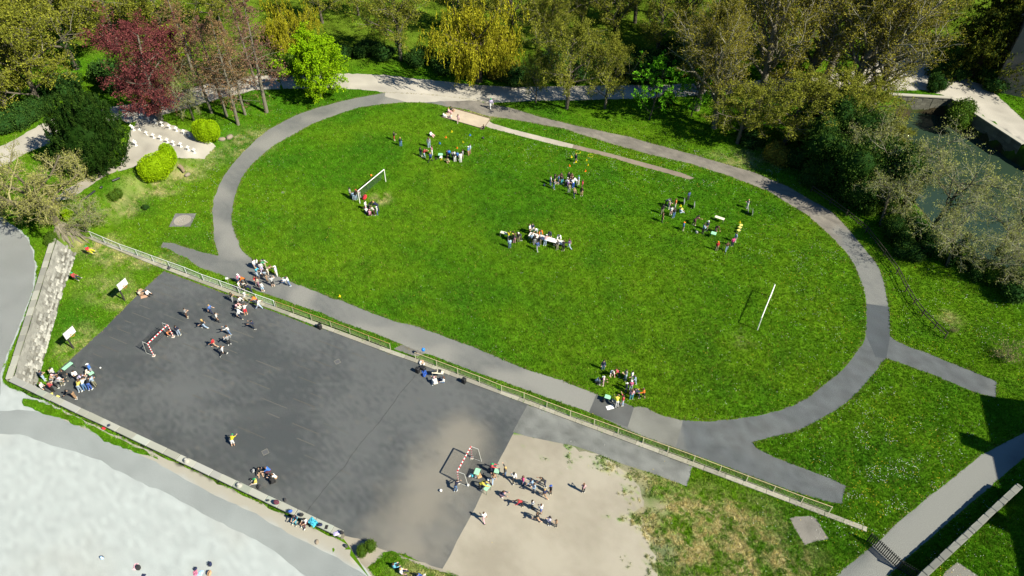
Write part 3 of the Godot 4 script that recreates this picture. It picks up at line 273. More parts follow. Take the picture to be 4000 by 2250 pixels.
const PEOPLE := [
	[-32.87, 0.0, -63.2, 1.22, "fold", 1.5, "cap white", "rose", "jeans", "white cap, rose top, denim trousers: person with folded arms on the asphalt track", "people on the asphalt track"],
	[-32.11, 0.0, -63.07, -1.49, "bend", 1.55, "cap white", "orange", "black", "white cap, orange top, black trousers: person bending over on the asphalt track", "people on the asphalt track"],
	[-31.64, 0.0, -65.77, 1.37, "stand", 1.5, "d", "white", "palejeans", "white top, pale denim trousers: person standing on the asphalt track", "people on the asphalt track"],
	[-31.32, 0.0, -65.94, -1.34, "fold", 1.5, "d", "white", "jeans", "white top, denim trousers: person with folded arms on the asphalt track", "people on the asphalt track"],
	[-31.2, 0.0, -65.48, 3.1, "crouch", 1.5, "l", "lilac", "palejeans", "lilac top, pale denim trousers: person crouching on the asphalt track", "people on the asphalt track"],
	[-30.97, 0.0, -66.16, 1.26, "bend", 1.6, "d", "white", "black", "white top, black trousers: person bending over on the asphalt track", "people on the asphalt track"],
	[-30.37, 0.0, -65.84, -1.46, "bend", 1.6, "n", "green", "khaki", "green top, khaki trousers: person bending over on the asphalt track", "people on the asphalt track"],
	[-28.67, 0.0, -64.49, -1.73, "stand", 1.65, "cap white", "lilac", "white", "white cap, lilac top, white trousers: person standing on the asphalt track", "people on the asphalt track"],
	[-30.67, 0.0, -65.24, 3.41, "stand", 1.5, "d", "white", "lilac", "white top, lilac trousers: person standing on the asphalt track", "people on the asphalt track"],
	[-31.02, 0.0, -64.34, 1.56, "reach", 1.6, "y", "teal", "palejeans", "teal top, pale denim trousers: person reaching out on the asphalt track", "people on the asphalt track"],
	[-30.31, 0.0, -64.24, 2.86, "crouch", 1.5, "l", "lightblue", "grey", "light blue top, grey trousers: person crouching on the asphalt track", "people on the asphalt track"],
	[-29.82, 0.0, -64.77, 1.72, "bend", 1.6, "n", "tan", "cream", "tan top, cream trousers: person bending over on the asphalt track", "people on the asphalt track"],
	[-29.68, 0.0, -63.62, -1.7, "bend", 1.55, "cap white", "black", "tan", "white cap, black top, tan trousers: person bending over on the asphalt track", "people on the asphalt track"],
	[-28.74, 0.0, -62.7, 3.44, "head", 1.6, "d", "white", "black+", "white top, black shorts: person with hands to the head on the asphalt track", "people on the asphalt track"],
	[-26.82, 0.0, -62.79, -1.54, "reach", 1.6, "b", "white", "jeans", "white top, denim trousers: person reaching out on the asphalt track", "people on the asphalt track"],
	[-30.78, 0.0, -62.8, 1.33, "stand", 1.5, "n", "red", "grey", "red top, grey trousers: person standing on the asphalt track", "people on the asphalt track"],
	[-30.42, 0.0, -62.65, -1.39, "fold", 1.55, "n", "cream", "rose", "cream top, rose trousers: person with folded arms on the asphalt track", "people on the asphalt track"],
	[-29.75, 0.0, -61.82, 3.05, "stand", 1.5, "d", "white", "lightblue+", "white top, light blue shorts: person standing on the asphalt track", "people on the asphalt track"],
	[-32.47, 0.0, -62.0, 1.91, "stand", 1.5, "d", "white", "grey", "white top, grey trousers: person standing behind the white fence", "people behind the white fence"],
	[-32.1, 0.0, -61.95, -1.51, "fold", 1.5, "d", "navy", "black", "navy top, black trousers: person with folded arms behind the white fence", "people behind the white fence"],
	[-31.82, 0.0, -61.85, 2.93, "stand", 1.55, "b", "cream", "khaki", "cream top, khaki trousers: person standing behind the white fence", "people behind the white fence"],
	[-31.05, 0.0, -61.6, -1.35, "bend", 1.6, "d", "navy", "navy", "navy top, navy trousers: person bending over behind the white fence", "people behind the white fence"],
	[-32.86, 0.0, -60.09, 1.51, "fold", 1.5, "d", "black", "grey", "black top, grey trousers: person with folded arms below the white fence", "people below the white fence"],
	[-31.73, 0.0, -59.49, 1.24, "walk", 1.5, "n", "white", "black", "white top, black trousers: person walking below the white fence", "people below the white fence"],
	[-31.32, 0.0, -60.08, 1.67, "walk", 1.5, "cap white", "white", "khaki", "white cap, white top, khaki trousers: person walking below the white fence", "people below the white fence"],
	[-29.82, 0.0, -59.69, -1.75, "bend", 1.45, "b", "orange", "royal+", "orange top, royal blue shorts: person bending over below the white fence", "people below the white fence"],
	[-29.42, 0.0, -58.96, 1.82, "walk", 1.6, "n", "white", "palejeans", "white top, pale denim trousers: person walking below the white fence", "people below the white fence"],
	[-32.23, 0.0, -59.06, 1.55, "crouch", 1.5, "l", "pink", "maroon", "pink top, maroon trousers: person crouching below the white fence", "people below the white fence"],
	[-31.38, 0.0, -58.21, -1.86, "walk", 1.5, "n", "cream", "navy", "cream top, navy trousers: person walking below the white fence", "people below the white fence"],
	[-30.77, 0.0, -58.05, 3.27, "bend", 1.5, "b", "white", "red+", "white top, red shorts: person bending over below the white fence", "people below the white fence"],
	[-31.29, 0.0, -57.42, 1.43, "walk", 1.5, "cap white", "white", "navy", "white cap, white top, navy trousers: person walking below the white fence", "people below the white fence"],
	[-37.4, 0.0, -57.47, 1.86, "fold", 1.5, "d", "grey", "brown", "grey top, brown trousers: person with folded arms before the far striped goal", "people before the far striped goal"],
	[-34.85, 0.0, -55.8, -1.56, "walk", 1.55, "Y", "black", "palejeans", "black top, pale denim trousers: person walking before the far striped goal", "people before the far striped goal"],
	[-34.85, 0.0, -58.17, 1.31, "walk", 1.45, "y", "blue", "navy", "blue top, navy trousers: person walking before the far striped goal", "people before the far striped goal"],
	[-33.67, 0.0, -56.84, 1.74, "spread", 1.5, "d", "white", "black", "white top, black trousers: person with arms spread before the far striped goal", "people before the far striped goal"],
	[-31.77, 0.0, -54.89, -1.68, "reach", 1.5, "n", "white", "jeans", "white top, denim trousers: person reaching out before the far striped goal", "people before the far striped goal"],
	[-31.41, 0.0, -53.44, 0.32, "head", 1.5, "b", "grey", "black", "grey top, black trousers: person with hands to the head before the far striped goal", "people before the far striped goal"],
	[-32.89, 0.0, -53.03, -1.52, "walk", 1.45, "d", "red", "tan+", "red top, tan shorts: person walking before the far striped goal", "people before the far striped goal"],
	[-31.58, 0.0, -51.86, 2.92, "walk", 1.55, "n", "white", "black", "white top, black trousers: person walking before the far striped goal", "people before the far striped goal"],
	[-29.22, 0.0, -55.8, -1.37, "reach", 1.4, "d", "navy", "darkgrey", "navy top, dark grey trousers: person reaching out before the far striped goal", "people before the far striped goal"],
	[-37.41, 0.0, -54.71, 3.07, "stand", 1.65, "d", "navy", "palejeans", "navy top, pale denim trousers: person standing before the far striped goal", "people before the far striped goal"],
	[-38.74, 0.0, -54.78, 1.23, "crouch", 1.4, "b", "orange", "black", "orange top, black trousers: person crouching inside the far striped goal", "people inside the far striped goal"],
	[-44.17, 0.0, -61.05, 1.65, "sit", 1.5, "d", "cream", "tan", "cream top, tan trousers: person sitting by the cardboard below the upper hoop", "people by the cardboard below the upper hoop"],
	[-43.26, 0.0, -61.14, 1.38, "sit", 1.5, "n", "white", "black", "white top, black trousers: person sitting by the cardboard below the upper hoop", "people by the cardboard below the upper hoop"],
	[-49.56, 0.0, -48.22, 1.81, "fold", 1.6, "d", "navy", "palejeans", "navy top, pale denim trousers: person with folded arms by the stone bank", "people by the stone bank"],
	[-48.52, 0.0, -48.61, -1.61, "fold", 1.6, "d", "white", "navy", "white top, navy trousers: person with folded arms by the stone bank", "people by the stone bank"],
	[-47.31, 0.0, -48.38, -1.88, "walk", 1.6, "b", "black", "darkgrey", "black top, dark grey trousers: person walking by the stone bank", "people by the stone bank"],
	[-48.87, 0.0, -48.2, 1.69, "crouch", 1.5, "cap pink", "tan", "grey", "pink cap, tan top, grey trousers: person crouching by the stone bank", "people by the stone bank"],
	[-47.37, 0.0, -47.59, 2.99, "stand", 1.55, "n", "white", "khaki", "white top, khaki trousers: person standing by the stone bank", "people by the stone bank"],
	[-47.74, 0.0, -47.28, 1.84, "bend", 1.55, "cap lilac", "grey", "darkgrey", "lilac cap, grey top, dark grey trousers: person bending over by the stone bank", "people by the stone bank"],
	[-48.78, 0.0, -46.69, 1.57, "stand", 1.6, "b", "white", "black", "white top, black trousers: person standing by the stone bank", "people by the stone bank"],
	[-47.96, 0.0, -46.75, 2.87, "fold", 1.6, "d", "red", "black", "red top, black trousers: person with folded arms by the stone bank", "people by the stone bank"],
	[-45.27, 0.0, -45.88, -1.42, "bend", 1.65, "d", "darkgrey", "tan", "dark grey top, tan trousers: person bending over by the stone bank", "people by the stone bank"],
	[-45.13, 0.0, -46.79, 3.02, "bend", 1.6, "n", "yellow", "palejeans", "yellow top, pale denim trousers: person bending over at the corner green table", "people at the corner green table"],
	[-44.73, 0.0, -47.02, 3.45, "bend", 1.6, "d", "white", "jeans", "white top, denim trousers: person bending over at the corner green table", "people at the corner green table"],
	[-44.19, 0.0, -47.07, 3.18, "bend", 1.65, "d", "black", "royal", "black top, royal blue trousers: person bending over at the corner green table", "people at the corner green table"],
	[-43.85, 0.0, -47.49, -1.81, "fold", 1.65, "d", "lightblue", "khaki", "light blue top, khaki trousers: person with folded arms at the corner green table", "people at the corner green table"],
	[-46.01, 0.0, -48.28, 0.19, "fold", 1.6, "d", "white", "black", "white top, black trousers: person with folded arms at the corner green table", "people at the corner green table"],
	[-45.63, 0.0, -47.96, 1.49, "bend", 1.5, "b", "lilac", "grey", "lilac top, grey trousers: person bending over at the corner green table", "people at the corner green table"],
	[-45.19, 0.0, -48.96, 0.34, "sit", 1.55, "cap cream", "cream", "grey", "cream cap, cream top, grey trousers: person sitting at the corner green table", "people at the corner green table"],
	[-44.91, 0.0, -49.24, -1.5, "stand", 1.55, "cap white", "blue", "grey", "white cap, blue top, grey trousers: person standing at the corner green table", "people at the corner green table"],
	[-27.34, 0.0, -40.33, 2.94, "bend", 1.45, "cap green", "yellow", "white+", "green cap, yellow top, white shorts: person bending over alone on the open court", "people alone on the open court"],
	[-23.98, 0.0, -37.32, 0.22, "sit", 1.55, "l", "black", "tan", "black top, tan trousers: person sitting sitting on the court near the parapet", "people sitting on the court near the parapet"],
	[-22.98, 0.0, -37.38, -1.62, "crouch", 1.5, "b", "blue", "maroon", "blue top, maroon trousers: person crouching sitting on the court near the parapet", "people sitting on the court near the parapet"],
	[-22.21, 0.0, -36.62, -1.89, "crouch", 1.5, "n", "white", "tan", "white top, tan trousers: person crouching sitting on the court near the parapet", "people sitting on the court near the parapet"],
	[-22.41, 0.0, -36.06, 3.25, "crouch", 1.5, "l", "black", "black", "black top, black trousers: person crouching sitting on the court near the parapet", "people sitting on the court near the parapet"],
	[-24.07, 0.0, -36.18, -1.74, "sit", 1.5, "cap green", "yellow", "white", "green cap, yellow top, white trousers: person sitting sitting on the court near the parapet", "people sitting on the court near the parapet"],
	[-10.01, 0.0, -28.04, 1.83, "sit", 1.6, "b", "teal", "navy", "teal top, navy trousers: person sitting on the grass patch at the bottom edge", "people on the grass patch at the bottom edge"],
	[-9.35, 0.0, -27.6, 1.56, "sit", 1.6, "y", "white", "navy", "white top, navy trousers: person sitting on the grass patch at the bottom edge", "people on the grass patch at the bottom edge"],
	[-7.85, 0.0, -27.17, 1.28, "sit", 1.5, "d", "royal", "navy", "royal blue top, navy trousers: person sitting on the grass patch at the bottom edge", "people on the grass patch at the bottom edge"],
	[-1.85, 0.0, -37.51, 1.71, "reach", 1.55, "cap green", "red", "navy", "green cap, red top, navy trousers: person reaching out behind the near goal", "people behind the near goal"],
	[-0.52, 0.0, -37.1, -1.7, "point", 1.6, "Y", "darkgrey", "jeans", "dark grey top, denim trousers: person with a raised arm behind the near goal", "people behind the near goal"],
	[-1.6, 0.0, -36.48, 3.44, "walk", 1.5, "n", "tan", "palejeans", "tan top, pale denim trousers: person walking behind the near goal", "people behind the near goal"],
	[-2.87, 0.0, -35.75, 1.59, "bend", 1.6, "d", "yellow", "black", "yellow top, black trousers: person bending over behind the near goal", "people behind the near goal"],
	[-0.89, 0.0, -35.09, 1.32, "crouch", 1.45, "n", "navy", "pink", "navy top, pink trousers: person crouching behind the near goal", "people behind the near goal"],
	[0.32, 0.0, -36.56, 3.32, "walk", 1.5, "l", "white", "black", "white top, black trousers: person walking behind the near goal", "people behind the near goal"],
	[-5.14, 0.0, -35.54, 3.04, "bend", 1.4, "d", "navy", "jeans", "navy top, denim trousers: person bending over beside the post of the near goal", "people beside the post of the near goal"],
	[-2.38, 0.0, -32.53, 3.47, "walk", 1.45, "b", "white", "pink", "white top, pink trousers: person walking at the seam of court and dirt", "people at the seam of court and dirt"],
	[1.16, 0.0, -36.24, -1.51, "stand", 1.45, "n", "hotpink", "royal", "bright pink top, royal blue trousers: person standing on the pale dirt field", "people on the pale dirt field"],
	[2.05, 0.0, -35.93, -1.79, "reach", 1.45, "d", "lightblue", "grey", "light blue top, grey trousers: person reaching out on the pale dirt field", "people on the pale dirt field"],
	[2.22, 0.0, -35.45, -1.36, "fold", 1.5, "b", "lightblue", "grey", "light blue top, grey trousers: person with folded arms on the pale dirt field", "people on the pale dirt field"],
	[3.23, 0.0, -36.09, -1.63, "bend", 1.5, "b", "black", "navy", "black top, navy trousers: person bending over on the pale dirt field", "people on the pale dirt field"],
	[3.2, 0.0, -34.91, -1.91, "walk", 1.45, "y", "navy", "tan+", "navy top, tan shorts: person walking on the pale dirt field", "people on the pale dirt field"],
	[3.74, 0.0, -35.3, -1.48, "stand", 1.45, "cap royal", "black", "black", "royal blue cap, black top, black trousers: person standing on the pale dirt field", "people on the pale dirt field"],
	[6.81, 0.0, -35.48, 2.96, "fold", 1.45, "n", "pink", "black", "pink top, black trousers: person with folded arms on the pale dirt field", "people on the pale dirt field"],
	[1.04, 0.0, -33.99, -1.33, "bend", 1.45, "n", "red", "black", "red top, black trousers: person bending over on the pale dirt field", "people on the pale dirt field"],
	[2.02, 0.0, -33.77, 1.54, "point", 1.45, "l", "white", "black", "white top, black trousers: person with a raised arm on the pale dirt field", "people on the pale dirt field"],
	[2.83, 0.0, -33.34, -1.87, "fold", 1.5, "b", "white", "royal+", "white top, royal blue shorts: person with folded arms on the pale dirt field", "people on the pale dirt field"],
	[2.47, 0.0, -32.53, -1.44, "walk", 1.55, "b", "black", "tan+", "black top, tan shorts: person walking on the pale dirt field", "people on the pale dirt field"],
	[3.55, 0.0, -32.19, -1.72, "fold", 1.45, "l", "lilac", "navy", "lilac top, navy trousers: person with folded arms on the pale dirt field", "people on the pale dirt field"],
	[4.15, 0.0, -32.01, -1.29, "fold", 1.2, "b", "tan", "darkgrey", "tan top, dark grey trousers: person with folded arms on the pale dirt field", "people on the pale dirt field"],
	[-8.07, 0.0, -47.92, 3.15, "crouch", 1.6, "cap pink", "white", "cream", "pink cap, white top, cream trousers: person crouching on the court before the sound table", "people on the court before the sound table"],
	[-7.21, 0.0, -48.4, -1.84, "sit", 1.6, "n", "white", "jeans", "white top, denim trousers: person sitting on the court before the sound table", "people on the court before the sound table"],
	[9.89, 0.0, -50.22, 0.16, "stand", 1.5, "d", "navy", "jeans", "navy top, denim trousers: person standing at the lawn south end", "people at the lawn south end"],
	[10.7, 0.0, -49.39, -0.11, "bend", 1.5, "d", "white", "black", "white top, black trousers: person bending over at the lawn south end", "people at the lawn south end"],
	[11.5, 0.0, -49.26, -1.26, "bend", 1.5, "d", "red", "darkgrey", "red top, dark grey trousers: person bending over at the lawn south end", "people at the lawn south end"],
	[12.16, 0.0, -48.83, -1.53, "fold", 1.7, "d", "grey", "palejeans", "grey top, pale denim trousers: person with folded arms at the lawn south end", "people at the lawn south end"],
	[12.82, 0.0, -48.83, -1.8, "stand", 1.5, "d", "white", "grey", "white top, grey trousers: person standing at the lawn south end", "people at the lawn south end"],
	[13.09, 0.0, -48.28, -1.37, "reach", 1.45, "b", "lightblue", "lightblue", "light blue top, light blue trousers: person reaching out at the lawn south end", "people at the lawn south end"],
	[12.57, 0.0, -47.52, 3.06, "stand", 1.5, "cap white", "hotpink", "palejeans", "white cap, bright pink top, pale denim trousers: person standing at the lawn south end", "people at the lawn south end"],
	[12.07, 0.0, -47.32, -1.92, "stand", 1.4, "cap white", "navy", "navy", "white cap, navy top, navy trousers: person standing at the lawn south end", "people at the lawn south end"],
	[12.5, 0.0, -46.29, 3.22, "stand", 1.65, "n", "pink", "teal", "pink top, teal trousers: person standing at the lawn south end", "people at the lawn south end"],
	[13.3, 0.0, -46.53, -1.77, "bend", 1.6, "d", "navy", "navy", "navy top, navy trousers: person bending over at the lawn south end", "people at the lawn south end"],
	[13.79, 0.0, -46.53, -1.34, "reach", 1.5, "b", "orange", "black+", "orange top, black shorts: person reaching out at the lawn south end", "people at the lawn south end"],
	[8.97, 0.0, -48.4, 1.53, "crouch", 1.55, "cap yellow", "white", "black", "yellow cap, white top, black trousers: person crouching at the lawn south end", "people at the lawn south end"],
	[9.35, 0.0, -48.22, 1.26, "bend", 1.5, "b", "black", "grey", "black top, grey trousers: person bending over at the lawn south end", "people at the lawn south end"],
	[9.72, 0.0, -48.11, -1.46, "stand", 1.45, "cap white", "pink", "pink", "white cap, pink top, pink trousers: person standing at the lawn south end", "people at the lawn south end"],
	[10.9, 0.0, -45.31, 2.98, "bend", 1.6, "d", "yellow", "white", "yellow top, white trousers: person bending over at the lawn south end", "people at the lawn south end"],
	[11.49, 0.0, -45.53, -1.3, "point", 1.6, "d", "red", "lightblue", "red top, light blue trousers: person with a raised arm at the lawn south end", "people at the lawn south end"],
	[-0.33, 0.0, -69.97, 3.13, "stand", 1.5, "d", "lightblue", "jeans", "light blue top, denim trousers: person standing near the short cream table on the oval", "people near the short cream table on the oval"],
	[0.24, 0.0, -70.96, 2.86, "stand", 1.55, "n", "darkgrey", "rose", "dark grey top, rose trousers: person standing near the short cream table on the oval", "people near the short cream table on the oval"],
	[-0.44, 0.0, -71.34, 3.29, "bend", 1.55, "l", "yellow", "grey", "yellow top, grey trousers: person bending over near the short cream table on the oval", "people near the short cream table on the oval"],
	[0.05, 0.0, -71.35, -1.7, "stand", 1.6, "l", "yellow", "black", "yellow top, black trousers: person standing near the short cream table on the oval", "people near the short cream table on the oval"],
	[0.79, 0.0, -71.18, 3.44, "stand", 1.5, "cap white", "black", "khaki", "white cap, black top, khaki trousers: person standing near the short cream table on the oval", "people near the short cream table on the oval"],
	[1.08, 0.0, -71.5, -1.54, "bend", 1.55, "d", "navy", "darkgrey", "navy top, dark grey trousers: person bending over near the short cream table on the oval", "people near the short cream table on the oval"],
	[2.24, 0.0, -72.78, 1.33, "stand", 1.6, "n", "white", "black", "white top, black trousers: person standing at the long white table", "people at the long white table"],
	[2.6, 0.0, -73.0, 0.18, "stand", 1.55, "d", "navy", "white", "navy top, white trousers: person standing at the long white table", "people at the long white table"],
	[3.16, 0.0, -72.68, -0.09, "bend", 1.55, "cap white", "lightblue", "grey", "white cap, light blue top, grey trousers: person bending over at the long white table", "people at the long white table"],
	[3.62, 0.0, -72.47, 0.34, "bend", 1.5, "n", "orange", "grey", "orange top, grey trousers: person bending over at the long white table", "people at the long white table"],
	[4.81, 0.0, -72.16, 0.06, "bend", 1.5, "d", "navy", "navy", "navy top, navy trousers: person bending over at the long white table", "people at the long white table"],
	[5.99, 0.0, -71.47, -0.21, "bend", 1.6, "d", "white", "grey", "white top, grey trousers: person bending over at the long white table", "people at the long white table"],
	[2.47, 0.0, -71.06, 3.36, "stand", 1.5, "b", "lightblue", "black", "light blue top, black trousers: person standing at the long white table", "people at the long white table"],
	[2.85, 0.0, -70.64, 3.09, "bend", 1.55, "l", "black", "grey", "black top, grey trousers: person bending over at the long white table", "people at the long white table"],
	[3.51, 0.0, -70.67, 2.81, "stand", 1.5, "d", "navy", "khaki", "navy top, khaki trousers: person standing at the long white table", "people at the long white table"],
	[3.17, 0.0, -69.54, 3.24, "walk", 1.55, "d", "royal", "grey", "royal blue top, grey trousers: person walking at the long white table", "people at the long white table"],
	[4.17, 0.0, -70.54, 2.97, "bend", 1.6, "cap white", "pink", "palejeans", "white cap, pink top, pale denim trousers: person bending over at the long white table", "people at the long white table"],
	[5.71, 0.0, -69.72, 3.39, "stand", 1.55, "d", "darkgrey", "khaki", "dark grey top, khaki trousers: person standing at the long white table", "people at the long white table"],
	[6.43, 0.0, -69.55, 3.12, "bend", 1.55, "b", "black", "black", "black top, black trousers: person bending over at the long white table", "people at the long white table"],
	[7.25, 0.0, -69.95, -1.86, "walk", 1.6, "n", "purple", "palejeans", "purple top, pale denim trousers: person walking at the long white table", "people at the long white table"],
	[24.08, 0.0, -80.11, 3.27, "stand", 1.5, "d", "royal", "darkgrey", "royal blue top, dark grey trousers: person standing by the yellow stools", "people by the yellow stools"],
	[20.78, 0.0, -78.78, 1.43, "bend", 1.7, "d", "grey", "black", "grey top, black trousers: person bending over by the yellow stools", "people by the yellow stools"],
	[21.11, 0.0, -78.16, -1.28, "stand", 1.3, "y", "pink", "white", "pink top, white trousers: person standing by the yellow stools", "people by the yellow stools"],
	[20.06, 0.0, -77.09, 3.16, "stand", 1.5, "l", "black", "khaki", "black top, khaki trousers: person standing by the yellow stools", "people by the yellow stools"],
	[21.2, 0.0, -76.93, 2.88, "stand", 1.4, "d", "white", "pink", "white top, pink trousers: person standing by the yellow stools", "people by the yellow stools"],
	[21.49, 0.0, -76.32, 3.31, "stand", 1.65, "d", "black", "jeans", "black top, denim trousers: person standing by the yellow stools", "people by the yellow stools"],
	[21.99, 0.0, -78.37, -1.68, "stand", 1.6, "b", "orange", "white", "orange top, white trousers: person standing by the yellow stools", "people by the yellow stools"],
	[22.58, 0.0, -77.4, 1.89, "sit", 1.5, "b", "lightblue", "palejeans", "light blue top, pale denim trousers: person sitting by the yellow stools", "people by the yellow stools"],
	[19.83, 0.0, -75.4, 1.62, "stand", 1.5, "n", "brown", "darkgrey", "brown top, dark grey trousers: person standing by the yellow stools", "people by the yellow stools"],
	[22.32, 0.0, -73.7, 1.35, "stand", 1.4, "cap orange", "blue", "khaki", "orange cap, blue top, khaki trousers: person standing by the yellow stools", "people by the yellow stools"],
	[23.98, 0.0, -74.8, 1.77, "bend", 1.7, "l", "brown", "maroon", "brown top, maroon trousers: person bending over by the yellow stools", "people by the yellow stools"],
	[24.8, 0.0, -73.06, 1.5, "fold", 1.6, "d", "lightblue", "black", "light blue top, black trousers: person with folded arms by the yellow stools", "people by the yellow stools"],
	[25.48, 0.0, -73.7, -1.91, "fold", 1.6, "cap white", "navy", "khaki", "white cap, navy top, khaki trousers: person with folded arms by the yellow stools", "people by the yellow stools"],
	[26.55, 0.0, -73.43, 0.08, "bend", 1.6, "n", "brown", "darkgrey", "brown top, dark grey trousers: person bending over by the yellow stools", "people by the yellow stools"],
	[31.79, 0.0, -78.43, -1.76, "fold", 1.5, "y", "grey", "white", "grey top, white trousers: person with folded arms by the yellow stools", "people by the yellow stools"],
	[28.64, 0.0, -71.47, 1.81, "stand", 1.5, "b", "lightblue", "white", "light blue top, white trousers: person standing by the yellow stools", "people by the yellow stools"],
	[28.11, 0.0, -70.63, 3.11, "stand", 1.45, "d", "hotpink", "navy", "bright pink top, navy trousers: person standing by the yellow stools", "people by the yellow stools"],
	[25.96, 0.0, -69.74, 2.83, "stand", 1.5, "cap orange", "red", "khaki", "orange cap, red top, khaki trousers: person standing by the yellow stools", "people by the yellow stools"],
	[27.17, 0.0, -69.67, 3.26, "spread", 1.5, "b", "brown", "lightblue", "brown top, light blue trousers: person with arms spread by the yellow stools", "people by the yellow stools"],
	[9.16, 0.0, -89.02, -0.15, "walk", 1.5, "y", "navy", "darkgrey", "navy top, dark grey trousers: person walking near the yellow hoops", "people near the yellow hoops"],
	[5.29, 0.0, -83.33, 1.84, "stand", 1.55, "b", "white", "jeans", "white top, denim trousers: person standing in the cluster on the upper oval", "people in the cluster on the upper oval"],
	[5.91, 0.0, -83.74, 1.57, "fold", 1.6, "l", "black", "cream", "black top, cream trousers: person with folded arms in the cluster on the upper oval", "people in the cluster on the upper oval"],
	[5.72, 0.0, -82.44, 1.3, "reach", 1.5, "y", "grey", "jeans", "grey top, denim trousers: person reaching out in the cluster on the upper oval", "people in the cluster on the upper oval"],
	[6.4, 0.0, -83.69, 1.72, "stand", 1.5, "b", "jeans", "jeans", "denim top, denim trousers: person standing in the cluster on the upper oval", "people in the cluster on the upper oval"],
	[6.81, 0.0, -84.14, -0.12, "fold", 1.6, "l", "brown", "black", "brown top, black trousers: person with folded arms in the cluster on the upper oval", "people in the cluster on the upper oval"],
	[6.91, 0.0, -83.58, 3.45, "stand", 1.5, "d", "black", "teal", "black top, teal trousers: person standing in the cluster on the upper oval", "people in the cluster on the upper oval"],
	[7.87, 0.0, -84.29, 0.04, "stand", 1.6, "l", "black", "black", "black top, black trousers: person standing in the cluster on the upper oval", "people in the cluster on the upper oval"],
	[7.39, 0.0, -83.15, 1.33, "bend", 1.5, "b", "white", "darkgrey", "white top, dark grey trousers: person bending over in the cluster on the upper oval", "people in the cluster on the upper oval"],
	[7.75, 0.0, -82.87, 3.33, "bend", 1.5, "cap white", "lilac", "purple", "white cap, lilac top, purple trousers: person bending over in the cluster on the upper oval", "people in the cluster on the upper oval"],
	[8.28, 0.0, -84.16, -0.08, "fold", 1.5, "n", "brown", "brown", "brown top, brown trousers: person with folded arms in the cluster on the upper oval", "people in the cluster on the upper oval"],
	[8.18, 0.0, -83.02, 3.48, "bend", 1.5, "d", "navy", "navy", "navy top, navy trousers: person bending over in the cluster on the upper oval", "people in the cluster on the upper oval"],
	[8.45, 0.0, -82.74, 3.21, "bend", 1.5, "b", "white", "royal", "white top, royal blue trousers: person bending over in the cluster on the upper oval", "people in the cluster on the upper oval"],
	[8.94, 0.0, -83.3, -1.77, "bend", 1.5, "d", "white", "grey", "white top, grey trousers: person bending over in the cluster on the upper oval", "people in the cluster on the upper oval"],
	[9.23, 0.0, -83.58, -1.35, "stand", 1.5, "cap green", "lightblue", "white", "green cap, light blue top, white trousers: person standing in the cluster on the upper oval", "people in the cluster on the upper oval"],
	[9.69, 0.0, -82.51, -1.62, "stand", 1.55, "n", "red", "darkgrey", "red top, dark grey trousers: person standing in the cluster on the upper oval", "people in the cluster on the upper oval"],
	[9.5, 0.0, -80.95, 2.82, "stand", 1.5, "n", "black", "tan+", "black top, tan shorts: person standing in the cluster on the upper oval", "people in the cluster on the upper oval"],
	[8.48, 0.0, -80.71, 3.25, "walk", 1.5, "y", "tan", "navy", "tan top, navy trousers: person walking in the cluster on the upper oval", "people in the cluster on the upper oval"],
	[7.79, 0.0, -81.65, 2.97, "stand", 1.45, "b", "khaki", "grey", "khaki top, grey trousers: person standing in the cluster on the upper oval", "people in the cluster on the upper oval"],
	[-17.93, 0.0, -94.25, 1.83, "fold", 1.55, "d", "black", "red+", "black top, red shorts: person with folded arms at the top of the oval", "people at the top of the oval"],
	[-16.77, 0.0, -92.78, 3.13, "stand", 1.55, "y", "darkgreen", "jeans", "dark green top, denim trousers: person standing at the top of the oval", "people at the top of the oval"],
	[-12.54, 0.0, -95.61, 1.28, "sit", 1.6, "d", "white", "pink", "white top, pink trousers: person sitting at the top of the oval", "people at the top of the oval"],
	[-12.53, 0.0, -92.49, 3.28, "stand", 1.75, "n", "grey", "palejeans", "grey top, pale denim trousers: person standing at the top of the oval", "people at the top of the oval"],
	[-13.53, 0.0, -90.17, 3.01, "stand", 1.55, "d", "black", "grey", "black top, grey trousers: person standing at the top of the oval", "people at the top of the oval"],
	[-13.01, 0.0, -89.7, 1.86, "reach", 1.6, "b", "red", "palejeans", "red top, pale denim trousers: person reaching out at the top of the oval", "people at the top of the oval"],
	[-11.91, 0.0, -90.53, -1.55, "stand", 1.6, "n", "rose", "white", "rose top, white trousers: person standing at the top of the oval", "people at the top of the oval"],
	[-12.01, 0.0, -88.81, 2.89, "walk", 1.55, "cap tan", "royal", "black", "tan cap, royal blue top, black trousers: person walking at the top of the oval", "people at the top of the oval"],
	[-9.64, 0.0, -89.59, 1.75, "stand", 1.5, "d", "black", "black", "black top, black trousers: person standing at the top of the oval", "people at the top of the oval"],
	[-9.34, 0.0, -89.78, 3.04, "stand", 1.5, "d", "blue", "navy", "left one, blue top, navy trousers: dark-haired person standing at the top of the oval", "people at the top of the oval"],
	[-8.79, 0.0, -89.35, 3.47, "stand", 1.45, "b", "grey", "black", "grey top, black trousers: person standing at the top of the oval", "people at the top of the oval"],
	[-8.45, 0.0, -88.93, 3.2, "stand", 1.6, "hood white", "darkgrey", "white", "white hood, dark grey top, white trousers: person standing at the top of the oval", "people at the top of the oval"],
	[-8.09, 0.0, -89.25, 2.92, "stand", 1.5, "d", "blue", "navy", "right one, blue top, navy trousers: dark-haired person standing at the top of the oval", "people at the top of the oval"],
	[-7.61, 0.0, -88.75, 3.35, "stand", 1.65, "d", "white", "white", "white top, white trousers: person standing at the top of the oval", "people at the top of the oval"],
	[-7.34, 0.0, -89.68, -1.63, "stand", 1.5, "b", "grey", "khaki", "grey top, khaki trousers: person standing at the top of the oval", "people at the top of the oval"],
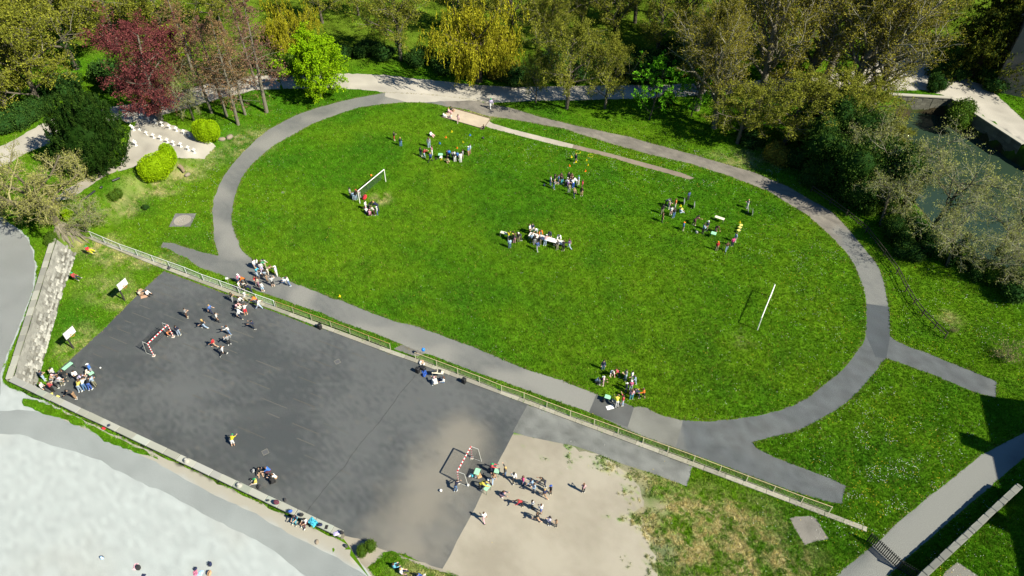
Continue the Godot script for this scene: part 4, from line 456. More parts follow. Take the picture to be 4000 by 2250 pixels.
	[-6.52, 0.0, -90.48, -1.91, "stand", 1.55, "cap white", "jeans", "tan+", "white cap, denim top, tan shorts: person standing at the top of the oval", "people at the top of the oval"],
	[-6.3, 0.0, -91.0, -1.48, "stand", 1.6, "b", "lightblue", "tan+", "light blue top, tan shorts: person standing at the top of the oval", "people at the top of the oval"],
	[-9.27, 0.0, -88.53, -1.75, "crouch", 1.3, "b", "khaki", "tan", "khaki top, tan trousers: person crouching at the top of the oval", "people at the top of the oval"],
	[-3.6, 0.0, -103.71, 0.24, "walk", 1.85, "cap green", "lilac", "white", "green cap, lilac top, white trousers: person walking walking on the far path", "people walking on the far path"],
	[-10.25, 0.0, -102.3, 1.54, "sit", 1.6, "y", "pink", "pink", "pink top, pink trousers: person sitting at the sandpit", "people at the sandpit"],
	[-9.88, 0.0, -102.8, 1.27, "sit", 1.6, "d", "black", "tan", "black top, tan trousers: person sitting at the sandpit", "people at the sandpit"],
	[-10.97, 0.0, -101.11, 1.7, "sit", 1.5, "d", "white", "white", "white top, white trousers: person sitting at the sandpit", "people at the sandpit"],
	[-9.78, 0.0, -100.71, -1.72, "sit", 1.5, "b", "cream", "purple", "cream top, purple trousers: person sitting at the sandpit", "people at the sandpit"],
	[-8.56, 0.0, -99.4, 3.42, "walk", 1.5, "n", "pink", "pink", "pink top, pink trousers: person walking at the sandpit", "people at the sandpit"],
	[-4.58, 0.0, -97.61, -1.56, "sit", 1.5, "b", "black", "black", "black top, black trousers: person sitting at the sandpit", "people at the sandpit"],
	[-22.25, 0.0, -80.2, 1.3, "stand", 1.6, "cap black", "grey", "khaki", "black cap, grey top, khaki trousers: person standing beside the left goal post", "people beside the left goal post"],
	[-22.08, 0.0, -79.83, 1.73, "crouch", 1.5, "d", "black", "black", "black top, black trousers: person crouching beside the left goal post", "people beside the left goal post"],
	[-21.74, 0.0, -79.66, 3.03, "stand", 1.4, "b", "lightblue", "palejeans", "light blue top, pale denim trousers: person standing beside the left goal post", "people beside the left goal post"],
	[-21.38, 0.0, -79.67, 3.46, "stand", 1.45, "d", "black", "palejeans", "black top, pale denim trousers: person standing beside the left goal post", "people beside the left goal post"],
	[-20.96, 0.0, -80.29, -1.53, "bend", 1.5, "cap red", "red", "white", "red cap, red top, white trousers: person bending over beside the left goal post", "people beside the left goal post"],
	[-19.74, 0.0, -77.53, 1.34, "stand", 1.5, "d", "white", "palejeans", "white top, pale denim trousers: person standing in the huddle below the left goal", "people in the huddle below the left goal"],
	[-19.47, 0.0, -76.65, 3.34, "crouch", 1.5, "cap pink", "white", "black", "pink cap, white top, black trousers: person crouching in the huddle below the left goal", "people in the huddle below the left goal"],
	[-19.04, 0.0, -76.1, 3.06, "crouch", 1.5, "cap rose", "rose", "maroon", "rose cap, rose top, maroon trousers: person crouching in the huddle below the left goal", "people in the huddle below the left goal"],
	[-18.44, 0.0, -76.42, -1.92, "bend", 1.5, "b", "cream", "brown", "cream top, brown trousers: person bending over in the huddle below the left goal", "people in the huddle below the left goal"],
	[-18.06, 0.0, -76.43, -1.49, "stand", 1.4, "cap white", "white", "royal", "white cap, white top, royal blue trousers: person standing in the huddle below the left goal", "people in the huddle below the left goal"],
	[-18.1, 0.0, -77.37, -1.77, "bend", 1.75, "y", "navy", "navy", "navy top, navy trousers: person bending over in the huddle below the left goal", "people in the huddle below the left goal"],
	[-19.29, 0.0, -77.64, 1.8, "bend", 1.5, "l", "black", "darkgrey", "black top, dark grey trousers: person bending over in the huddle below the left goal", "people in the huddle below the left goal"],
	[-19.19, 1.1, -32.06, -0.36, "ledge", 1.6, "d", "navy", "teal", "navy top, teal trousers: person sitting on the parapet with bare arms", "people on the parapet with bare arms"],
	[-18.19, 1.1, -31.72, -0.36, "ledge", 1.6, "l", "white", "maroon", "white top, maroon trousers: person sitting on the parapet beside a blue jacket", "people on the parapet beside a blue jacket"],
	[-52.81, 0.55, -63.42, 1.26, "sit", 1.6, "cap green", "red", "navy", "green cap, red top, navy trousers: person sitting on the slope of the stone bank", "people on the slope of the stone bank"],
	[-53.05, 0.6, -68.13, 1.26, "sit", 1.6, "cap green", "red", "yellow", "green cap, red top, yellow trousers: person sitting under the twisted tree roots", "people under the twisted tree roots"]]

const PAL := {"white": Color(.8, .8, .8), "cream": Color(.68, .62, .5), "black": Color(.016, .016, .019), "navy": Color(.012, .02, .07), "blue": Color(.02, .16, .6), "royal": Color(.02, .09, .42), "lightblue": Color(.4, .56, .78), "jeans": Color(.09, .2, .42), "palejeans": Color(.36, .48, .66), "red": Color(.62, .02, .035), "pink": Color(.75, .42, .47), "hotpink": Color(.72, .06, .25), "rose": Color(.5, .16, .26), "orange": Color(.85, .2, .015), "yellow": Color(.82, .66, .015), "green": Color(.02, .28, .1), "darkgreen": Color(.015, .07, .04), "grey": Color(.3, .31, .33), "darkgrey": Color(.05, .05, .055), "brown": Color(.11, .05, .03), "tan": Color(.46, .28, .16), "purple": Color(.24, .09, .36), "lilac": Color(.55, .48, .74), "maroon": Color(.12, .025, .045), "teal": Color(.05, .42, .58), "khaki": Color(.3, .28, .16)}
const HAIR := {"d": Color(.02, .014, .01), "l": Color(.02, .014, .01), "b": Color(.09, .045, .02), "n": Color(.1, .045, .02), "y": Color(.42, .27, .1), "Y": Color(.5, .33, .12)}
var rng := RandomNumberGenerator.new()
var mats := {}
var taken := {}
var noise_a := FastNoiseLite.new()
var noise_b := FastNoiseLite.new()
var noise_c := FastNoiseLite.new()
var tex := {}

class MB:
	var v := PackedVector3Array()
	var n := PackedVector3Array()
	var c := PackedColorArray()
	var ix := PackedInt32Array()
	var col := Color.WHITE
	func tri(a: Vector3, b: Vector3, d: Vector3) -> void:
		var nn := (d - a).cross(b - a).normalized()
		var k := v.size()
		v.push_back(a); v.push_back(b); v.push_back(d)
		n.push_back(nn); n.push_back(nn); n.push_back(nn)
		c.push_back(col); c.push_back(col); c.push_back(col)
		ix.push_back(k); ix.push_back(k + 1); ix.push_back(k + 2)
	func quad(a: Vector3, b: Vector3, d: Vector3, e: Vector3) -> void:
		var nn := (d - a).cross(b - a).normalized()
		var k := v.size()
		v.push_back(a); v.push_back(b); v.push_back(d); v.push_back(e)
		for i in 4:
			n.push_back(nn); c.push_back(col)
		ix.append_array(PackedInt32Array([k, k + 1, k + 2, k, k + 2, k + 3]))
	func box(o: Vector3, s: Vector3, b := Basis()) -> void:
		var x := b.x * s.x * .5
		var y := b.y * s.y * .5
		var z := b.z * s.z * .5
		quad(o - x + y + z, o - x + y - z, o + x + y - z, o + x + y + z)
		quad(o - x - y - z, o - x - y + z, o + x - y + z, o + x - y - z)
		quad(o + x - y + z, o + x + y + z, o + x + y - z, o + x - y - z)
		quad(o - x - y - z, o - x + y - z, o - x + y + z, o - x - y + z)
		quad(o - x - y + z, o - x + y + z, o + x + y + z, o + x - y + z)
		quad(o + x - y - z, o + x + y - z, o - x + y - z, o - x - y - z)
	# a box whose four upright edges and top rim are chamfered by e
	func block(o: Vector3, s: Vector3, e: float, b := Basis(), wob := 0.0, r: RandomNumberGenerator = null) -> void:
		var hx := s.x * .5
		var hz := s.z * .5
		var ring := [Vector2(-hx, -hz + e), Vector2(-hx + e, -hz), Vector2(hx - e, -hz), Vector2(hx, -hz + e), Vector2(hx, hz - e), Vector2(hx - e, hz), Vector2(-hx + e, hz), Vector2(-hx, hz - e)]
		var lo := []
		var mid := []
		var top := []
		for p: Vector2 in ring:
			var q := p
			if r: q += Vector2(r.randf_range(-wob, wob), r.randf_range(-wob, wob))
			var up := s.y * .5 + (r.randf_range(-wob, wob) if r else 0.0)
			lo.append(o + b * Vector3(q.x, -s.y * .5, q.y))
			mid.append(o + b * Vector3(q.x, up - e, q.y))
			var t := q * (1.0 - 2.0 * e / maxf(s.x, s.z)) if minf(s.x, s.z) > 4 * e else q * .75
			top.append(o + b * Vector3(t.x, up, t.y))
		for i in 8:
			var j := (i + 1) % 8
			quad(lo[i], lo[j], mid[j], mid[i])
			quad(mid[i], mid[j], top[j], top[i])
		for i in range(1, 7): tri(top[0], top[i], top[i + 1])
	func tube(pts: Array, rad: Array, sides: int, cap := true) -> void:
		var k := v.size()
		var m := pts.size()
		var side := Vector3.ZERO
		for i in m:
			var d: Vector3 = (pts[mini(i + 1, m - 1)] - pts[maxi(i - 1, 0)])
			d = d.normalized() if d.length() > 1e-6 else Vector3.UP
			if side == Vector3.ZERO: side = d.cross(Vector3(.31, .17, .93) if absf(d.y) > .8 else Vector3.UP).normalized()
			side = (side - d * side.dot(d)).normalized()
			var w := d.cross(side)
			for j in sides:
				var a := TAU * j / sides
				var o := side * cos(a) + w * sin(a)
				v.push_back(pts[i] + o * rad[i]); n.push_back(o); c.push_back(col)
		for i in m - 1:
			for j in sides:
				var a := k + i * sides + j
				var b := k + i * sides + (j + 1) % sides
				ix.append_array(PackedInt32Array([a, a + sides, b, b, a + sides, b + sides]))
		if cap:
			for e in [0, m - 1]:
				var q := k + int(e) * sides
				for j in range(1, sides - 1): ix.append_array(PackedInt32Array([q, q + j, q + j + 1]))
	func bar(a: Vector3, b: Vector3, r: float, sides := 6) -> void:
		tube([a, b], [r, r], sides)
	func ball(o: Vector3, r: Vector3, rings: int, segs: int, b := Basis(), lo := -1.0, wob := 0.0, rr: RandomNumberGenerator = null) -> void:
		var k := v.size()
		for i in rings + 1:
			var t := asin(lo) + (PI / 2 - asin(lo)) * i / rings
			for j in segs:
				var a := TAU * j / segs
				var d := Vector3(cos(t) * cos(a), sin(t), cos(t) * sin(a))
				var s := 1.0 + (rr.randf_range(-wob, wob) if rr else 0.0)
				v.push_back(o + b * (d * r * s)); n.push_back(b * (d / r).normalized()); c.push_back(col)
		for i in rings:
			for j in segs:
				var a := k + i * segs + j
				var e := k + i * segs + (j + 1) % segs
				ix.append_array(PackedInt32Array([a, e, a + segs, e, e + segs, a + segs]))
	func add(o: MB, t: Transform3D, tint := Color.WHITE) -> void:
		var k := v.size()
		for p in o.v: v.push_back(t * p)
		for p in o.n: n.push_back((t.basis * p).normalized())
		for p in o.c: c.push_back(p * tint)
		var flip := t.basis.determinant() < 0
		for i in range(0, o.ix.size(), 3):
			ix.push_back(o.ix[i] + k); ix.push_back(o.ix[i + (2 if flip else 1)] + k); ix.push_back(o.ix[i + (1 if flip else 2)] + k)
	func mesh() -> ArrayMesh:
		var a := []
		a.resize(Mesh.ARRAY_MAX)
		a[Mesh.ARRAY_VERTEX] = v; a[Mesh.ARRAY_NORMAL] = n; a[Mesh.ARRAY_COLOR] = c; a[Mesh.ARRAY_INDEX] = ix
		var m := ArrayMesh.new()
		m.add_surface_from_arrays(Mesh.PRIMITIVE_TRIANGLES, a)
		return m

func numbered(called: String) -> String:
	taken[called] = taken.get(called, -1) + 1
	return called if taken[called] == 0 else "%s_%03d" % [called, taken[called]]
func lin(c: Color) -> Color:
	return c.linear_to_srgb()
func mat(c: Color, rough := .8, metal := 0.0, key := "") -> StandardMaterial3D:
	var k := "%.3f %.3f %.3f %.2f %.2f %s" % [c.r, c.g, c.b, rough, metal, key]
	if not mats.has(k):
		var m := StandardMaterial3D.new()
		m.albedo_color = lin(c); m.roughness = rough; m.metallic = metal
		m.vertex_color_use_as_albedo = true
		mats[k] = m
	return mats[k]
func cloth(c: Color) -> StandardMaterial3D:
	var m := mat(c, .9, 0.0, "cloth")
	m.rim_enabled = true; m.rim = .25
	return m
func grain(size: int, f: float, lo: float, hi: float, seed_: int, tint := Color.WHITE) -> ImageTexture:
	var nz := FastNoiseLite.new()
	nz.seed = seed_; nz.frequency = f; nz.fractal_octaves = 4; nz.fractal_gain = .6
	var im := nz.get_seamless_image(size, size)
	im.convert(Image.FORMAT_RGB8)
	var d := im.get_data()
	var lut := []
	for i in 256:
		var t := lo + (hi - lo) * i / 255.0
		lut.append([clampi(int(255 * t * tint.r), 0, 255), clampi(int(255 * t * tint.g), 0, 255), clampi(int(255 * t * tint.b), 0, 255)])
	for i in range(0, d.size(), 3):
		var l: Array = lut[d[i]]
		d[i] = l[0]; d[i + 1] = l[1]; d[i + 2] = l[2]
	return ImageTexture.create_from_image(Image.create_from_data(size, size, false, Image.FORMAT_RGB8, d))
func soil(t: ImageTexture, metres: float, rough := .95, bump := 0.0, key := "") -> StandardMaterial3D:
	var m := StandardMaterial3D.new()
	m.albedo_texture = t; m.roughness = rough; m.vertex_color_use_as_albedo = true
	m.uv1_triplanar = true; m.uv1_world_triplanar = true; m.uv1_scale = Vector3.ONE / metres
	if bump > 0:
		m.heightmap_enabled = true; m.heightmap_texture = t; m.heightmap_scale = bump
	return m
func put(called: String, mb, m: Material, parent: Node = null) -> MeshInstance3D:
	var o := MeshInstance3D.new()
	o.mesh = mb.mesh() if mb is MB else mb
	o.material_override = m
	if parent:
		o.name = called
		parent.add_child(o, true)
	else:
		o.name = numbered(called)
		add_child(o)
	return o
func tag(o: Node, label: String, category: String, group := "") -> Node:
	o.set_meta("label", label); o.set_meta("category", category)
	if group: o.set_meta("group", group)
	return o
func thing(called: String, label: String, category: String, at := Vector3.ZERO, turn := 0.0, group := "") -> Node3D:
	var o := Node3D.new()
	o.name = numbered(called)
	add_child(o)
	o.position = at; o.rotation.y = turn
	tag(o, label, category, group)
	return o
func copy(src: Node3D, label: String, at: Vector3, turn := 0.0, scl := 1.0, group := "") -> Node3D:
	var o: Node3D = src.duplicate()
	o.name = numbered(String(src.name).rstrip("0123456789").trim_suffix("_"))
	add_child(o)
	o.position = at; o.rotation = Vector3(0, turn, 0); o.scale = Vector3.ONE * scl
	o.set_meta("label", label)
	if group: o.set_meta("group", group)
	return o
func struct(o: Node) -> Node:
	o.set_meta("kind", "structure")
	return o
func stuff(o: Node) -> Node:
	o.set_meta("kind", "stuff")
	return o
func v2(a: Array) -> PackedVector2Array:
	var o := PackedVector2Array()
	for p in a: o.push_back(Vector2(p[0], p[1]))
	return o
func inside(p: Vector2, k: String) -> bool:
	return BOX[k].has_point(p) and Geometry2D.is_point_in_polygon(p, PG[k])
var PG := {}
var BOX := {}
var TPG := PackedVector2Array()

# height of the raised western terrace, 0 elsewhere
func terrace(x: float, z: float) -> float:
	var p := Vector2(x, z)
	if x > 0 or not Geometry2D.is_point_in_polygon(p, TPG): return 0.0
	var best := 1e9
	var hh := 0.0
	var ww := 1.0
	for i in TERRACE.size() - 1:
		var a: Array = TERRACE[i]
		var b: Array = TERRACE[i + 1]
		var A := Vector2(a[0], a[1])
		var B := Vector2(b[0], b[1])
		var t := clampf((p - A).dot(B - A) / (B - A).length_squared(), 0, 1)
		var d := p.distance_to(A.lerp(B, t))
		if d < best:
			best = d; hh = lerpf(a[2], b[2], t); ww = b[3]
	return hh * smoothstep(0.0, ww, best)
# the hollow of the pond, below 0
func hollow(x: float, z: float) -> float:
	if x < 40: return 0.0
	var p := Vector2(x, z)
	if not Geometry2D.is_point_in_polygon(p, PG.pond): return 0.0
	var best := 1e9
	var n: int = PG.pond.size()
	for i in n:
		var q := Geometry2D.get_closest_point_to_segment(p, PG.pond[i], PG.pond[(i + 1) % n])
		var w := 1.0 if i < 3 else 7.0
		best = minf(best, p.distance_to(q) / w)
	return -4.2 * smoothstep(0.0, 1.0, best)
func lie(x: float, z: float) -> float:
	return terrace(x, z) + hollow(x, z)
# uneven edge for a hand-cut or worn outline
func ragged(poly: PackedVector2Array, step: float, amp: float) -> PackedVector2Array:
	var o := PackedVector2Array()
	var n := poly.size()
	for i in n:
		var a := poly[i]
		var b := poly[(i + 1) % n]
		var k := maxi(1, int(a.distance_to(b) / step))
		var d := (b - a).orthogonal().normalized()
		for j in k:
			var q := a.lerp(b, float(j) / k)
			o.push_back(q + d * amp * (noise_b.get_noise_2d(q.x * 9, q.y * 9) * 1.6 + noise_c.get_noise_2d(q.x * 40, q.y * 40)))
	return o
# a sheet that fills an outline with square cells (cut at the rim), laid on the ground at lift
func sheet(called: String, poly: PackedVector2Array, cell: float, lift: float, colf: Callable, m: Material, flat := true, parent: Node = null) -> MeshInstance3D:
	var mb := MB.new()
	var box := Rect2(poly[0], Vector2.ZERO)
	for p in poly: box = box.expand(p)
	var x0 := floori(box.position.x / cell)
	var z0 := floori(box.position.y / cell)
	var nx := ceili(box.end.x / cell) - x0 + 1
	var nz := ceili(box.end.y / cell) - z0 + 1
	var cut := {}
	var n := poly.size()
	for i in n:
		var a := poly[i]
		var b := poly[(i + 1) % n]
		var k := int(a.distance_to(b) / (cell * .1)) + 2
		for j in k + 1:
			var q := a.lerp(b, float(j) / k)
			cut[Vector2i(floori(q.x / cell) - x0, floori(q.y / cell) - z0)] = true
	var vid := {}
	for j in nz:
		for i in nx:
			var a := Vector2((x0 + i) * cell, (z0 + j) * cell)
			if cut.has(Vector2i(i, j)):
				var sq := PackedVector2Array([a, a + Vector2(cell, 0), a + Vector2(cell, cell), a + Vector2(0, cell)])
				for piece in Geometry2D.intersect_polygons(sq, poly):
					var t := Geometry2D.triangulate_polygon(piece)
					var k := mb.v.size()
					for q in piece:
						mb.v.push_back(Vector3(q.x, lift + (0.0 if flat else lie(q.x, q.y)), q.y)); mb.n.push_back(Vector3.UP); mb.c.push_back(colf.call(q.x, q.y))
					for e in range(0, t.size(), 3):
						var f := (piece[t[e + 1]] - piece[t[e]]).cross(piece[t[e + 2]] - piece[t[e]]) < 0
						mb.ix.push_back(k + t[e]); mb.ix.push_back(k + t[e + (2 if f else 1)]); mb.ix.push_back(k + t[e + (1 if f else 2)])
			elif Geometry2D.is_point_in_polygon(a + Vector2(cell, cell) * .5, poly):
				var id := []
				for q in [Vector2i(i, j), Vector2i(i + 1, j), Vector2i(i + 1, j + 1), Vector2i(i, j + 1)]:
					if not vid.has(q):
						var x: float = (x0 + q.x) * cell
						var z: float = (z0 + q.y) * cell
						vid[q] = mb.v.size()
						mb.v.push_back(Vector3(x, lift + (0.0 if flat else lie(x, z)), z)); mb.n.push_back(Vector3.UP); mb.c.push_back(colf.call(x, z))
					id.append(vid[q])
				mb.ix.append_array(PackedInt32Array([id[0], id[1], id[2], id[0], id[2], id[3]]))
	if not flat:
		for i in mb.v.size():
			var p := mb.v[i]
			mb.n[i] = Vector3(lie(p.x - .4, p.z) - lie(p.x + .4, p.z), .8, lie(p.x, p.z - .4) - lie(p.x, p.z + .4)).normalized()
	return put(called, mb, m, parent)
func na(x: float, z: float, f := 1.0) -> float: return noise_a.get_noise_2d(x * f, z * f)
func nb(x: float, z: float, f := 1.0) -> float: return noise_b.get_noise_2d(x * f, z * f)
func nc(x: float, z: float, f := 1.0) -> float: return noise_c.get_noise_2d(x * f, z * f)

# ------------------------------------------------------------------ people
# bones: [a, b, radius at a, radius at b, zone]; returns vertices, normals, quads and the zone of each vertex
func nets(bones: Array, cell: float, k: float, carve: Array = []) -> Dictionary:
	var lo := Vector3.ONE * 1e9
	var hi := -lo
	for b in bones:
		var r: float = maxf(b[2], b[3]) + cell * 3
		for e in 2:
			lo = lo.min(b[e] - Vector3.ONE * r); hi = hi.max(b[e] + Vector3.ONE * r)
	var nx := ceili((hi.x - lo.x) / cell) + 1
	var ny := ceili((hi.y - lo.y) / cell) + 1
	var nz := ceili((hi.z - lo.z) / cell) + 1
	var f := PackedFloat32Array()
	f.resize(nx * ny * nz); f.fill(1.0)
	var zn := PackedByteArray()
	zn.resize(f.size())
	var zd := PackedFloat32Array()
	zd.resize(f.size()); zd.fill(9.0)
	for b in bones:
		var A: Vector3 = b[0]
		var B: Vector3 = b[1]
		var ra: float = b[2]
		var rb: float = b[3]
		var zone: int = b[4]
		var r := maxf(ra, rb) + cell * 2 + k
		var p0 := ((A.min(B) - Vector3.ONE * r - lo) / cell).floor()
		var p1 := ((A.max(B) + Vector3.ONE * r - lo) / cell).ceil()
		var AB := B - A
		var L := maxf(AB.length_squared(), 1e-9)
		for z in range(maxi(0, int(p0.z)), mini(nz, int(p1.z) + 1)):
			for y in range(maxi(0, int(p0.y)), mini(ny, int(p1.y) + 1)):
				var row := (z * ny + y) * nx
				for x in range(maxi(0, int(p0.x)), mini(nx, int(p1.x) + 1)):
					var p := lo + Vector3(x, y, z) * cell
					var t := clampf((p - A).dot(AB) / L, 0, 1)
					var d := p.distance_to(A + AB * t) - lerpf(ra, rb, t)
					var q := row + x
					var g := f[q]
					if d < zd[q]:
						zd[q] = d; zn[q] = zone
					var h := maxf(k - absf(g - d), 0) / k
					f[q] = minf(g, d) - h * h * k * .25
	for b in carve:
		for z in nz:
			for y in ny:
				for x in nx:
					var q := (z * ny + y) * nx + x
					if f[q] < .1:
						var p := lo + Vector3(x, y, z) * cell
						f[q] = maxf(f[q], b[1] - ((p - b[0]) / b[2]).length() * b[1] if b.size() > 2 else b[1] - p.distance_to(b[0]))
	var id := PackedInt32Array()
	id.resize(f.size()); id.fill(-1)
	var V := PackedVector3Array()
	var Z := PackedByteArray()
	var off := [0, 1, nx, nx + 1, nx * ny, nx * ny + 1, nx * ny + nx, nx * ny + nx + 1]
	var ed := [[0, 1], [2, 3], [4, 5], [6, 7], [0, 2], [1, 3], [4, 6], [5, 7], [0, 4], [1, 5], [2, 6], [3, 7]]
	for z in nz - 1:
		for y in ny - 1:
			for x in nx - 1:
				var q := (z * ny + y) * nx + x
				var m := 0
				for i in 8:
					if f[q + off[i]] < 0: m |= 1 << i
				if m == 0 or m == 255: continue
				var s := Vector3.ZERO
				var cnt := 0
				for e in ed:
					var a := f[q + off[e[0]]]
					var b := f[q + off[e[1]]]
					if (a < 0) != (b < 0):
						var t := a / (a - b)
						var i0: int = e[0]
						var i1: int = e[1]
						var pa := Vector3(i0 & 1, (i0 >> 1) & 1, i0 >> 2)
						s += pa.lerp(Vector3(i1 & 1, (i1 >> 1) & 1, i1 >> 2), t)
						cnt += 1
				id[q] = V.size()
				V.push_back(lo + (Vector3(x, y, z) + s / cnt) * cell)
				Z.push_back(zn[q])
	var Q := PackedInt32Array()
	var st := [1, nx, nx * ny]
	for z in range(1, nz - 1):
		for y in range(1, ny - 1):
			for x in range(1, nx - 1):
				var q := (z * ny + y) * nx + x
				for ax in 3:
					if (f[q] < 0) != (f[q + st[ax]] < 0):
						var u: int = st[(ax + 1) % 3]
						var w: int = st[(ax + 2) % 3]
						var a := [id[q], id[q - u], id[q - u - w], id[q - w]]
						if a.min() < 0: continue
						if f[q] < 0: a.reverse()
						for i in a: Q.push_back(i)
	var N := PackedVector3Array()
	N.resize(V.size())
	for i in range(0, Q.size(), 4):
		var nn := (V[Q[i + 2]] - V[Q[i]]).cross(V[Q[i + 1]] - V[Q[i + 3]])
		for j in 4: N[Q[i + j]] += nn
	var ctr := Vector3.ZERO
	for i in N.size(): N[i] = N[i].normalized()
	# outward test on the topmost vertex
	var top := 0
	for i in V.size():
		if V[i].y > V[top].y: top = i
	if V.size() and N[top].y < 0:
		for i in N.size(): N[i] = -N[i]
		Q.reverse()
	return {"v": V, "n": N, "q": Q, "z": Z}
func skin_mb(s: Dictionary, zones: Array, off: float, colf = null) -> MB:
	var mb := MB.new()
	var map := {}
	for i in range(0, s.q.size(), 4):
		if zones.size() and not (int(s.z[s.q[i]]) in zones): continue
		var id := []
		for j in 4:
			var k: int = s.q[i + j]
			if not map.has(k):
				map[k] = mb.v.size()
				mb.v.push_back(s.v[k] + s.n[k] * off); mb.n.push_back(s.n[k])
				mb.c.push_back(colf.call(s.v[k]) if colf != null else Color.WHITE)
			id.append(map[k])
		mb.ix.append_array(PackedInt32Array([id[0], id[1], id[2], id[0], id[2], id[3]]))
	return mb
var head_mb: MB
var hand_mb: MB
var hair_mb := {}
var poses := {}
func make_head() -> void:
	var b := [[Vector3(0, .03, -.015), Vector3(0, .035, .005), .088, .085, 0], [Vector3(0, -.03, .03), Vector3(0, -.065, .045), .06, .036, 0], [Vector3(0, .0, .088), Vector3(0, -.018, .104), .009, .014, 0], [Vector3(.084, .0, -.005), Vector3(.088, .018, -.012), .011, .014, 0], [Vector3(-.084, .0, -.005), Vector3(-.088, .018, -.012), .011, .014, 0], [Vector3(-.03, .026, .074), Vector3(.03, .026, .074), .014, .014, 0], [Vector3(-.018, -.045, .078), Vector3(.018, -.045, .078), .01, .01, 0], [Vector3(0, -.04, -.01), Vector3(0, -.12, -.02), .052, .05, 0]]
	var s := nets(b, .0085, .02)
	head_mb = skin_mb(s, [], 0.0, func(p: Vector3) -> Color:
		if p.z > .06 and minf(p.distance_to(Vector3(.031, .006, .085)), p.distance_to(Vector3(-.031, .006, .085))) < .017: return Color(.12, .1, .1)
		if p.z > .07 and absf(p.y + .045) < .011 and absf(p.x) < .026: return Color(.8, .45, .42)
		return Color.WHITE)
	var f := []
	f.append([Vector3(0, 0, 0), Vector3(0, -.085, 0), .03, .036, 0]); f.append([Vector3(.022, -.02, 0), Vector3(.026, -.085, .004), .022, .02, 0]); f.append([Vector3(-.022, -.02, 0), Vector3(-.026, -.085, .004), .022, .02, 0])
	for i in 4:
		var x := -.033 + .022 * i
		var L: float = [.068, .078, .074, .056][i]
		var a := Vector3(x, -.085, .002)
		var m := a + Vector3(x * .15, -L * .5, .006)
		var t := m + Vector3(0, -L * .42, .02)
		f.append([a, m, .0105, .0095, 0]); f.append([m, t, .0095, .008, 0])
	f.append([Vector3(-.03, -.03, .008), Vector3(-.052, -.066, .022), .016, .0115, 0]); f.append([Vector3(-.052, -.066, .022), Vector3(-.05, -.098, .034), .0115, .009, 0])
	hand_mb = skin_mb(nets(f, .0075, .008), [], 0.0)
	var cap := [[Vector3(0, .035, -.022), Vector3(0, .045, -.004), .1, .094, 0]]
	var face := [[Vector3(0, -.035, .1), .1]]
	hair_mb["short"] = skin_mb(nets(cap, .012, .02, face), [], 0.0)
	var lng := cap.duplicate()
	lng.append([Vector3(0, 0, -.06), Vector3(0, -.24, -.085), .088, .06, 0]); lng.append([Vector3(.06, -.02, -.03), Vector3(.06, -.16, -.03), .04, .03, 0]); lng.append([Vector3(-.06, -.02, -.03), Vector3(-.06, -.16, -.03), .04, .03, 0])
	hair_mb["long"] = skin_mb(nets(lng, .013, .03, face), [], 0.0)
	var hat := MB.new()
	hat.ball(Vector3(0, .04, -.012), Vector3(.108, .1, .118), 6, 14, Basis(), -.05)
	hat.block(Vector3(0, .045, .12), Vector3(.17, .016, .13), .02)
	hair_mb["cap"] = hat
	hair_mb["hood"] = skin_mb(nets([[Vector3(0, .03, -.03), Vector3(0, .03, -.01), .115, .11, 0], [Vector3(0, -.05, -.04), Vector3(0, -.12, -.03), .1, .11, 0]], .014, .03, [[Vector3(0, -.02, .11), .09]]), [], 0.0)
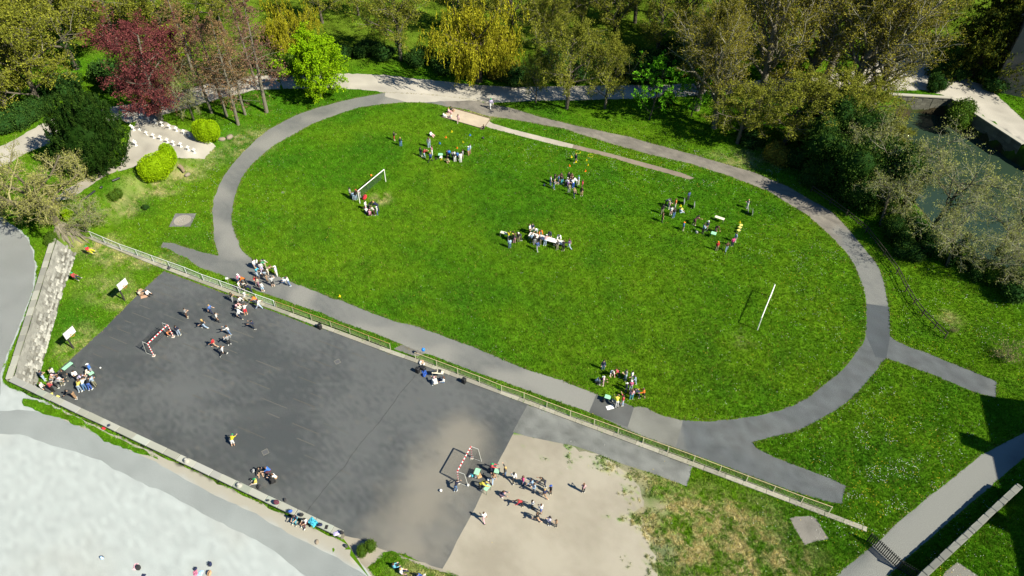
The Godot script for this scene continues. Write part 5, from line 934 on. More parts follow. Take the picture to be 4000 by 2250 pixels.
# p: lean, thigh pitch l/r, knee l/r, arm pitch l/r, arm spread l/r, elbow l/r, tuck, head, seat (pelvis height when seated)
func make_pose(called: String, p: Dictionary) -> void:
	var D := func(deg: float) -> float: return deg_to_rad(deg)
	var hip := Vector3.ZERO
	var th: Array = p.get("thigh", [2, -2])
	var kn: Array = p.get("knee", [4, 4])
	var ar: Array = p.get("arm", [4, 4])
	var sp: Array = p.get("spread", [10, 10])
	var el: Array = p.get("elbow", [15, 15])
	var tuck: float = p.get("tuck", 0.0)
	var lean := deg_to_rad(p.get("lean", 0.0))
	var feet := []
	var low := 1e9
	var legs := []
	for i in 2:
		var s := -1.0 if i == 0 else 1.0
		var h := Vector3(s * .085, -.02, 0)
		var t := deg_to_rad(th[i])
		var wide: float = p.get("wide", .05)
		var k := h + Vector3(s * wide, -cos(t), sin(t)).normalized() * .385
		var sh := deg_to_rad(th[i] - kn[i])
		var a := k + Vector3(s * wide * .5, -cos(sh), sin(sh)).normalized() * .385
		var fd := Vector3(s * .25, -.12, 1).normalized() if absf(sh) < 1.0 else Vector3(s * .2, .6 if sh > 0 else -.9, .35).normalized()
		var toe := a + fd * .15
		legs.append([h, k, a, toe])
		low = minf(low, minf(a.y - .075, toe.y - .045))
	var base := -low
	if p.has("seat"): base = p.seat
	hip.y = base
	var u := Vector3(0, cos(lean), sin(lean))
	var bones := []
	bones.append([hip + Vector3(-.065, 0, 0), hip + Vector3(.065, 0, 0), .105, .105, 4])
	bones.append([hip + u * .06, hip + u * .2, .115, .11, 1])
	bones.append([hip + u * .2, hip + u * .34, .115, .125, 1])
	bones.append([hip + u * .34 + Vector3(-.07, 0, 0), hip + u * .34 + Vector3(.07, 0, 0), .11, .11, 1])
	bones.append([hip + u * .435 + Vector3(-.13, 0, 0), hip + u * .435 + Vector3(.13, 0, 0), .062, .062, 1])
	var hl: float = lean * .55 + deg_to_rad(p.get("head", 0.0))
	var hu := Vector3(0, cos(hl), sin(hl))
	var neck := hip + u * .48
	var head := neck + hu * .155
	bones.append([neck, neck + hu * .06, .05, .05, 0])
	for i in 2:
		var L: Array = legs[i]
		var o := hip
		bones.append([o + L[0], o + L[1], .088, .062, 5])
		bones.append([o + L[1], o + L[2], .06, .042, 6])
		bones.append([o + L[2] + Vector3(0, -.03, -.03), o + L[3], .045, .04, 7])
	var hands := []
	for i in 2:
		var s := -1.0 if i == 0 else 1.0
		var a := deg_to_rad(ar[i])
		var b := deg_to_rad(sp[i])
		var S := hip + u * .43 + Vector3(s * .165, 0, 0)
		var d := Vector3(s * sin(b), -cos(b) * cos(a), cos(b) * sin(a))
		var E := S + d * .26
		var a2 := a + deg_to_rad(el[i])
		var d2 := Vector3(s * sin(b) * .4 - s * tuck, -cos(a2), sin(a2)).normalized()
		var Wr := E + d2 * .225
		bones.append([S, E, .052, .042, 2])
		bones.append([E, Wr, .042, .03, 3])
		hands.append([Wr, d2, s])
	var s := nets(bones, .026, .045)
	var body := skin_mb(s, [], 0.0)
	var hb := Basis(Vector3.RIGHT, hl)
	body.add(head_mb, Transform3D(hb, head))
	for h in hands:
		var y: Vector3 = -h[1]
		var x := y.cross(Vector3(0, .2, 1)).normalized()
		if x.length() < .1: x = Vector3.RIGHT
		var bb := Basis(x * h[2], y, x.cross(y))
		body.add(hand_mb, Transform3D(bb, h[0] + h[1] * .02))
	poses[called] = {"body": body.mesh(), "short": skin_mb(s, [1, 2], .014).mesh(), "long": skin_mb(s, [1, 2, 3], .014).mesh(), "trousers": skin_mb(s, [4, 5, 6], .01).mesh(), "shorts": skin_mb(s, [4, 5], .014).mesh(), "shoes": skin_mb(s, [7], .01).mesh(), "head": Transform3D(hb, head)}
# dyes differ a little from garment to garment
func shade(c: Color) -> Color:
	var k: float = [.62, .78, .92][rng.randi_range(0, 2)]
	var g := (c.r + c.g + c.b) / 3.0
	var f: float = [.0, .12, .24][rng.randi_range(0, 2)]
	return Color(lerpf(c.r, g, f) * k, lerpf(c.g, g, f) * k, lerpf(c.b, g, f) * k)
func make_people() -> void:
	make_head()
	for k in hair_mb: hair_mb[k] = hair_mb[k].mesh()
	make_pose("stand", {"arm": [6, -4], "elbow": [14, 20]})
	make_pose("fold", {"arm": [22, 26], "elbow": [88, 80], "tuck": .75, "head": 12})
	make_pose("walk", {"lean": 6, "thigh": [26, -18], "knee": [6, 30], "arm": [-28, 30], "elbow": [20, 35]})
	make_pose("bend", {"lean": 52, "thigh": [6, -4], "knee": [16, 14], "arm": [52, 38], "elbow": [18, 22], "head": 10})
	make_pose("crouch", {"lean": 34, "thigh": [108, 92], "knee": [140, 138], "arm": [48, 60], "elbow": [40, 30], "wide": .3, "head": 8})
	make_pose("sit", {"lean": -4, "thigh": [104, 98], "knee": [60, 44], "arm": [38, 30], "elbow": [55, 40], "seat": .115, "wide": .22, "head": 8})
	make_pose("ledge", {"lean": 14, "thigh": [84, 82], "knee": [84, 76], "arm": [34, 38], "elbow": [70, 62], "tuck": .5, "seat": .11, "wide": .12, "head": 22})
	make_pose("reach", {"lean": 10, "arm": [78, 62], "elbow": [8, 20], "thigh": [10, -8], "knee": [4, 12]})
	make_pose("point", {"arm": [150, 6], "spread": [18, 12], "elbow": [12, 20]})
	make_pose("head", {"arm": [70, 70], "spread": [48, 48], "elbow": [120, 120], "tuck": .5})
	make_pose("spread", {"lean": 4, "arm": [10, 10], "spread": [58, 48], "elbow": [10, 14], "thigh": [12, -12], "knee": [4, 16], "wide": .2})
	var skins := [Color(.52, .31, .21), Color(.56, .36, .26), Color(.42, .24, .15), Color(.3, .16, .09)]
	rng.seed = 31
	for q in PEOPLE:
		var o := thing("person", q[9], "person", Vector3(q[0], q[1], q[2]), q[3] + rng.randf_range(-.3, .3), q[10])
		var P: Dictionary = poses[q[4]]
		var sc: float = q[5] / 1.56
		o.scale = Vector3(sc * rng.randf_range(.94, 1.06), sc, sc)
		var sk: Color = skins[rng.randi_range(0, 99) * 4 / 130]
		put("body", P.body, mat(sk, .55), o)
		put("shirt", P["long" if rng.randf() < .55 else "short"], cloth(shade(PAL[q[7]])), o)
		var short: bool = q[8].ends_with("+")
		put("shorts" if short else "trousers", P["shorts" if short else "trousers"], cloth(shade(PAL[q[8].trim_suffix("+")])), o)
		put("shoes", P.shoes, mat([Color(.6, .6, .58), Color(.03, .03, .03), Color(.5, .45, .35)][rng.randi_range(0, 2)], .7), o)
		var hr: String = q[6]
		var kind := "short"
		var hc: Color = HAIR.get(hr, HAIR.b)
		if hr in ["l", "n", "Y"]: kind = "long"
		if hr.begins_with("cap ") or hr.begins_with("hood "):
			var hat := put("hat" if hr.begins_with("cap") else "hood", hair_mb["cap" if hr.begins_with("cap") else "hood"], cloth(PAL[hr.get_slice(" ", 1)]), o)
			hat.transform = P.head
			hc = HAIR[["d", "b", "n"][rng.randi_range(0, 2)]]
		if not hr.begins_with("hood "):
			var h := put("hair", hair_mb[kind], mat(hc, .6), o)
			h.transform = P.head

# ------------------------------------------------------------------ trees
var wood: MB
var leaf: MB
var tp := {}
func rdir() -> Vector3:
	var z := rng.randf_range(-1, 1)
	var a := rng.randf() * TAU
	var r := sqrt(1 - z * z)
	return Vector3(r * cos(a), z, r * sin(a))
# one leaf spray: a bent diamond of two triangles
func blade(o: Vector3, along: Vector3, size: float, wide: float, c: Color) -> void:
	var side := along.cross(rdir()).normalized() * size * wide
	var tip := along * size
	var fold := along.cross(side).normalized() * size * .18
	leaf.col = c
	leaf.tri(o - tip * .5, o + side * .5 + fold, o + tip * .5)
	leaf.tri(o - tip * .5, o + tip * .5, o - side * .5 + fold)
func tone() -> Color:
	var c: Color = tp.leaf.lerp(tp.leaf2, rng.randf() ** 1.5)
	var s := rng.randf_range(.7, 1.3)
	return Color(c.r * s, c.g * s, c.b * s)
func limb(o: Vector3, d: Vector3, length: float, rad: float, lvl: int) -> void:
	var last: int = tp.n.size()
	var seg: int = [7, 5, 4, 3, 2][lvl]
	var pts := [o]
	var rr := [rad]
	var cur := d
	var up: float = tp.up[lvl]
	var gn: float = tp.gnarl[lvl]
	for i in seg:
		cur = (cur + rdir() * gn + Vector3.UP * up).normalized()
		pts.append(pts[-1] + cur * length / seg)
		rr.append(lerpf(rad, rad * tp.get("taper", .25), float(i + 1) / seg))
	if lvl < 2 or tp.get("twigs", true):
		var s := rng.randf_range(.75, 1.2)
		var bk: Color = tp.bark if lvl < 2 or not tp.has("twig") else tp.twig
		wood.col = Color(bk.r * s, bk.g * s, bk.b * s)
		wood.tube(pts, rr, [8, 5, 4, 3, 3][lvl], lvl == 0)
	if lvl == last:
		for k in int(tp.leaves):
			var t := rng.randf() ** .7 * seg
			var i := mini(int(t), seg - 1)
			var q: Vector3 = pts[i].lerp(pts[i + 1], t - i) + rdir() * tp.spread * sqrt(rng.randf())
			var along := rdir()
			if tp.has("hang"): along = (along * .5 + Vector3.DOWN * tp.hang).normalized()
			blade(q, along, tp.size * rng.randf_range(.45, 1.7), tp.get("wide", .7), tone())
		if tp.has("strand"):
			for k in 3:
				var q: Vector3 = pts[rng.randi_range(1, seg)]
				var L: float = tp.strand * rng.randf_range(.5, 1.2)
				var sway := rdir() * .18
				for j in int(L / .13):
					q += (Vector3.DOWN + sway + rdir() * .25) * .13
					blade(q, (Vector3.DOWN + rdir() * .5).normalized(), tp.size * rng.randf_range(.7, 1.3), tp.get("wide", .5), tone())
		return
	var n: int = tp.n[lvl]
	var t0: float = tp.from[lvl]
	var spin := rng.randf() * TAU
	for k in n:
		var f := (k + rng.randf() * .9) / n
		var t: float = (t0 + (1 - t0) * f) * seg
		var i := mini(int(t), seg - 1)
		var q: Vector3 = pts[i].lerp(pts[i + 1], t - i)
		var ax: Vector3 = (pts[i + 1] - pts[i]).normalized()
		var s := ax.cross(Vector3(.3, .2, .9)).normalized()
		spin += 2.4 + rng.randf_range(-.5, .5)
		var out := s.rotated(ax, spin)
		var a := deg_to_rad(tp.ang[lvl] * rng.randf_range(.75, 1.25))
		if tp.get("open", false): a *= lerpf(1.25, .55, f)
		var nd := (ax * cos(a) + out * sin(a)).normalized()
		var shape := 1.0
		if lvl == 0:
			match tp.shape:
				"cone": shape = lerpf(1.0, .12, f)
				"round": shape = .55 + .7 * sin(PI * clampf(f * .85 + .1, 0, 1)) - .25 * f
				"vase": shape = .7 + .45 * f
		var L: float = length * tp.len[lvl] * shape * rng.randf_range(.75, 1.2)
		limb(q, nd, L, rr[i] * tp.get("thin", .45) * sqrt(shape), lvl + 1)
func grow(p: Dictionary, seed_: int) -> void:
	rng.seed = seed_
	tp = p
	wood = MB.new(); leaf = MB.new()
	limb(Vector3(0, -.3, 0), (Vector3.UP + rdir() * p.get("tilt", .05)).normalized(), p.h * p.get("bole", .8), p.r, 0)
	if p.get("ivy", 0) > 0:
		for k in p.ivy:
			var t := rng.randf() ** 1.2
			var a := rng.randf() * TAU
			leaf.col = Color.WHITE
			var s := rng.randf_range(.5, 1.2)
			blade(Vector3(cos(a), 0, sin(a)) * (p.r * (1.25 - .5 * t) + rng.randf() * .25) + Vector3.UP * t * p.h * .55, rdir(), .3, .8, Color(.02 * s, .055 * s, .012 * s))
# rounded masses of small leaves: lobes are [centre, radii]
func shell(lobes: Array, count: int, size: float, lift: float, c: Color, c2: Color, seed_: int, upright := 0.0, plume := 1, rough := .12) -> void:
	rng.seed = seed_
	tp = {"leaf": c, "leaf2": c2}
	leaf = MB.new(); wood = MB.new()
	var area := 0.0
	for l in lobes: area += l[1].x * l[1].y + l[1].x * l[1].z + l[1].y * l[1].z
	for l in lobes:
		var R: Vector3 = l[1]
		leaf.col = c
		leaf.ball(l[0], R * (.74 if plume > 1 else .86), 8, 14, Basis(), -.95, .04, rng)
		var k := int(count / float(plume) * (R.x * R.y + R.x * R.z + R.y * R.z) / area)
		for i in k:
			var d := rdir()
			var o: Vector3 = l[0] + d * R * (1.0 + rough * (nb(d.x * 60 + seed_, d.y * 60 + d.z * 47) * 2.0 + rng.randf_range(-.4, .3)))
			var bad := o.y < .05
			for m in lobes:
				if m != l and ((o - m[0]) / m[1]).length() < .9: bad = true
			if bad: continue
			var out: Vector3 = (d / R).normalized()
			var base := tone()
			for j in plume:
				var q := o + (rdir() * size * .8 + Vector3.UP * upright * size * rng.randf_range(-1.5, 2.2)) if plume > 1 else o
				var along := (out * lift + Vector3.UP * upright + rdir() * .7).normalized()
				var s := rng.randf_range(.75, 1.25)
				blade(q, along, size * rng.randf_range(.7, 1.4), .6, Color(base.r * s, base.g * s, base.b * s))
var leaf_mat := {}
func foliage(key: String) -> StandardMaterial3D:
	if not leaf_mat.has(key):
		var m := StandardMaterial3D.new()
		m.vertex_color_use_as_albedo = true; m.roughness = .7; m.metallic_specular = .15
		m.backlight_enabled = true; m.backlight = Color(.55, .55, .5)
		leaf_mat[key] = m
	return leaf_mat[key]
var bark_mat: StandardMaterial3D
var proto := {}
func keep(key: String, part := "crown") -> void:
	proto[key] = [wood.mesh() if wood.v.size() else null, leaf.mesh() if leaf.v.size() else null, part]
func plant(called: String, key: String, label: String, category: String, x: float, z: float, sc: Vector3, turn: float, group: String, y := 1e9, lean := Vector2.ZERO) -> Node3D:
	var o := thing(called, label, category, Vector3(x, lie(x, z) if y > 1e8 else y, z), 0.0, group)
	o.basis = Basis(Vector3.RIGHT, lean.y) * Basis(Vector3.BACK, lean.x) * Basis(Vector3.UP, turn) * Basis.from_scale(sc)
	var p: Array = proto[key]
	if p[0]: put("trunk", p[0], bark_mat, o)
	if p[1]: put(p[2], p[1], foliage("leaf"), o)
	return o
func make_trees() -> void:
	bark_mat = StandardMaterial3D.new()
	bark_mat.vertex_color_use_as_albedo = true; bark_mat.roughness = .9
	bark_mat.albedo_texture = grain(256, .03, .55, 1.0, 77); bark_mat.uv1_triplanar = true; bark_mat.uv1_scale = Vector3(2, .6, 2)
	var grey := Color(.17, .145, .11)
	var pale := Color(.3, .27, .2)
	var O1 := Color(.11, .13, .016)
	var O2 := Color(.27, .275, .036)
	for i in 3:
		grow({"h": 17.0, "r": .38, "bole": .75, "n": [15, 7, 5], "from": [.22, .25, .2], "ang": [58, 46, 46], "len": [.5, .45, .42], "up": [.03, .06, .05, .02], "gnarl": [.06, .14, .2, .25], "shape": "round", "leaves": 34, "spread": .6, "size": .19, "leaf": O1, "leaf2": O2, "bark": grey, "twig": Color(.36, .33, .24), "taper": .35, "thin": .5, "ivy": 500 if i == 1 else 0}, 100 + i)
		keep("olive%d" % i)
	for i in 2:
		grow({"h": 23.0, "r": .5, "bole": .8, "n": [20, 8, 5], "from": [.18, .2, .2], "ang": [40, 36, 42], "len": [.42, .42, .4], "up": [.04, .16, .12, .05], "gnarl": [.06, .14, .2, .25], "shape": "round", "leaves": 28, "spread": .6, "size": .19, "wide": .5, "leaf": Color(.12, .115, .014), "leaf2": Color(.31, .28, .04), "bark": pale, "twig": Color(.45, .42, .31), "taper": .42, "thin": .56}, 130 + i)
		keep("tall%d" % i)
	grow({"h": 18.0, "r": .45, "bole": .72, "n": [18, 8, 6], "from": [.12, .2, .15], "ang": [66, 50, 50], "len": [.5, .45, .4], "up": [.02, .02, .0, .0], "gnarl": [.06, .14, .2, .25], "shape": "round", "leaves": 34, "spread": .55, "size": .18, "leaf": Color(.085, .022, .028), "leaf2": Color(.24, .075, .07), "bark": Color(.26, .24, .19), "twig": Color(.2, .1, .08)}, 141)
	keep("copper")
	grow({"h": 11.0, "r": .22, "bole": .75, "n": [18, 9, 5], "from": [.12, .15, .15], "ang": [60, 50, 50], "len": [.55, .48, .42], "up": [.03, .08, .05, .02], "gnarl": [.05, .14, .2, .25], "shape": "round", "leaves": 44, "spread": .45, "size": .2, "leaf": Color(.14, .29, .005), "leaf2": Color(.3, .46, .01), "bark": Color(.1, .08, .05)}, 151)
	keep("maple")
	grow({"h": 10.0, "r": .14, "bole": .9, "n": [12, 5, 3], "from": [.15, .3, .2], "ang": [60, 45, 45], "len": [.4, .45, .45], "up": [.03, .08, .05, .02], "gnarl": [.07, .14, .2, .25], "shape": "round", "leaves": 17, "spread": .3, "size": .25, "leaf": Color(.07, .22, .01), "leaf2": Color(.13, .34, .015), "bark": Color(.14, .12, .09)}, 157)
	keep("young")
	grow({"h": 11.0, "r": .4, "bole": .65, "n": [14, 7, 5], "from": [.3, .3, .2], "ang": [55, 48, 50], "len": [.62, .45, .4], "up": [.03, .1, .0, -.1], "gnarl": [.08, .14, .2, .25], "shape": "vase", "leaves": 4, "spread": .35, "size": .26, "wide": .35, "hang": 1.0, "strand": 1.9, "leaf": Color(.23, .22, .012), "leaf2": Color(.44, .42, .03), "bark": Color(.15, .12, .07), "twig": Color(.4, .32, .06)}, 161)
	keep("willow")
	for i in 2:
		grow({"h": 18.0, "r": .3, "bole": 1.0, "n": [40, 7, 4], "from": [.26, .15, .2], "ang": [78, 50, 45], "len": [.26, .42, .45], "up": [.02, -.03, .02, .02], "gnarl": [.03, .12, .2, .25], "shape": "cone", "leaves": 4, "spread": .3, "size": .16, "leaf": Color(.17, .1, .06), "leaf2": [Color(.28, .19, .08), Color(.2, .1, .09)][i], "bark": Color(.32, .29, .22), "twig": Color(.24, .18, .1), "taper": .15, "thin": .3}, 171 + i)
		keep("larch%d" % i)
	grow({"h": 13.0, "r": .55, "bole": .45, "n": [9, 8, 8, 4], "from": [.4, .25, .2, .15], "ang": [62, 55, 55, 50], "len": [1.15, .46, .42, .42], "up": [.02, .0, .0, .0, .0], "gnarl": [.15, .32, .4, .45, .4], "shape": "vase", "leaves": 6, "spread": .35, "size": .2, "wide": .22, "leaf": Color(.24, .25, .06), "leaf2": Color(.42, .42, .12), "bark": Color(.2, .17, .11), "twig": Color(.4, .37, .17), "tilt": .15, "thin": .62, "taper": .5}, 181)
	keep("twisted", "buds")
	for i in 2:
		grow({"h": 14.0, "r": .3, "bole": .6, "n": [9, 7, 7, 3], "from": [.3, .25, .2, .15], "ang": [52, 50, 52, 50], "len": [.72, .5, .45, .45], "up": [.02, .05, .03, .02, .0], "gnarl": [.12, .24, .32, .38, .4], "shape": "vase", "leaves": 5, "spread": .4, "size": .17, "wide": .5, "leaf": Color(.2, .22, .05), "leaf2": Color(.36, .38, .13), "bark": Color(.17, .15, .1), "twig": Color(.42, .42, .28), "tilt": .3, "thin": .58, "taper": .48, "ivy": 900 if i == 0 else 200}, 185 + i)
		keep("bare%d" % i)
	grow({"h": 3.0, "r": .05, "bole": .5, "n": [12, 7, 5], "from": [.02, .1, .1], "ang": [40, 40, 40], "len": [1.3, .6, .5], "up": [.02, .05, .03, .02], "gnarl": [.2, .25, .3, .3], "shape": "vase", "leaves": 2, "spread": .1, "size": .1, "leaf": Color(.2, .17, .08), "leaf2": Color(.3, .27, .12), "bark": Color(.24, .2, .12), "thin": .6}, 191)
	keep("brush", "buds")
	# dark conifer: drooping tiers, lime tips
	grow({"h": 17.0, "r": .4, "bole": 1.0, "n": [60, 8, 5], "from": [.05, .1, .1], "ang": [82, 50, 45], "len": [.38, .4, .4], "up": [.02, -.02, -.05, -.05], "gnarl": [.02, .1, .2, .25], "shape": "cone", "leaves": 13, "spread": .35, "size": .32, "wide": .4, "hang": .5, "leaf": Color(.02, .04, .01), "leaf2": Color(.16, .17, .015), "bark": Color(.08, .06, .04), "taper": .1, "thin": .3}, 195)
	keep("conifer")
	# yew: many upright plumes on a broad dome
	var lobes := [[Vector3(0, 4.6, 0), Vector3(4.6, 5.0, 4.6)], [Vector3(-1.6, 6.2, .5), Vector3(2.9, 4.4, 2.9)], [Vector3(1.5, 7.2, -.3), Vector3(2.6, 4.0, 2.6)], [Vector3(.2, 3.0, 2.2), Vector3(3.6, 3.4, 3.0)], [Vector3(-2.6, 2.6, 1.2), Vector3(2.6, 3.0, 2.6)]]
	shell(lobes, 60000, .21, .5, Color(.013, .036, .007), Color(.045, .09, .014), 201, 1.1, 24, .2)
	keep("yew")
	shell([[Vector3(0, 1.35, 0), Vector3(1.75, 1.6, 1.5)], [Vector3(1.15, 1.5, -.5), Vector3(1.3, 1.35, 1.3)], [Vector3(-1.0, 1.3, .2), Vector3(1.2, 1.4, 1.2)]], 9000, .13, .6, Color(.19, .31, .004), Color(.37, .55, .01), 211, .1, 1, .06)
	keep("topiary", "foliage")
	shell([[Vector3(0, 1.0, 0), Vector3(.95, 1.05, .95)]], 4200, .12, .6, Color(.18, .31, .004), Color(.34, .54, .01), 212, .1, 1, .06)
	keep("topiary_ball", "foliage")
	for i in 3:
		rng.seed = 220 + i
		var lb := []
		for k in 5: lb.append([Vector3(rng.randf_range(-1.2, 1.2), rng.randf_range(.7, 1.5), rng.randf_range(-1.2, 1.2)), Vector3(rng.randf_range(.9, 1.4), rng.randf_range(.8, 1.3), rng.randf_range(.9, 1.4))])
		shell(lb, 6500, .2, .7, [Color(.022, .06, .012), Color(.05, .1, .012), Color(.16, .14, .02)][i], [Color(.07, .14, .025), Color(.12, .2, .02), Color(.3, .26, .04)][i], 230 + i, .2, 1, .3)
		keep("bush%d" % i, "foliage")
	rng.seed = 260
	var el := []
	for k in 11: el.append([Vector3(rng.randf_range(-2.6, 2.6), rng.randf_range(1.6, 6.6), rng.randf_range(-2.6, 2.6)), Vector3(rng.randf_range(1.2, 2.2), rng.randf_range(1.2, 2.0), rng.randf_range(1.2, 2.2))])
	shell(el, 20000, .24, .7, Color(.018, .05, .008), Color(.075, .13, .02), 261, .2, 1, .4)
	wood.col = Color(.12, .1, .07)
	wood.tube([Vector3(0, -.3, 0), Vector3(.2, 2, .1), Vector3(-.1, 5, 0)], [.3, .24, .12], 8)
	keep("evergreen")
	for t in TREES:
		plant(t[0], t[1], t[2], t[3], t[4], t[5], Vector3(t[6], t[7], t[6]), t[8], t[9], t[10], Vector2(t[11], t[12]))

# ------------------------------------------------------------------ things
func fence(pts: Array, label: String, paint: Color, rust: Color, hgt: float) -> void:
	var a0 := Vector3(pts[0][0], 0, pts[0][1])
	var o := thing("railing_fence", label, "fence", a0)
	var pm := mat(paint, .5, .0)
	var rm := mat(rust, .7)
	var P := []
	for p in pts: P.append(Vector3(p[0], .12, p[1]) - a0)
	for i in P.size():
		var b := MB.new()
		b.box(P[i] + Vector3(0, hgt * .5, 0), Vector3(.07, hgt + .04, .07))
		put("post", b, pm, o)
	for i in P.size() - 1:
		var A: Vector3 = P[i]
		var B: Vector3 = P[i + 1]
		var d := (B - A).normalized()
		var t := MB.new()
		t.bar(A + Vector3(0, hgt, 0), B + Vector3(0, hgt, 0), .032, 6)
		put("top_rail", t, rm, o)
		var m := MB.new()
		m.bar(A + Vector3(0, .12, 0), B + Vector3(0, .12, 0), .018, 5)
		var k := int(A.distance_to(B) / .125)
		for j in range(1, k):
			var q := A.lerp(B, float(j) / k)
			m.bar(q + Vector3(0, .12, 0), q + Vector3(0, hgt - .02, 0), .0105, 4)
		stuff(put("bars", m, pm, o))
func striped_goal(a: Vector2, b: Vector2, back: Vector2, label: String) -> void:
	var A := Vector3(a.x, .004, a.y)
	var B := Vector3(b.x, .004, b.y)
	var o := thing("handball_goal", label, "goal", (A + B) / 2, 0.0, "striped handball goals")
	var c := (A + B) / 2
	A -= c; B -= c
	var bk := Vector3(back.x, 0, back.y)
	var pm := mat(Color.WHITE, .45)
	var red := Color(.55, .015, .025)
	var wht := Color(.8, .8, .78)
	for q in [[A, A + Vector3(0, 2.0, 0), 10, "post"], [B, B + Vector3(0, 2.0, 0), 10, "post"], [A + Vector3(0, 2.0, 0), B + Vector3(0, 2.0, 0), 15, "crossbar"]]:
		var m := MB.new()
		var dir: Vector3 = (q[1] - q[0]).normalized()
		var sd := dir.cross(bk).normalized()
		for i in q[2]:
			m.col = red if i % 2 == 0 else wht
			var p0: Vector3 = q[0].lerp(q[1], float(i) / q[2])
			var p1: Vector3 = q[0].lerp(q[1], float(i + 1) / q[2])
			m.box((p0 + p1) / 2, Vector3(.085, p0.distance_to(p1), .085), Basis(sd, dir, sd.cross(dir)))
		put(q[3], m, pm, o)
	var fm := mat(Color(.62, .63, .6), .5)
	for e in [A, B]:
		var m := MB.new()
		var t: Vector3 = e + Vector3(0, 2.0, 0)
		m.bar(t, t + bk * .75, .022); m.bar(t + bk * .75, e + bk * 1.05 + Vector3(0, .03, 0), .022); m.bar(e + bk * 1.05 + Vector3(0, .03, 0), e + Vector3(0, .03, 0), .022)
		put("side_frame", m, fm, o)
		var f := MB.new()
		f.block(e + Vector3(0, .03, 0), Vector3(.34, .06, .34), .03)
		put("foot_plate", f, mat(Color(.5, .46, .4), .8), o)
	var n := MB.new()
	for i in 31:
		var t := i / 30.0
		var top := A.lerp(B, t) + Vector3(0, 2.0, 0)
		var sag := bk * (.75 + .05 * sin(t * 9))
		n.tube([top, top + sag * .98 + Vector3(0, -.06, 0), A.lerp(B, t) + bk * 1.0 + Vector3(0, .02, 0)], [.005, .005, .005], 3)
	for j in 18:
		var h := 2.0 * j / 18.0
		var d := lerpf(1.02, .75, h / 2.0)
		n.bar(A + bk * d + Vector3(0, h, 0), B + bk * d + Vector3(0, h, 0), .005, 3)
		for e in [A, B]: n.bar(e + Vector3(0, h, 0), e + bk * d + Vector3(0, h, 0), .005, 3)
	for j in 6: n.bar(A + bk * .13 * j + Vector3(0, 1.99, 0), B + bk * .13 * j + Vector3(0, 1.99, 0), .005, 3)
	stuff(put("net", n, mat(Color(.05, .05, .05), .8), o))
func white_goal(a: Vector2, b: Vector2, back: Vector2, label: String, net: bool) -> void:
	var c := Vector3((a.x + b.x) / 2, .012, (a.y + b.y) / 2)
	var o := thing("football_goal", label, "goal", c, 0.0, "white football goals")
	var A := Vector3(a.x, .012, a.y) - c
	var B := Vector3(b.x, .012, b.y) - c
	var wm := mat(Color(.8, .8, .76), .4)
	var H := Vector3(0, 2.1, 0)
	for q in [[A, A + H, "post"], [B, B + H, "post"], [A + H, B + H, "crossbar"]]:
		var m := MB.new()
		m.bar(q[0], q[1], .06, 10)
		put(q[2], m, wm, o)
	if net:
		var bk := Vector3(back.x, 0, back.y)
		var n := MB.new()
		for i in 41:
			var t := i / 40.0
			n.tube([A.lerp(B, t) + H, A.lerp(B, t) + H * .55 + bk * .35, A.lerp(B, t) + bk * .9], [.006, .006, .006], 3)
		for j in 12:
			var h := j / 12.0
			n.bar(A + H * h + bk * .8 * (1 - h), B + H * h + bk * .8 * (1 - h), .006, 3)
		stuff(put("net", n, mat(Color(.05, .07, .1), .8), o))
func hoop(at: Vector2, face: Vector2, label: String) -> void:
	var o := thing("basketball_hoop", label, "basketball hoop", Vector3(at.x, .0, at.y), atan2(face.x, face.y), "basketball hoops")
	var dark := mat(Color(.045, .04, .04), .6)
	var m := MB.new()
	m.tube([Vector3(0, -.1, 0), Vector3(0, 2.3, .05), Vector3(0, 2.7, .25), Vector3(0, 2.95, 1.05)], [.1, .085, .08, .06], 8)
	put("pole", m, dark, o)
	m = MB.new()
	m.bar(Vector3(-.4, 3.1, 1.06), Vector3(0, 2.6, .3), .03); m.bar(Vector3(.4, 3.1, 1.06), Vector3(0, 2.6, .3), .03)
	put("brace", m, dark, o)
	m = MB.new()
	m.box(Vector3(0, 3.05, 1.1), Vector3(1.35, .95, .04))
	put("backboard", m, mat(Color(.78, .78, .77), .4), o)
	m = MB.new()
	var z := 1.1225
	for q in [[0, 2.58, 1.35, .035], [0, 3.505, 1.35, .035]]: m.box(Vector3(q[0], q[1] + .02, z), Vector3(q[2] - .02, .03, .004))
	for q in [-.655, .655]: m.box(Vector3(q, 3.05, z), Vector3(.03, .9, .004))
	for q in [2.82, 3.22]: m.box(Vector3(0, q, z), Vector3(.59, .04, .004))
	for q in [-.275, .275]: m.box(Vector3(q, 3.02, z), Vector3(.04, .36, .004))
	put("board_lines", m, mat(Color(.03, .03, .03), .6), o)
	m = MB.new()
	var ring := []
	var rr := []
	for i in 21:
		ring.append(Vector3(.225 * sin(TAU * i / 20), 2.8, 1.38 + .225 * cos(TAU * i / 20))); rr.append(.012)
	m.tube(ring, rr, 6, false)
	m.box(Vector3(0, 2.78, 1.14), Vector3(.15, .1, .05))
	put("rim", m, mat(Color(.7, .12, .02), .5), o)
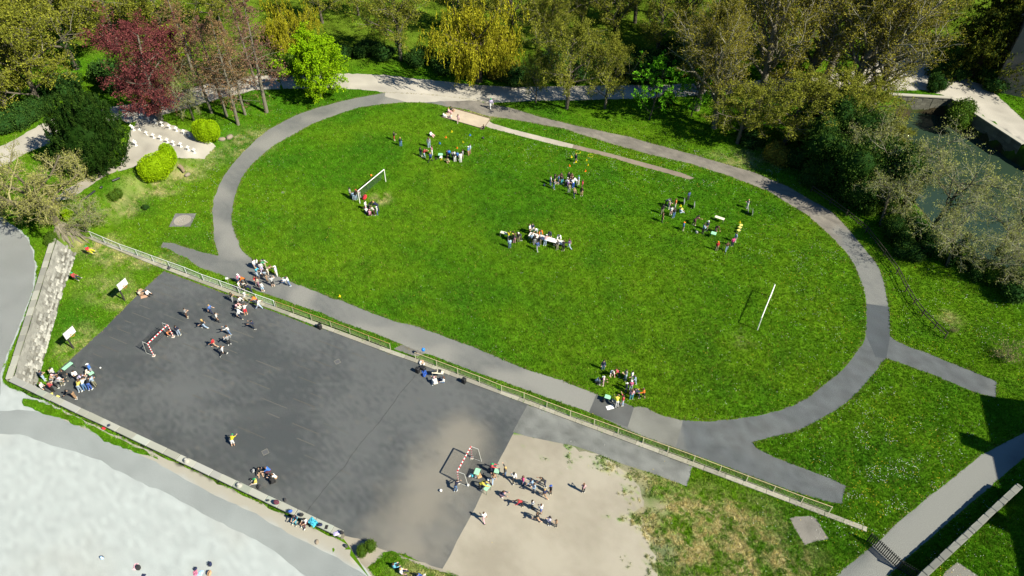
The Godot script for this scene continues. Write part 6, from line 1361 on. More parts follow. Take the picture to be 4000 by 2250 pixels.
func table(q: Array, kind: String, label: String) -> void:
	var o := thing("folding_table" if kind != "green" else "school_table", label, "table", Vector3(q[0], .012, q[1]), q[2], "tables")
	var L: float = q[3]
	var Wd: float = q[4]
	var h: float = q[5]
	var top := {"green": Color(.3, .62, .4), "cream": Color(.72, .66, .52), "white": Color(.78, .75, .7)}
	var leg := {"green": Color(.02, .12, .06), "cream": Color(.4, .4, .38), "white": Color(.4, .4, .4)}
	var m := MB.new()
	m.block(Vector3(0, h - .015, 0), Vector3(L, .03, Wd), .012)
	put("table_top", m, mat(top[kind], .45), o)
	for sx in [-1, 1]:
		for sz in [-1, 1]:
			m = MB.new()
			m.bar(Vector3(sx * (L / 2 - .05), h - .03, sz * (Wd / 2 - .04)), Vector3(sx * (L / 2 - .03), 0, sz * (Wd / 2 - .03)), .016)
			put("leg", m, mat(leg[kind], .4, .3), o)
	m = MB.new()
	for sz in [-1, 1]: m.box(Vector3(0, h - .055, sz * (Wd / 2 - .05)), Vector3(L - .1, .045, .02))
	put("apron", m, mat(leg[kind], .4, .3), o)
func bag(q: Array) -> void:
	rng.seed = int(absf(q[0]) * 97 + absf(q[2]) * 31)
	var s: float = q[5]
	var c: Color = PAL[q[3]]
	var m := MB.new()
	if int(q[6]) == 1:
		var o := thing("jacket", q[4], "clothing", Vector3(q[0], q[1], q[2]), rng.randf() * TAU, "bags and clothes")
		# crumpled cloth: a low wavy sheet with its own thickness
		var N := 9
		var P := []
		for j in N:
			for i in N:
				var u := (i / float(N - 1) - .5)
				var w := (j / float(N - 1) - .5)
				var e := 1.0 - smoothstep(.28, .5, maxf(absf(u), absf(w)))
				P.append(Vector3(u * s * 1.2 + rng.randf_range(-.05, .05) * s, .02 + s * .22 * e * rng.randf_range(.25, 1.0), w * s * .8 + rng.randf_range(-.05, .05) * s))
		for j in N - 1:
			for i in N - 1:
				var k := rng.randf_range(.75, 1.15)
				m.col = Color(k, k, k)
				m.quad(P[j * N + i], P[j * N + i + 1], P[(j + 1) * N + i + 1], P[(j + 1) * N + i])
		put("cloth", m, cloth(c), o)
		return
	var o := thing("school_bag", q[4], "bag", Vector3(q[0], q[1], q[2]), rng.randf() * TAU, "bags and clothes")
	var tilt := Basis(Vector3.RIGHT, rng.randf_range(.2, 1.2))
	m.ball(Vector3(0, s * .4, 0), Vector3(s * .42, s * .5, s * .27), 8, 12, tilt, -.97, .05, rng)
	put("bag_body", m, cloth(c), o)
	m = MB.new()
	m.ball(Vector3(0, s * .4, 0) + tilt * Vector3(0, -s * .1, s * .2), Vector3(s * .27, s * .24, s * .13), 6, 10, tilt, -.97, .04, rng)
	put("pocket", m, cloth(Color(c.r * .8 + .01, c.g * .8 + .01, c.b * .8 + .01)), o)
	m = MB.new()
	for sx in [-1, 1]:
		var a := []
		var r := []
		for i in 7:
			var t := i / 6.0
			a.append(Vector3(0, s * .4, 0) + tilt * Vector3(sx * s * .17, s * (.42 - .75 * t), -s * (.2 + .16 * sin(PI * t)))); r.append(s * .035)
		m.tube(a, r, 5)
	put("straps", m, cloth(Color(.03, .03, .035)), o)
func stone_variants() -> Array:
	var out := []
	for i in 7:
		rng.seed = 900 + i
		var m := MB.new()
		m.block(Vector3.ZERO, Vector3(1, 1, 1), .16, Basis(), .09, rng)
		out.append(m.mesh())
	return out
func bank_wall(stones: Array) -> void:
	var C := Vector3(WALL.C[0], 0, WALL.C[1])
	var T := Vector3(WALL.T[0], 0, WALL.T[1])
	var o := thing("retaining_wall", "battered rubble stone wall below the twisted tree, left of the lawn", "wall", C)
	var d := (T - C).normalized()
	var L := C.distance_to(T)
	var n := Vector3(-d.z, 0, d.x)
	if n.x < 0: n = -n
	var top := 2.9
	var m := MB.new()
	var K := 60
	var J := 10
	var at := func(i: int, j: int) -> Vector3:
		var s := L * i / K
		var h := -.15 + (top - .05) * j / J
		var flare := 1.0 + .35 * smoothstep(.6, 1.0, float(i) / K)
		var out := lerpf(1.0 * flare, .12, float(j) / J) + nb(s * 5, h * 5) * .1
		return d * s + n * out + Vector3(0, h, 0)
	for i in K:
		for j in J:
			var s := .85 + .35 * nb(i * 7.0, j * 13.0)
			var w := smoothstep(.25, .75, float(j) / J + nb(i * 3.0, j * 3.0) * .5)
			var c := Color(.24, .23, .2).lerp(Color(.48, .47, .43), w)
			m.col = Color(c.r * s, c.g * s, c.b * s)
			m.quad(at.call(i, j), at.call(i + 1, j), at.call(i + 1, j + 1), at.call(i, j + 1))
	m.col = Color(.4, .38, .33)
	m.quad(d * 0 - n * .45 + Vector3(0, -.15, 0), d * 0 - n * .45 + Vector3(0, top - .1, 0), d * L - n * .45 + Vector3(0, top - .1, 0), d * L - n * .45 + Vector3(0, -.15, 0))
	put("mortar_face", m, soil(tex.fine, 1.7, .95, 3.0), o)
	rng.seed = 77
	var sm := [mat(Color(.26, .255, .235), .95), mat(Color(.34, .335, .31), .95), mat(Color(.2, .197, .18), .95), mat(Color(.42, .41, .38), .95)]
	var cnt := 0
	var row := 0
	var hh := .05
	while hh < 1.95 and cnt < 300:
		var s := rng.randf_range(0, .4)
		var rh := rng.randf_range(.2, .3)
		while s < L - .3 and cnt < 300:
			var w := rng.randf_range(.3, .75)
			if rng.randf() < .8 - hh * .12:
				var st := put("stone", stones[rng.randi_range(0, 6)], sm[rng.randi_range(0, 3)], o)
				var out := lerpf(1.0 * (1.0 + .35 * smoothstep(.6, 1.0, s / L)), .12, (hh + .15) / (top - .05))
				st.position = d * (s + w / 2) + n * (out - .02) + Vector3(0, hh + rh / 2 + rng.randf_range(-.03, .03), 0)
				st.basis = Basis(d, Vector3(0, .95, 0) - n * .3, n + Vector3(0, .3, 0)).orthonormalized() * Basis.from_scale(Vector3(w * .93, rh * .9, .26))
				cnt += 1
			s += w
		hh += rh
	rng.seed = 78
	var s := 0.0
	while s < L - .2:
		var w := minf(rng.randf_range(1.0, 1.9), L - s)
		var b := MB.new()
		b.block(Vector3.ZERO, Vector3(w - .03, .16, .62), .03, Basis(), .012, rng)
		var st := put("coping_stone", b, mat([Color(.26, .255, .22), Color(.33, .325, .28), Color(.22, .215, .19)][rng.randi_range(0, 2)], .95), o)
		st.position = d * (s + w / 2) - n * .18 + Vector3(0, top - .02 + rng.randf_range(-.015, .015), 0)
		st.basis = Basis(d, Vector3.UP, d.cross(Vector3.UP))
		s += w
func parapet() -> void:
	var C := Vector3(WALL.C[0], 0, WALL.C[1])
	var S := Vector3(WALL.S[0], 0, WALL.S[1])
	var o := thing("parapet_wall", "long low stone parapet between the dark court and the pale plaza", "wall", C)
	var d := (S - C).normalized()
	var L := C.distance_to(S)
	var n := Vector3(d.z, 0, -d.x)
	if n.z > 0: n = -n
	var H := func(s: float) -> float: return lerpf(2.9, .9, s / L)
	var m := MB.new()
	rng.seed = 80
	var K := 78
	for i in K:
		var a := L * i / K
		var b := L * (i + 1) / K
		var k := rng.randf_range(.75, 1.2)
		m.col = Color(.27 * k, .25 * k, .2 * k)
		for s in [-1, 1]:
			var w: Vector3 = n * .24 * s
			var p := [d * a + w + Vector3(0, -.3, 0), d * a + w + Vector3(0, H.call(a) - .12, 0), d * b + w + Vector3(0, H.call(b) - .12, 0), d * b + w + Vector3(0, -.3, 0)]
			if s < 0: p.reverse()
			m.quad(p[0], p[1], p[2], p[3])
	for s in [0.0, L]:
		var w: Vector3 = n * .24
		m.quad(d * s - w + Vector3(0, -.3, 0), d * s - w + Vector3(0, H.call(s) - .12, 0), d * s + w + Vector3(0, H.call(s) - .12, 0), d * s + w + Vector3(0, -.3, 0))
	put("wall_core", m, soil(tex.fine, 1.1, .95, 3.0), o)
	var s := 0.0
	while s < L - .1:
		var w := minf(rng.randf_range(.9, 2.1), L - s)
		if L - s - w < .4: w = L - s
		var b := MB.new()
		b.block(Vector3.ZERO, Vector3(w - .025, .14, .66), .03, Basis(), .015, rng)
		var k := rng.randf_range(.8, 1.15)
		var st := put("coping_stone", b, mat(Color(snappedf(.31 * k, .02), snappedf(.315 * k, .02), snappedf(.28 * k, .02)), .95), o)
		var y: float = H.call(s + w / 2)
		var dd := (d * L + Vector3(0, -2.0, 0)).normalized()
		st.position = d * (s + w / 2) + Vector3(0, y - .06 + rng.randf_range(-.01, .015), 0)
		st.basis = Basis(dd, n.cross(dd) if n.cross(dd).y > 0 else dd.cross(n), n).orthonormalized()
		s += w
	for q in WALL.bollards:
		var t := thing("stone_bollard", q[2], "bollard", Vector3(q[0], q[1], q[3]))
		var b := MB.new()
		b.tube([Vector3(0, -.05, 0), Vector3(0, .06, 0), Vector3(0, .22, 0), Vector3(0, .3, 0)], [.3, .28, .25, .16], 14)
		put("drum", b, mat(Color(.42, .41, .37), .95), t)
		b = MB.new()
		b.ball(Vector3(0, .29, 0), Vector3(.15, .06, .15), 4, 12, Basis(), 0.0)
		put("knob", b, mat(Color(.36, .35, .32), .95), t)
func se_wall() -> void:
	var A := Vector3(SEWALL[0][0], 0, SEWALL[0][1])
	var B := Vector3(SEWALL[1][0], 0, SEWALL[1][1])
	var o := thing("boundary_wall", "tall stone wall with a sunlit top, in shade toward the drive", "wall", A)
	var d := (B - A).normalized()
	var L := A.distance_to(B)
	var n := Vector3(d.z, 0, -d.x)
	var bs := Basis(d, Vector3.UP, d.cross(Vector3.UP))
	var m := MB.new()
	m.col = Color(.22, .21, .18)
	m.box(d * L / 2 + Vector3(0, .75, 0), Vector3(L, 1.7, .5), bs)
	put("wall_core", m, soil(tex.fine, 1.3, .95, 3.0), o)
	rng.seed = 91
	var s := 0.0
	while s < L - .1:
		var w := minf(rng.randf_range(.3, 1.3), L - s)
		var b := MB.new()
		b.block(Vector3.ZERO, Vector3(w, .2, .56), .06, Basis(), .025, rng)
		var st := put("coping_stone", b, mat([Color(.15, .152, .138), Color(.17, .17, .155), Color(.14, .141, .128), Color(.16, .162, .148)][rng.randi_range(0, 3)], .95), o)
		st.position = d * (s + w / 2) + Vector3(0, 1.66 + rng.randf_range(-.015, .02), 0)
		st.basis = bs
		s += w
func gate(a: Array, b: Array, label: String, hgt: float) -> void:
	var A := Vector3(a[0], .01, a[1])
	var B := Vector3(b[0], .01, b[1])
	var o := thing("slatted_gate", label, "gate", A)
	var d := (B - A).normalized()
	var L := A.distance_to(B)
	var bs := Basis(d, Vector3.UP, d.cross(Vector3.UP))
	var dm := mat(Color(.02, .02, .02), .6)
	var k := int(L / .165)
	for i in k + 1:
		var m := MB.new()
		m.box(d * L * i / k + Vector3(0, hgt / 2 + .04, 0), Vector3(.085, hgt, .025), bs)
		put("slat", m, dm, o)
	for h in [.25, hgt - .2]:
		var m := MB.new()
		m.box(d * L / 2 + Vector3(0, h, 0) + bs.z * .035, Vector3(L, .06, .04), bs)
		put("rail", m, dm, o)
	for s in [0.0, L]:
		var m := MB.new()
		m.box(d * s + Vector3(0, hgt / 2, 0) + bs.z * .07, Vector3(.12, hgt + .1, .12), bs)
		put("post", m, dm, o)
func rail_fence() -> void:
	var A := Vector3(RAILPOSTS[0][0], 0, RAILPOSTS[0][1])
	var o := thing("rail_fence", "dark two-rail fence along the track above the pond", "fence", A)
	var dm := mat(Color(.045, .035, .025), .9)
	var P := []
	for p in RAILPOSTS: P.append(Vector3(p[0], 0, p[1]) - A)
	for p in P:
		var m := MB.new()
		m.box(p + Vector3(0, .5, 0), Vector3(.11, 1.15, .11))
		put("post", m, dm, o)
	for i in P.size() - 1:
		for h in [.55, 1.0]:
			var m := MB.new()
			var d: Vector3 = P[i + 1] - P[i]
			m.box((P[i] + P[i + 1]) / 2 + Vector3(0, h, 0), Vector3(d.length(), .1, .05), Basis(d.normalized(), Vector3.UP, d.normalized().cross(Vector3.UP)))
			put("rail", m, dm, o)
func castle() -> void:
	# the castle wing to the right, outside the frame, whose shadow lies over drive and lawn
	var o := thing("castle_wing", "castle wing beyond the right edge, casting its shadow over the drive", "building", Vector3(CASTLE.a[0], 0, CASTLE.a[1]))
	var A := Vector3.ZERO
	var B := Vector3(CASTLE.b[0] - CASTLE.a[0], 0, CASTLE.b[1] - CASTLE.a[1])
	var d := B.normalized()
	var n := Vector3(d.z, 0, -d.x)
	if n.x < 0: n = -n
	var L := B.length() + 8
	var bs := Basis(n, Vector3.UP, n.cross(Vector3.UP))
	var st := soil(tex.fine, 2.0, .95, 3.0)
	var m := MB.new()
	m.col = Color(.3, .28, .24)
	m.box(d * L / 2 + n * 6 + Vector3(0, 6.9, 0), Vector3(12, 14.2, L), bs)
	put("wall", m, st, o)
	m = MB.new()
	m.col = Color(.08, .085, .1)
	var e := Vector3(0, 14.0, 0)
	var a0 := e
	var a1 := d * L + e
	var r0 := n * 6 + Vector3(0, 15.6, 0)
	var r1 := n * 6 + d * L + Vector3(0, 15.6, 0)
	m.quad(a0, r0, r1, a1); m.quad(a0 + n * 12, a1 + n * 12, r1, r0); m.tri(a0, a0 + n * 12, r0); m.tri(a1, r1, a1 + n * 12)
	var roof := put("roof", m, mat(Color.WHITE, .6), o)
	for q in CASTLE.chimneys:
		m = MB.new()
		m.box(d * q + n * .9 + Vector3(0, 15.2, 0), Vector3(1.2, 3.6, 1.5), bs)
		put("chimney", m, mat(Color(.3, .2, .15), .9), roof)
	for k in 6:
		for y in [3.0, 7.0, 11.0]:
			m = MB.new()
			m.box(d * (2.0 + k * L / 6.5) + Vector3(0, y, 0), Vector3(.12, 1.8, 1.1), bs)
			put("window", m, mat(Color(.03, .035, .045), .2), o)
	var t := Vector3(CASTLE.tower[0], 0, CASTLE.tower[1])
	o = thing("castle_tower", "shaded stone castle tower cut by the right edge above the pond", "building", t)
	m = MB.new()
	m.col = Color(.26, .24, .21)
	m.box(Vector3(6, 7, -4.6), Vector3(12, 14.4, 10), Basis(Vector3.UP, -.5))
	put("wall", m, st, o)
	m = MB.new()
	m.col = Color(.08, .085, .1)
	var bb := Basis(Vector3.UP, -.5)
	var pk := Vector3(6, 19, -4.6)
	var cs := []
	for q in [Vector3(-6.3, 14.1, -5.3), Vector3(6.3, 14.1, -5.3), Vector3(6.3, 14.1, 5.3), Vector3(-6.3, 14.1, 5.3)]: cs.append(Vector3(6, 0, -4.6) + bb * q)
	for i in 4: m.tri(cs[i], cs[(i + 1) % 4], pk)
	put("roof", m, mat(Color.WHITE, .6), o)

func _ready() -> void:
	# camera, sky, sun, exposure
	var cam := Camera3D.new()
	cam.name = "camera"
	add_child(cam)
	cam.position = Vector3(0, 61.808, 0)
	cam.basis = Basis(Vector3.RIGHT, deg_to_rad(-44.581)) * Basis(Vector3.BACK, deg_to_rad(.4107))
	cam.fov = 43.0; cam.near = .5; cam.far = 2500.0; cam.current = true
	var env := Environment.new()
	env.background_mode = Environment.BG_SKY
	var sm := ProceduralSkyMaterial.new()
	sm.sky_top_color = Color(.33, .55, .8); sm.sky_horizon_color = Color(.68, .79, .88); sm.sky_curve = .12
	sm.ground_bottom_color = Color(.2, .24, .14); sm.ground_horizon_color = Color(.5, .56, .5)
	sm.sun_angle_max = 0.0
	sm.energy_multiplier = .34
	var sky := Sky.new()
	sky.sky_material = sm
	env.sky = sky
	env.tonemap_mode = Environment.TONE_MAPPER_LINEAR
	env.tonemap_exposure = 1.85
	env.sdfgi_enabled = true; env.ssao_enabled = true; env.ssil_enabled = true
	var we := WorldEnvironment.new()
	we.name = "environment"
	we.environment = env
	add_child(we)
	var sun := DirectionalLight3D.new()
	sun.name = "sun"
	add_child(sun)
	sun.light_energy = 1.6; sun.light_color = Color(1.0, .975, .89); sun.light_angular_distance = .5; sun.shadow_enabled = true
	var el := deg_to_rad(43.0)
	sun.look_at_from_position(Vector3(.86 * cos(el), sin(el), .51 * cos(el)) * 100, Vector3.ZERO)

	# shared noise, outlines and materials
	noise_a.seed = 3; noise_a.frequency = .02; noise_a.fractal_octaves = 4
	noise_b.seed = 8; noise_b.frequency = .05; noise_b.fractal_octaves = 3
	noise_c.seed = 21; noise_c.frequency = .05; noise_c.fractal_octaves = 2
	for k in OUTLINE:
		PG[k] = v2(OUTLINE[k])
		var r := Rect2(PG[k][0], Vector2.ZERO)
		for p in PG[k]: r = r.expand(p)
		BOX[k] = r
	TPG = v2(TERRACE_OUTLINE)
	tex.fine = grain(512, .05, .6, 1.0, 5)
	tex.dust = grain(1024, .09, .8, 1.0, 9)
	tex.grit = grain(1024, .12, .5, 1.0, 6)
	tex.turf = grain(1024, .05, .5, 1.0, 7)
	var turf := soil(tex.turf, 3.1, .95, 4.0)
	turf.metallic_specular = .0
	var grit := soil(tex.grit, 2.3, .95, .6)
	var gravel := soil(tex.dust, 7.3, .97, 1.0)
	var paved := soil(tex.grit, 9.1, .9, .6)
	build_ground(turf, grit, gravel, paved)
	build_walls()
	make_trees()
	twisted_roots()
	build_furniture()
	make_people()
	grow_grass()

# how far the trodden dirt has won over the grass, 0 to 1
func bare(x: float, z: float) -> float:
	if x < -8 or x > 26 or z < -48: return 0.0
	var p := Vector2(x, z)
	var best := 99.0
	for i in range(2, 12): best = minf(best, p.distance_to(Geometry2D.get_closest_point_to_segment(p, PG.dirt[i], PG.dirt[i + 1])))
	if inside(p, "dirt"): best = -best
	return 1.0 - smoothstep(-2.2, 2.6, best + nb(x, z, 7) * 3.2 + nc(x, z, 34) * 1.8)
func twisted_roots() -> void:
	# gnarled roots spilling from the twisted tree over the end of the stone wall
	var o: Node3D = get_node("twisted_tree")
	var m := MB.new()
	rng.seed = 63
	var base := o.position
	for k in 34:
		var a := lerpf(-.9, 1.5, (k + rng.randf()) / 34.0)
		var d := Vector3(cos(a), 0, sin(a))
		var L := rng.randf_range(1.5, 3.4)
		var pts := []
		var rr := []
		var w := rng.randf_range(.08, .24)
		for i in 9:
			var t := i / 8.0
			var q := base + d * L * t + Vector3(-d.z, 0, d.x) * sin(t * 5.0 + k) * .22
			pts.append(Vector3(q.x, maxf(lerpf(base.y + .55, -.05, smoothstep(0.0, 1.0, t)), terrace(q.x, q.z)) + w * .4, q.z)); rr.append(w * lerpf(1.2, .35, t))
		var g := rng.randf_range(.75, 1.2)
		m.col = Color(.29 * g, .26 * g, .19 * g)
		m.tube(pts, rr, 6)
	var r := put("roots", m, bark_mat, o)
	r.global_transform = Transform3D()
func grass_tone(x: float, z: float) -> Color:
	# young dense turf, dry straw and worn patches where the picture shows them
	var big := na(x, z, 1.1) * 1.3 + nb(x, z, 1.1) * .7
	var streak := noise_a.get_noise_2d(x * 3.0 + z * 1.0, (z * 3.0 - x * 1.0) * 7.0)
	var g := Color(.09, .245, .012).lerp(Color(.145, .29, .014), clampf(.5 + big + streak * .35, 0, 1))
	g = g.lerp(Color(.045, .17, .014), clampf(nb(x + 50, z, 2.2) * 1.3 + .1, 0, 1) * .55)
	var s := 1.0 + .3 * nc(x, z, 14) + .35 * nc(x, z, 40)
	g = Color(g.r * s, g.g * s, g.b * s)
	if z < -116: g = g.lerp(Color(.165, .255, .025) * (1.0 + .5 * nb(x, z, 3) + .4 * nc(x, z, 6)), smoothstep(-116, -126, z) * .9)
	var dry := 0.0
	for q in DRY: dry = maxf(dry, (1.0 - smoothstep(.35, 1.0, Vector2((x - q[0]) / q[2], (z - q[1]) / q[3]).length())) * q[4])
	if dry > 0: g = g.lerp(Color(.6, .52, .27), clampf(dry * (.55 + nb(x, z, 9) * 1.3 + nc(x, z, 26) * 1.1), 0, 1))
	if x > 45:
		var deep := hollow(x, z) + nb(x, z, 9) * .4
		g = g.lerp(Color(.075, .065, .04), smoothstep(-.5, -1.3, deep))
	var k := bare(x, z)
	if k > 0: g = g.lerp(Color(.4, .36, .28), k * .85)
	return g
func build_ground(turf: Material, grit: Material, gravel: Material, paved: Material) -> void:
	var xs := PackedFloat32Array()
	var zs := PackedFloat32Array()
	for x in [-900, -600, -400, -260, -180, -140, -110, -95]: xs.push_back(x)
	for x in range(-84, 97): xs.push_back(x)
	for x in [105, 120, 150, 200, 280, 400, 600, 900]: xs.push_back(x)
	for z in [-1000, -700, -450, -320, -260, -220, -195, -175]: zs.push_back(z)
	for z in range(-160, -14): zs.push_back(z)
	for z in [-8, 0, 15, 40, 90, 200, 400]: zs.push_back(z)
	var mb := MB.new()
	for z in zs:
		for x in xs:
			mb.v.push_back(Vector3(x, hollow(x, z), z)); mb.c.push_back(grass_tone(x, z))
			mb.n.push_back(Vector3(hollow(x - .5, z) - hollow(x + .5, z), 1.0, hollow(x, z - .5) - hollow(x, z + .5)).normalized())
	var w := xs.size()
	for j in zs.size() - 1:
		for i in w - 1:
			var a := j * w + i
			mb.ix.append_array(PackedInt32Array([a, a + 1, a + w + 1, a, a + w + 1, a + w]))
	struct(put("ground", mb, turf))
	struct(sheet("terrace_lawn", TPG, 1.0, .012, grass_tone, turf, false))
	var asphalt := func(x: float, z: float) -> Color:
		var c := Color(.21, .217, .213).lerp(Color(.3, .302, .288), clampf(.5 + na(x, z, 3.0) * 1.3 + nc(x, z, 30) * .5, 0, 1))
		var s := smoothstep(.0, .32, nb(x, z, 1.3)) 
		c = c.lerp(Color(.42, .41, .375), s * .8)
		var k := 1.0 if x > 17.2 and z > -60.4 else 0.0   # the resurfaced eastern bend
		c = c.lerp(Color(.135, .152, .166) * (1.0 + .4 * nc(x, z, 12)), k * .85)
		# the north-eastern stretch is trodden earth and grit
		var earth := smoothstep(-.1, .1, nb(x, z, 3) * .3 + minf((x + 10.0) * .05, (-74.0 - z) * .06))
		c = c.lerp(Color(.31, .275, .235) * (1.0 + .4 * nb(x, z, 5) + .4 * nc(x, z, 24)), earth * .85)
		return c
	struct(sheet("track", ragged(PG.track, .5, .07), .5, .006, asphalt, paved))
	var flatc := func(c: Color, f: float, amt: float) -> Callable:
		return func(x: float, z: float) -> Color:
			var s := 1.0 + amt * (nb(x, z, f) + .6 * nc(x, z, f * 3.1))
			return Color(c.r * s, c.g * s, c.b * s)
	struct(sheet("gravel_road", ragged(PG.gravel_road, .7, .16), 1.0, .016, flatc.call(Color(.46, .425, .37), 2.5, .25), gravel, false))
	struct(sheet("path_patch", PG.asphalt_patch, .5, .012, flatc.call(Color(.15, .155, .155), 3.0, .25), paved))
	struct(sheet("path_patch", PG.concrete_patch, .5, .0145, flatc.call(Color(.3, .3, .27), 3.0, .3), paved))
	struct(sheet("path_patch", PG.dark_patch, .5, .012, flatc.call(Color(.11, .128, .145), 3.0, .25), paved))
	struct(sheet("path_ramp", PG.ramp, .5, .0175, flatc.call(Color(.27, .26, .24), 3.0, .25), paved))
	struct(sheet("oval_lawn", ragged(PG.oval, .4, .09), .5, .022, grass_tone, turf))
	var court := func(x: float, z: float) -> Color:
		var c := Color(.094, .104, .111).lerp(Color(.165, .175, .18), clampf(.5 + na(x, z, 3.5) * 1.3 + nc(x, z, 36) * .7, 0, 1))
		# pale dust blown and trodden in from the dirt field
		var p := Vector2(x, z)
		var q := Geometry2D.get_closest_point_to_segment(p, Vector2(-9.5, -30.5), Vector2(-5.0, -41.5))
		var d := p.distance_to(q) / lerpf(4.6, 3.2, clampf((-30.5 - z) / 15.5, 0, 1)) + nb(x, z, 4) * .4 + nc(x, z, 16) * .12
		c = c.lerp(Color(.4, .365, .305), (1.0 - smoothstep(.0, 1.35, d)) * .82)
		c = c.lerp(Color(.25, .255, .25), smoothstep(.05, .6, nb(x * .5 + 30, z * 2.0, 2.2)) * .15)
		# worn streaks across the laying joints
		var u := x * .42 + z * .91
		c = c.lerp(Color(.2, .19, .17), (1.0 - smoothstep(0.0, .14, absf(fposmod(u, 3.4) - 1.7))) * smoothstep(.0, .35, nc(x, z, 4)) * .6)
		return c
	struct(sheet("ball_court", ragged(PG.court, .6, .04), .4, .0085, court, paved))
	var jm := MB.new()
	rng.seed = 41
	for k in 11:
		var o := Vector2(-47.5, -50.5).lerp(Vector2(-43.2, -64.2), (k + .5) / 11.0)
		var dir := Vector2(45.0, 19.6).normalized()
		var t := 1.0
		while t < 47.0:
			var run := rng.randf_range(.6, 3.4)
			var a := o + dir * t
			var e := o + dir * (t + run)
			var h := dir.orthogonal() * rng.randf_range(.025, .06)
			if e.x < -15 and inside(a, "court") and inside(e, "court"):
				var g := rng.randf_range(.13, .19)
				jm.col = Color(g, g * .98, g * .9)
				jm.quad(Vector3(a.x - h.x, .0125, a.y - h.y), Vector3(e.x - h.x, .0125, e.y - h.y), Vector3(e.x + h.x, .0125, e.y + h.y), Vector3(a.x + h.x, .0125, a.y + h.y))
			t += run + rng.randf_range(1.0, 8.0)
	struct(put("court_joints", jm, paved))
	struct(sheet("concrete_strip", PG.concrete_strip, .4, .0165, func(x: float, z: float) -> Color:
		var s := 1.0 + .35 * nb(x, z, 6) + .3 * nc(x, z, 14)
		return Color(.275 * s, .283 * s, .27 * s), paved))
	var dirt := func(x: float, z: float) -> Color:
		var c := Color(.32, .285, .225).lerp(Color(.41, .37, .3), clampf(.5 + na(x, z, 5) * 1.2 + nc(x, z, 20) * .3, 0, 1))
		return c.lerp(grass_tone(x, z), 1.0 - smoothstep(.25, .95, bare(x, z)))
	struct(sheet("dirt_field", ragged(PG.dirt, .5, .3), .3, .004, dirt, gravel))
	struct(sheet("dirt_apron", ragged(PG.dirt_south, .5, .15), .4, .013, flatc.call(Color(.34, .305, .25), 5.0, .3), gravel))
	struct(sheet("grass_patch", ragged(PG.grass_patch, .35, .2), .5, .02, grass_tone, turf))
	struct(sheet("paving_slab", ragged(PG.slab_path, .4, .04), .5, .016, flatc.call(Color(.3, .28, .25), 6.0, .3), paved))
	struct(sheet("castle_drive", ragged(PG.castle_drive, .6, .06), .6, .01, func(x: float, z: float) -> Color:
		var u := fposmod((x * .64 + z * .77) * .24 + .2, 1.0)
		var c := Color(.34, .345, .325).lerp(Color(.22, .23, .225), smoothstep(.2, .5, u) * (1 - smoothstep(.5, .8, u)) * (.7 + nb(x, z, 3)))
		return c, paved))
	struct(sheet("inner_yard", PG.inner_yard, .6, .012, flatc.call(Color(.27, .26, .235), 4.0, .25), paved))
	struct(sheet("runway", PG.runway, .5, .03, flatc.call(Color(.47, .42, .36), 5.0, .2), gravel))
	struct(sheet("runway_end", PG.runway_end, .5, .03, flatc.call(Color(.25, .2, .16), 5.0, .25), gravel))
	struct(sheet("sandpit", PG.sand, .4, .034, flatc.call(Color(.56, .46, .35), 9.0, .16), gravel))
	struct(sheet("cemetery_gravel", ragged(PG.cemetery, .5, .2), 1.0, .05, flatc.call(Color(.44, .41, .36), 6.0, .22), gravel, false))
	struct(sheet("terrace_path", ragged(PG.terrace_path, .5, .2), 1.0, .055, flatc.call(Color(.4, .36, .3), 6.0, .25), gravel, false))
	struct(sheet("throwing_slab", PG.throw_slab, .5, .016, flatc.call(Color(.27, .26, .25), 6.0, .2), paved))
	var disc := PackedVector2Array()
	for i in 28: disc.push_back(Vector2(-43.68, -75.05) + Vector2(cos(TAU * i / 28), sin(TAU * i / 28)) * 1.12)
	struct(sheet("throwing_circle", disc, .5, .021, flatc.call(Color(.5, .45, .39), 6.0, .2), paved))
	struct(sheet("plaza", ragged(PG.plaza, .7, .15), .5, .024, func(x: float, z: float) -> Color:
		var s := 1.0 + .05 * nb(x, z, 9) + .17 * nc(x, z, 36)
		var c := Color(.42, .455, .455)
		var e := smoothstep(.15, .6, nb(x + 20, z, 1.6)) * .2
		# sandy strip along the foot of the parapet
		var pw := Vector2(x, z)
		var far := pw.distance_to(Geometry2D.get_closest_point_to_segment(pw, Vector2(WALL.C[0], WALL.C[1]).lerp(Vector2(WALL.S[0], WALL.S[1]), .2), Vector2(WALL.S[0] + 1.5, WALL.S[1] + .6)))
		e = maxf(e, 1.0 - smoothstep(1.2, 2.4, far + nb(x, z, 6) * .8))
		return Color(c.r * s, c.g * s, c.b * s).lerp(Color(.38, .355, .3), e), gravel, false))
	struct(sheet("service_lane", ragged(PG.service_lane, .7, .1), .8, .032, flatc.call(Color(.42, .455, .455), 3.0, .14), paved, false))
	struct(sheet("service_lane", ragged(PG.west_lane, .7, .08), .8, .029, flatc.call(Color(.38, .395, .385), 3.0, .1), paved, false))
	struct(sheet("verge_strip", ragged(PG.verge_strip, .4, .2), .6, .036, grass_tone, turf, false))
	# pond water
	var wm := StandardMaterial3D.new()
	wm.albedo_color = lin(Color(.022, .04, .026)); wm.roughness = .06; wm.metallic_specular = .32
	wm.normal_enabled = true; wm.normal_scale = .12
	var nz := NoiseTexture2D.new()
	nz.width = 256; nz.height = 256; nz.seamless = true; nz.as_normal_map = true; nz.bump_strength = 2.0
	nz.noise = noise_b
	wm.normal_texture = nz; wm.uv1_triplanar = true; wm.uv1_world_triplanar = true; wm.uv1_scale = Vector3.ONE * .12
	var pond := MB.new()
	var pw: PackedVector2Array = PG.pond
	var tr := Geometry2D.triangulate_polygon(pw)
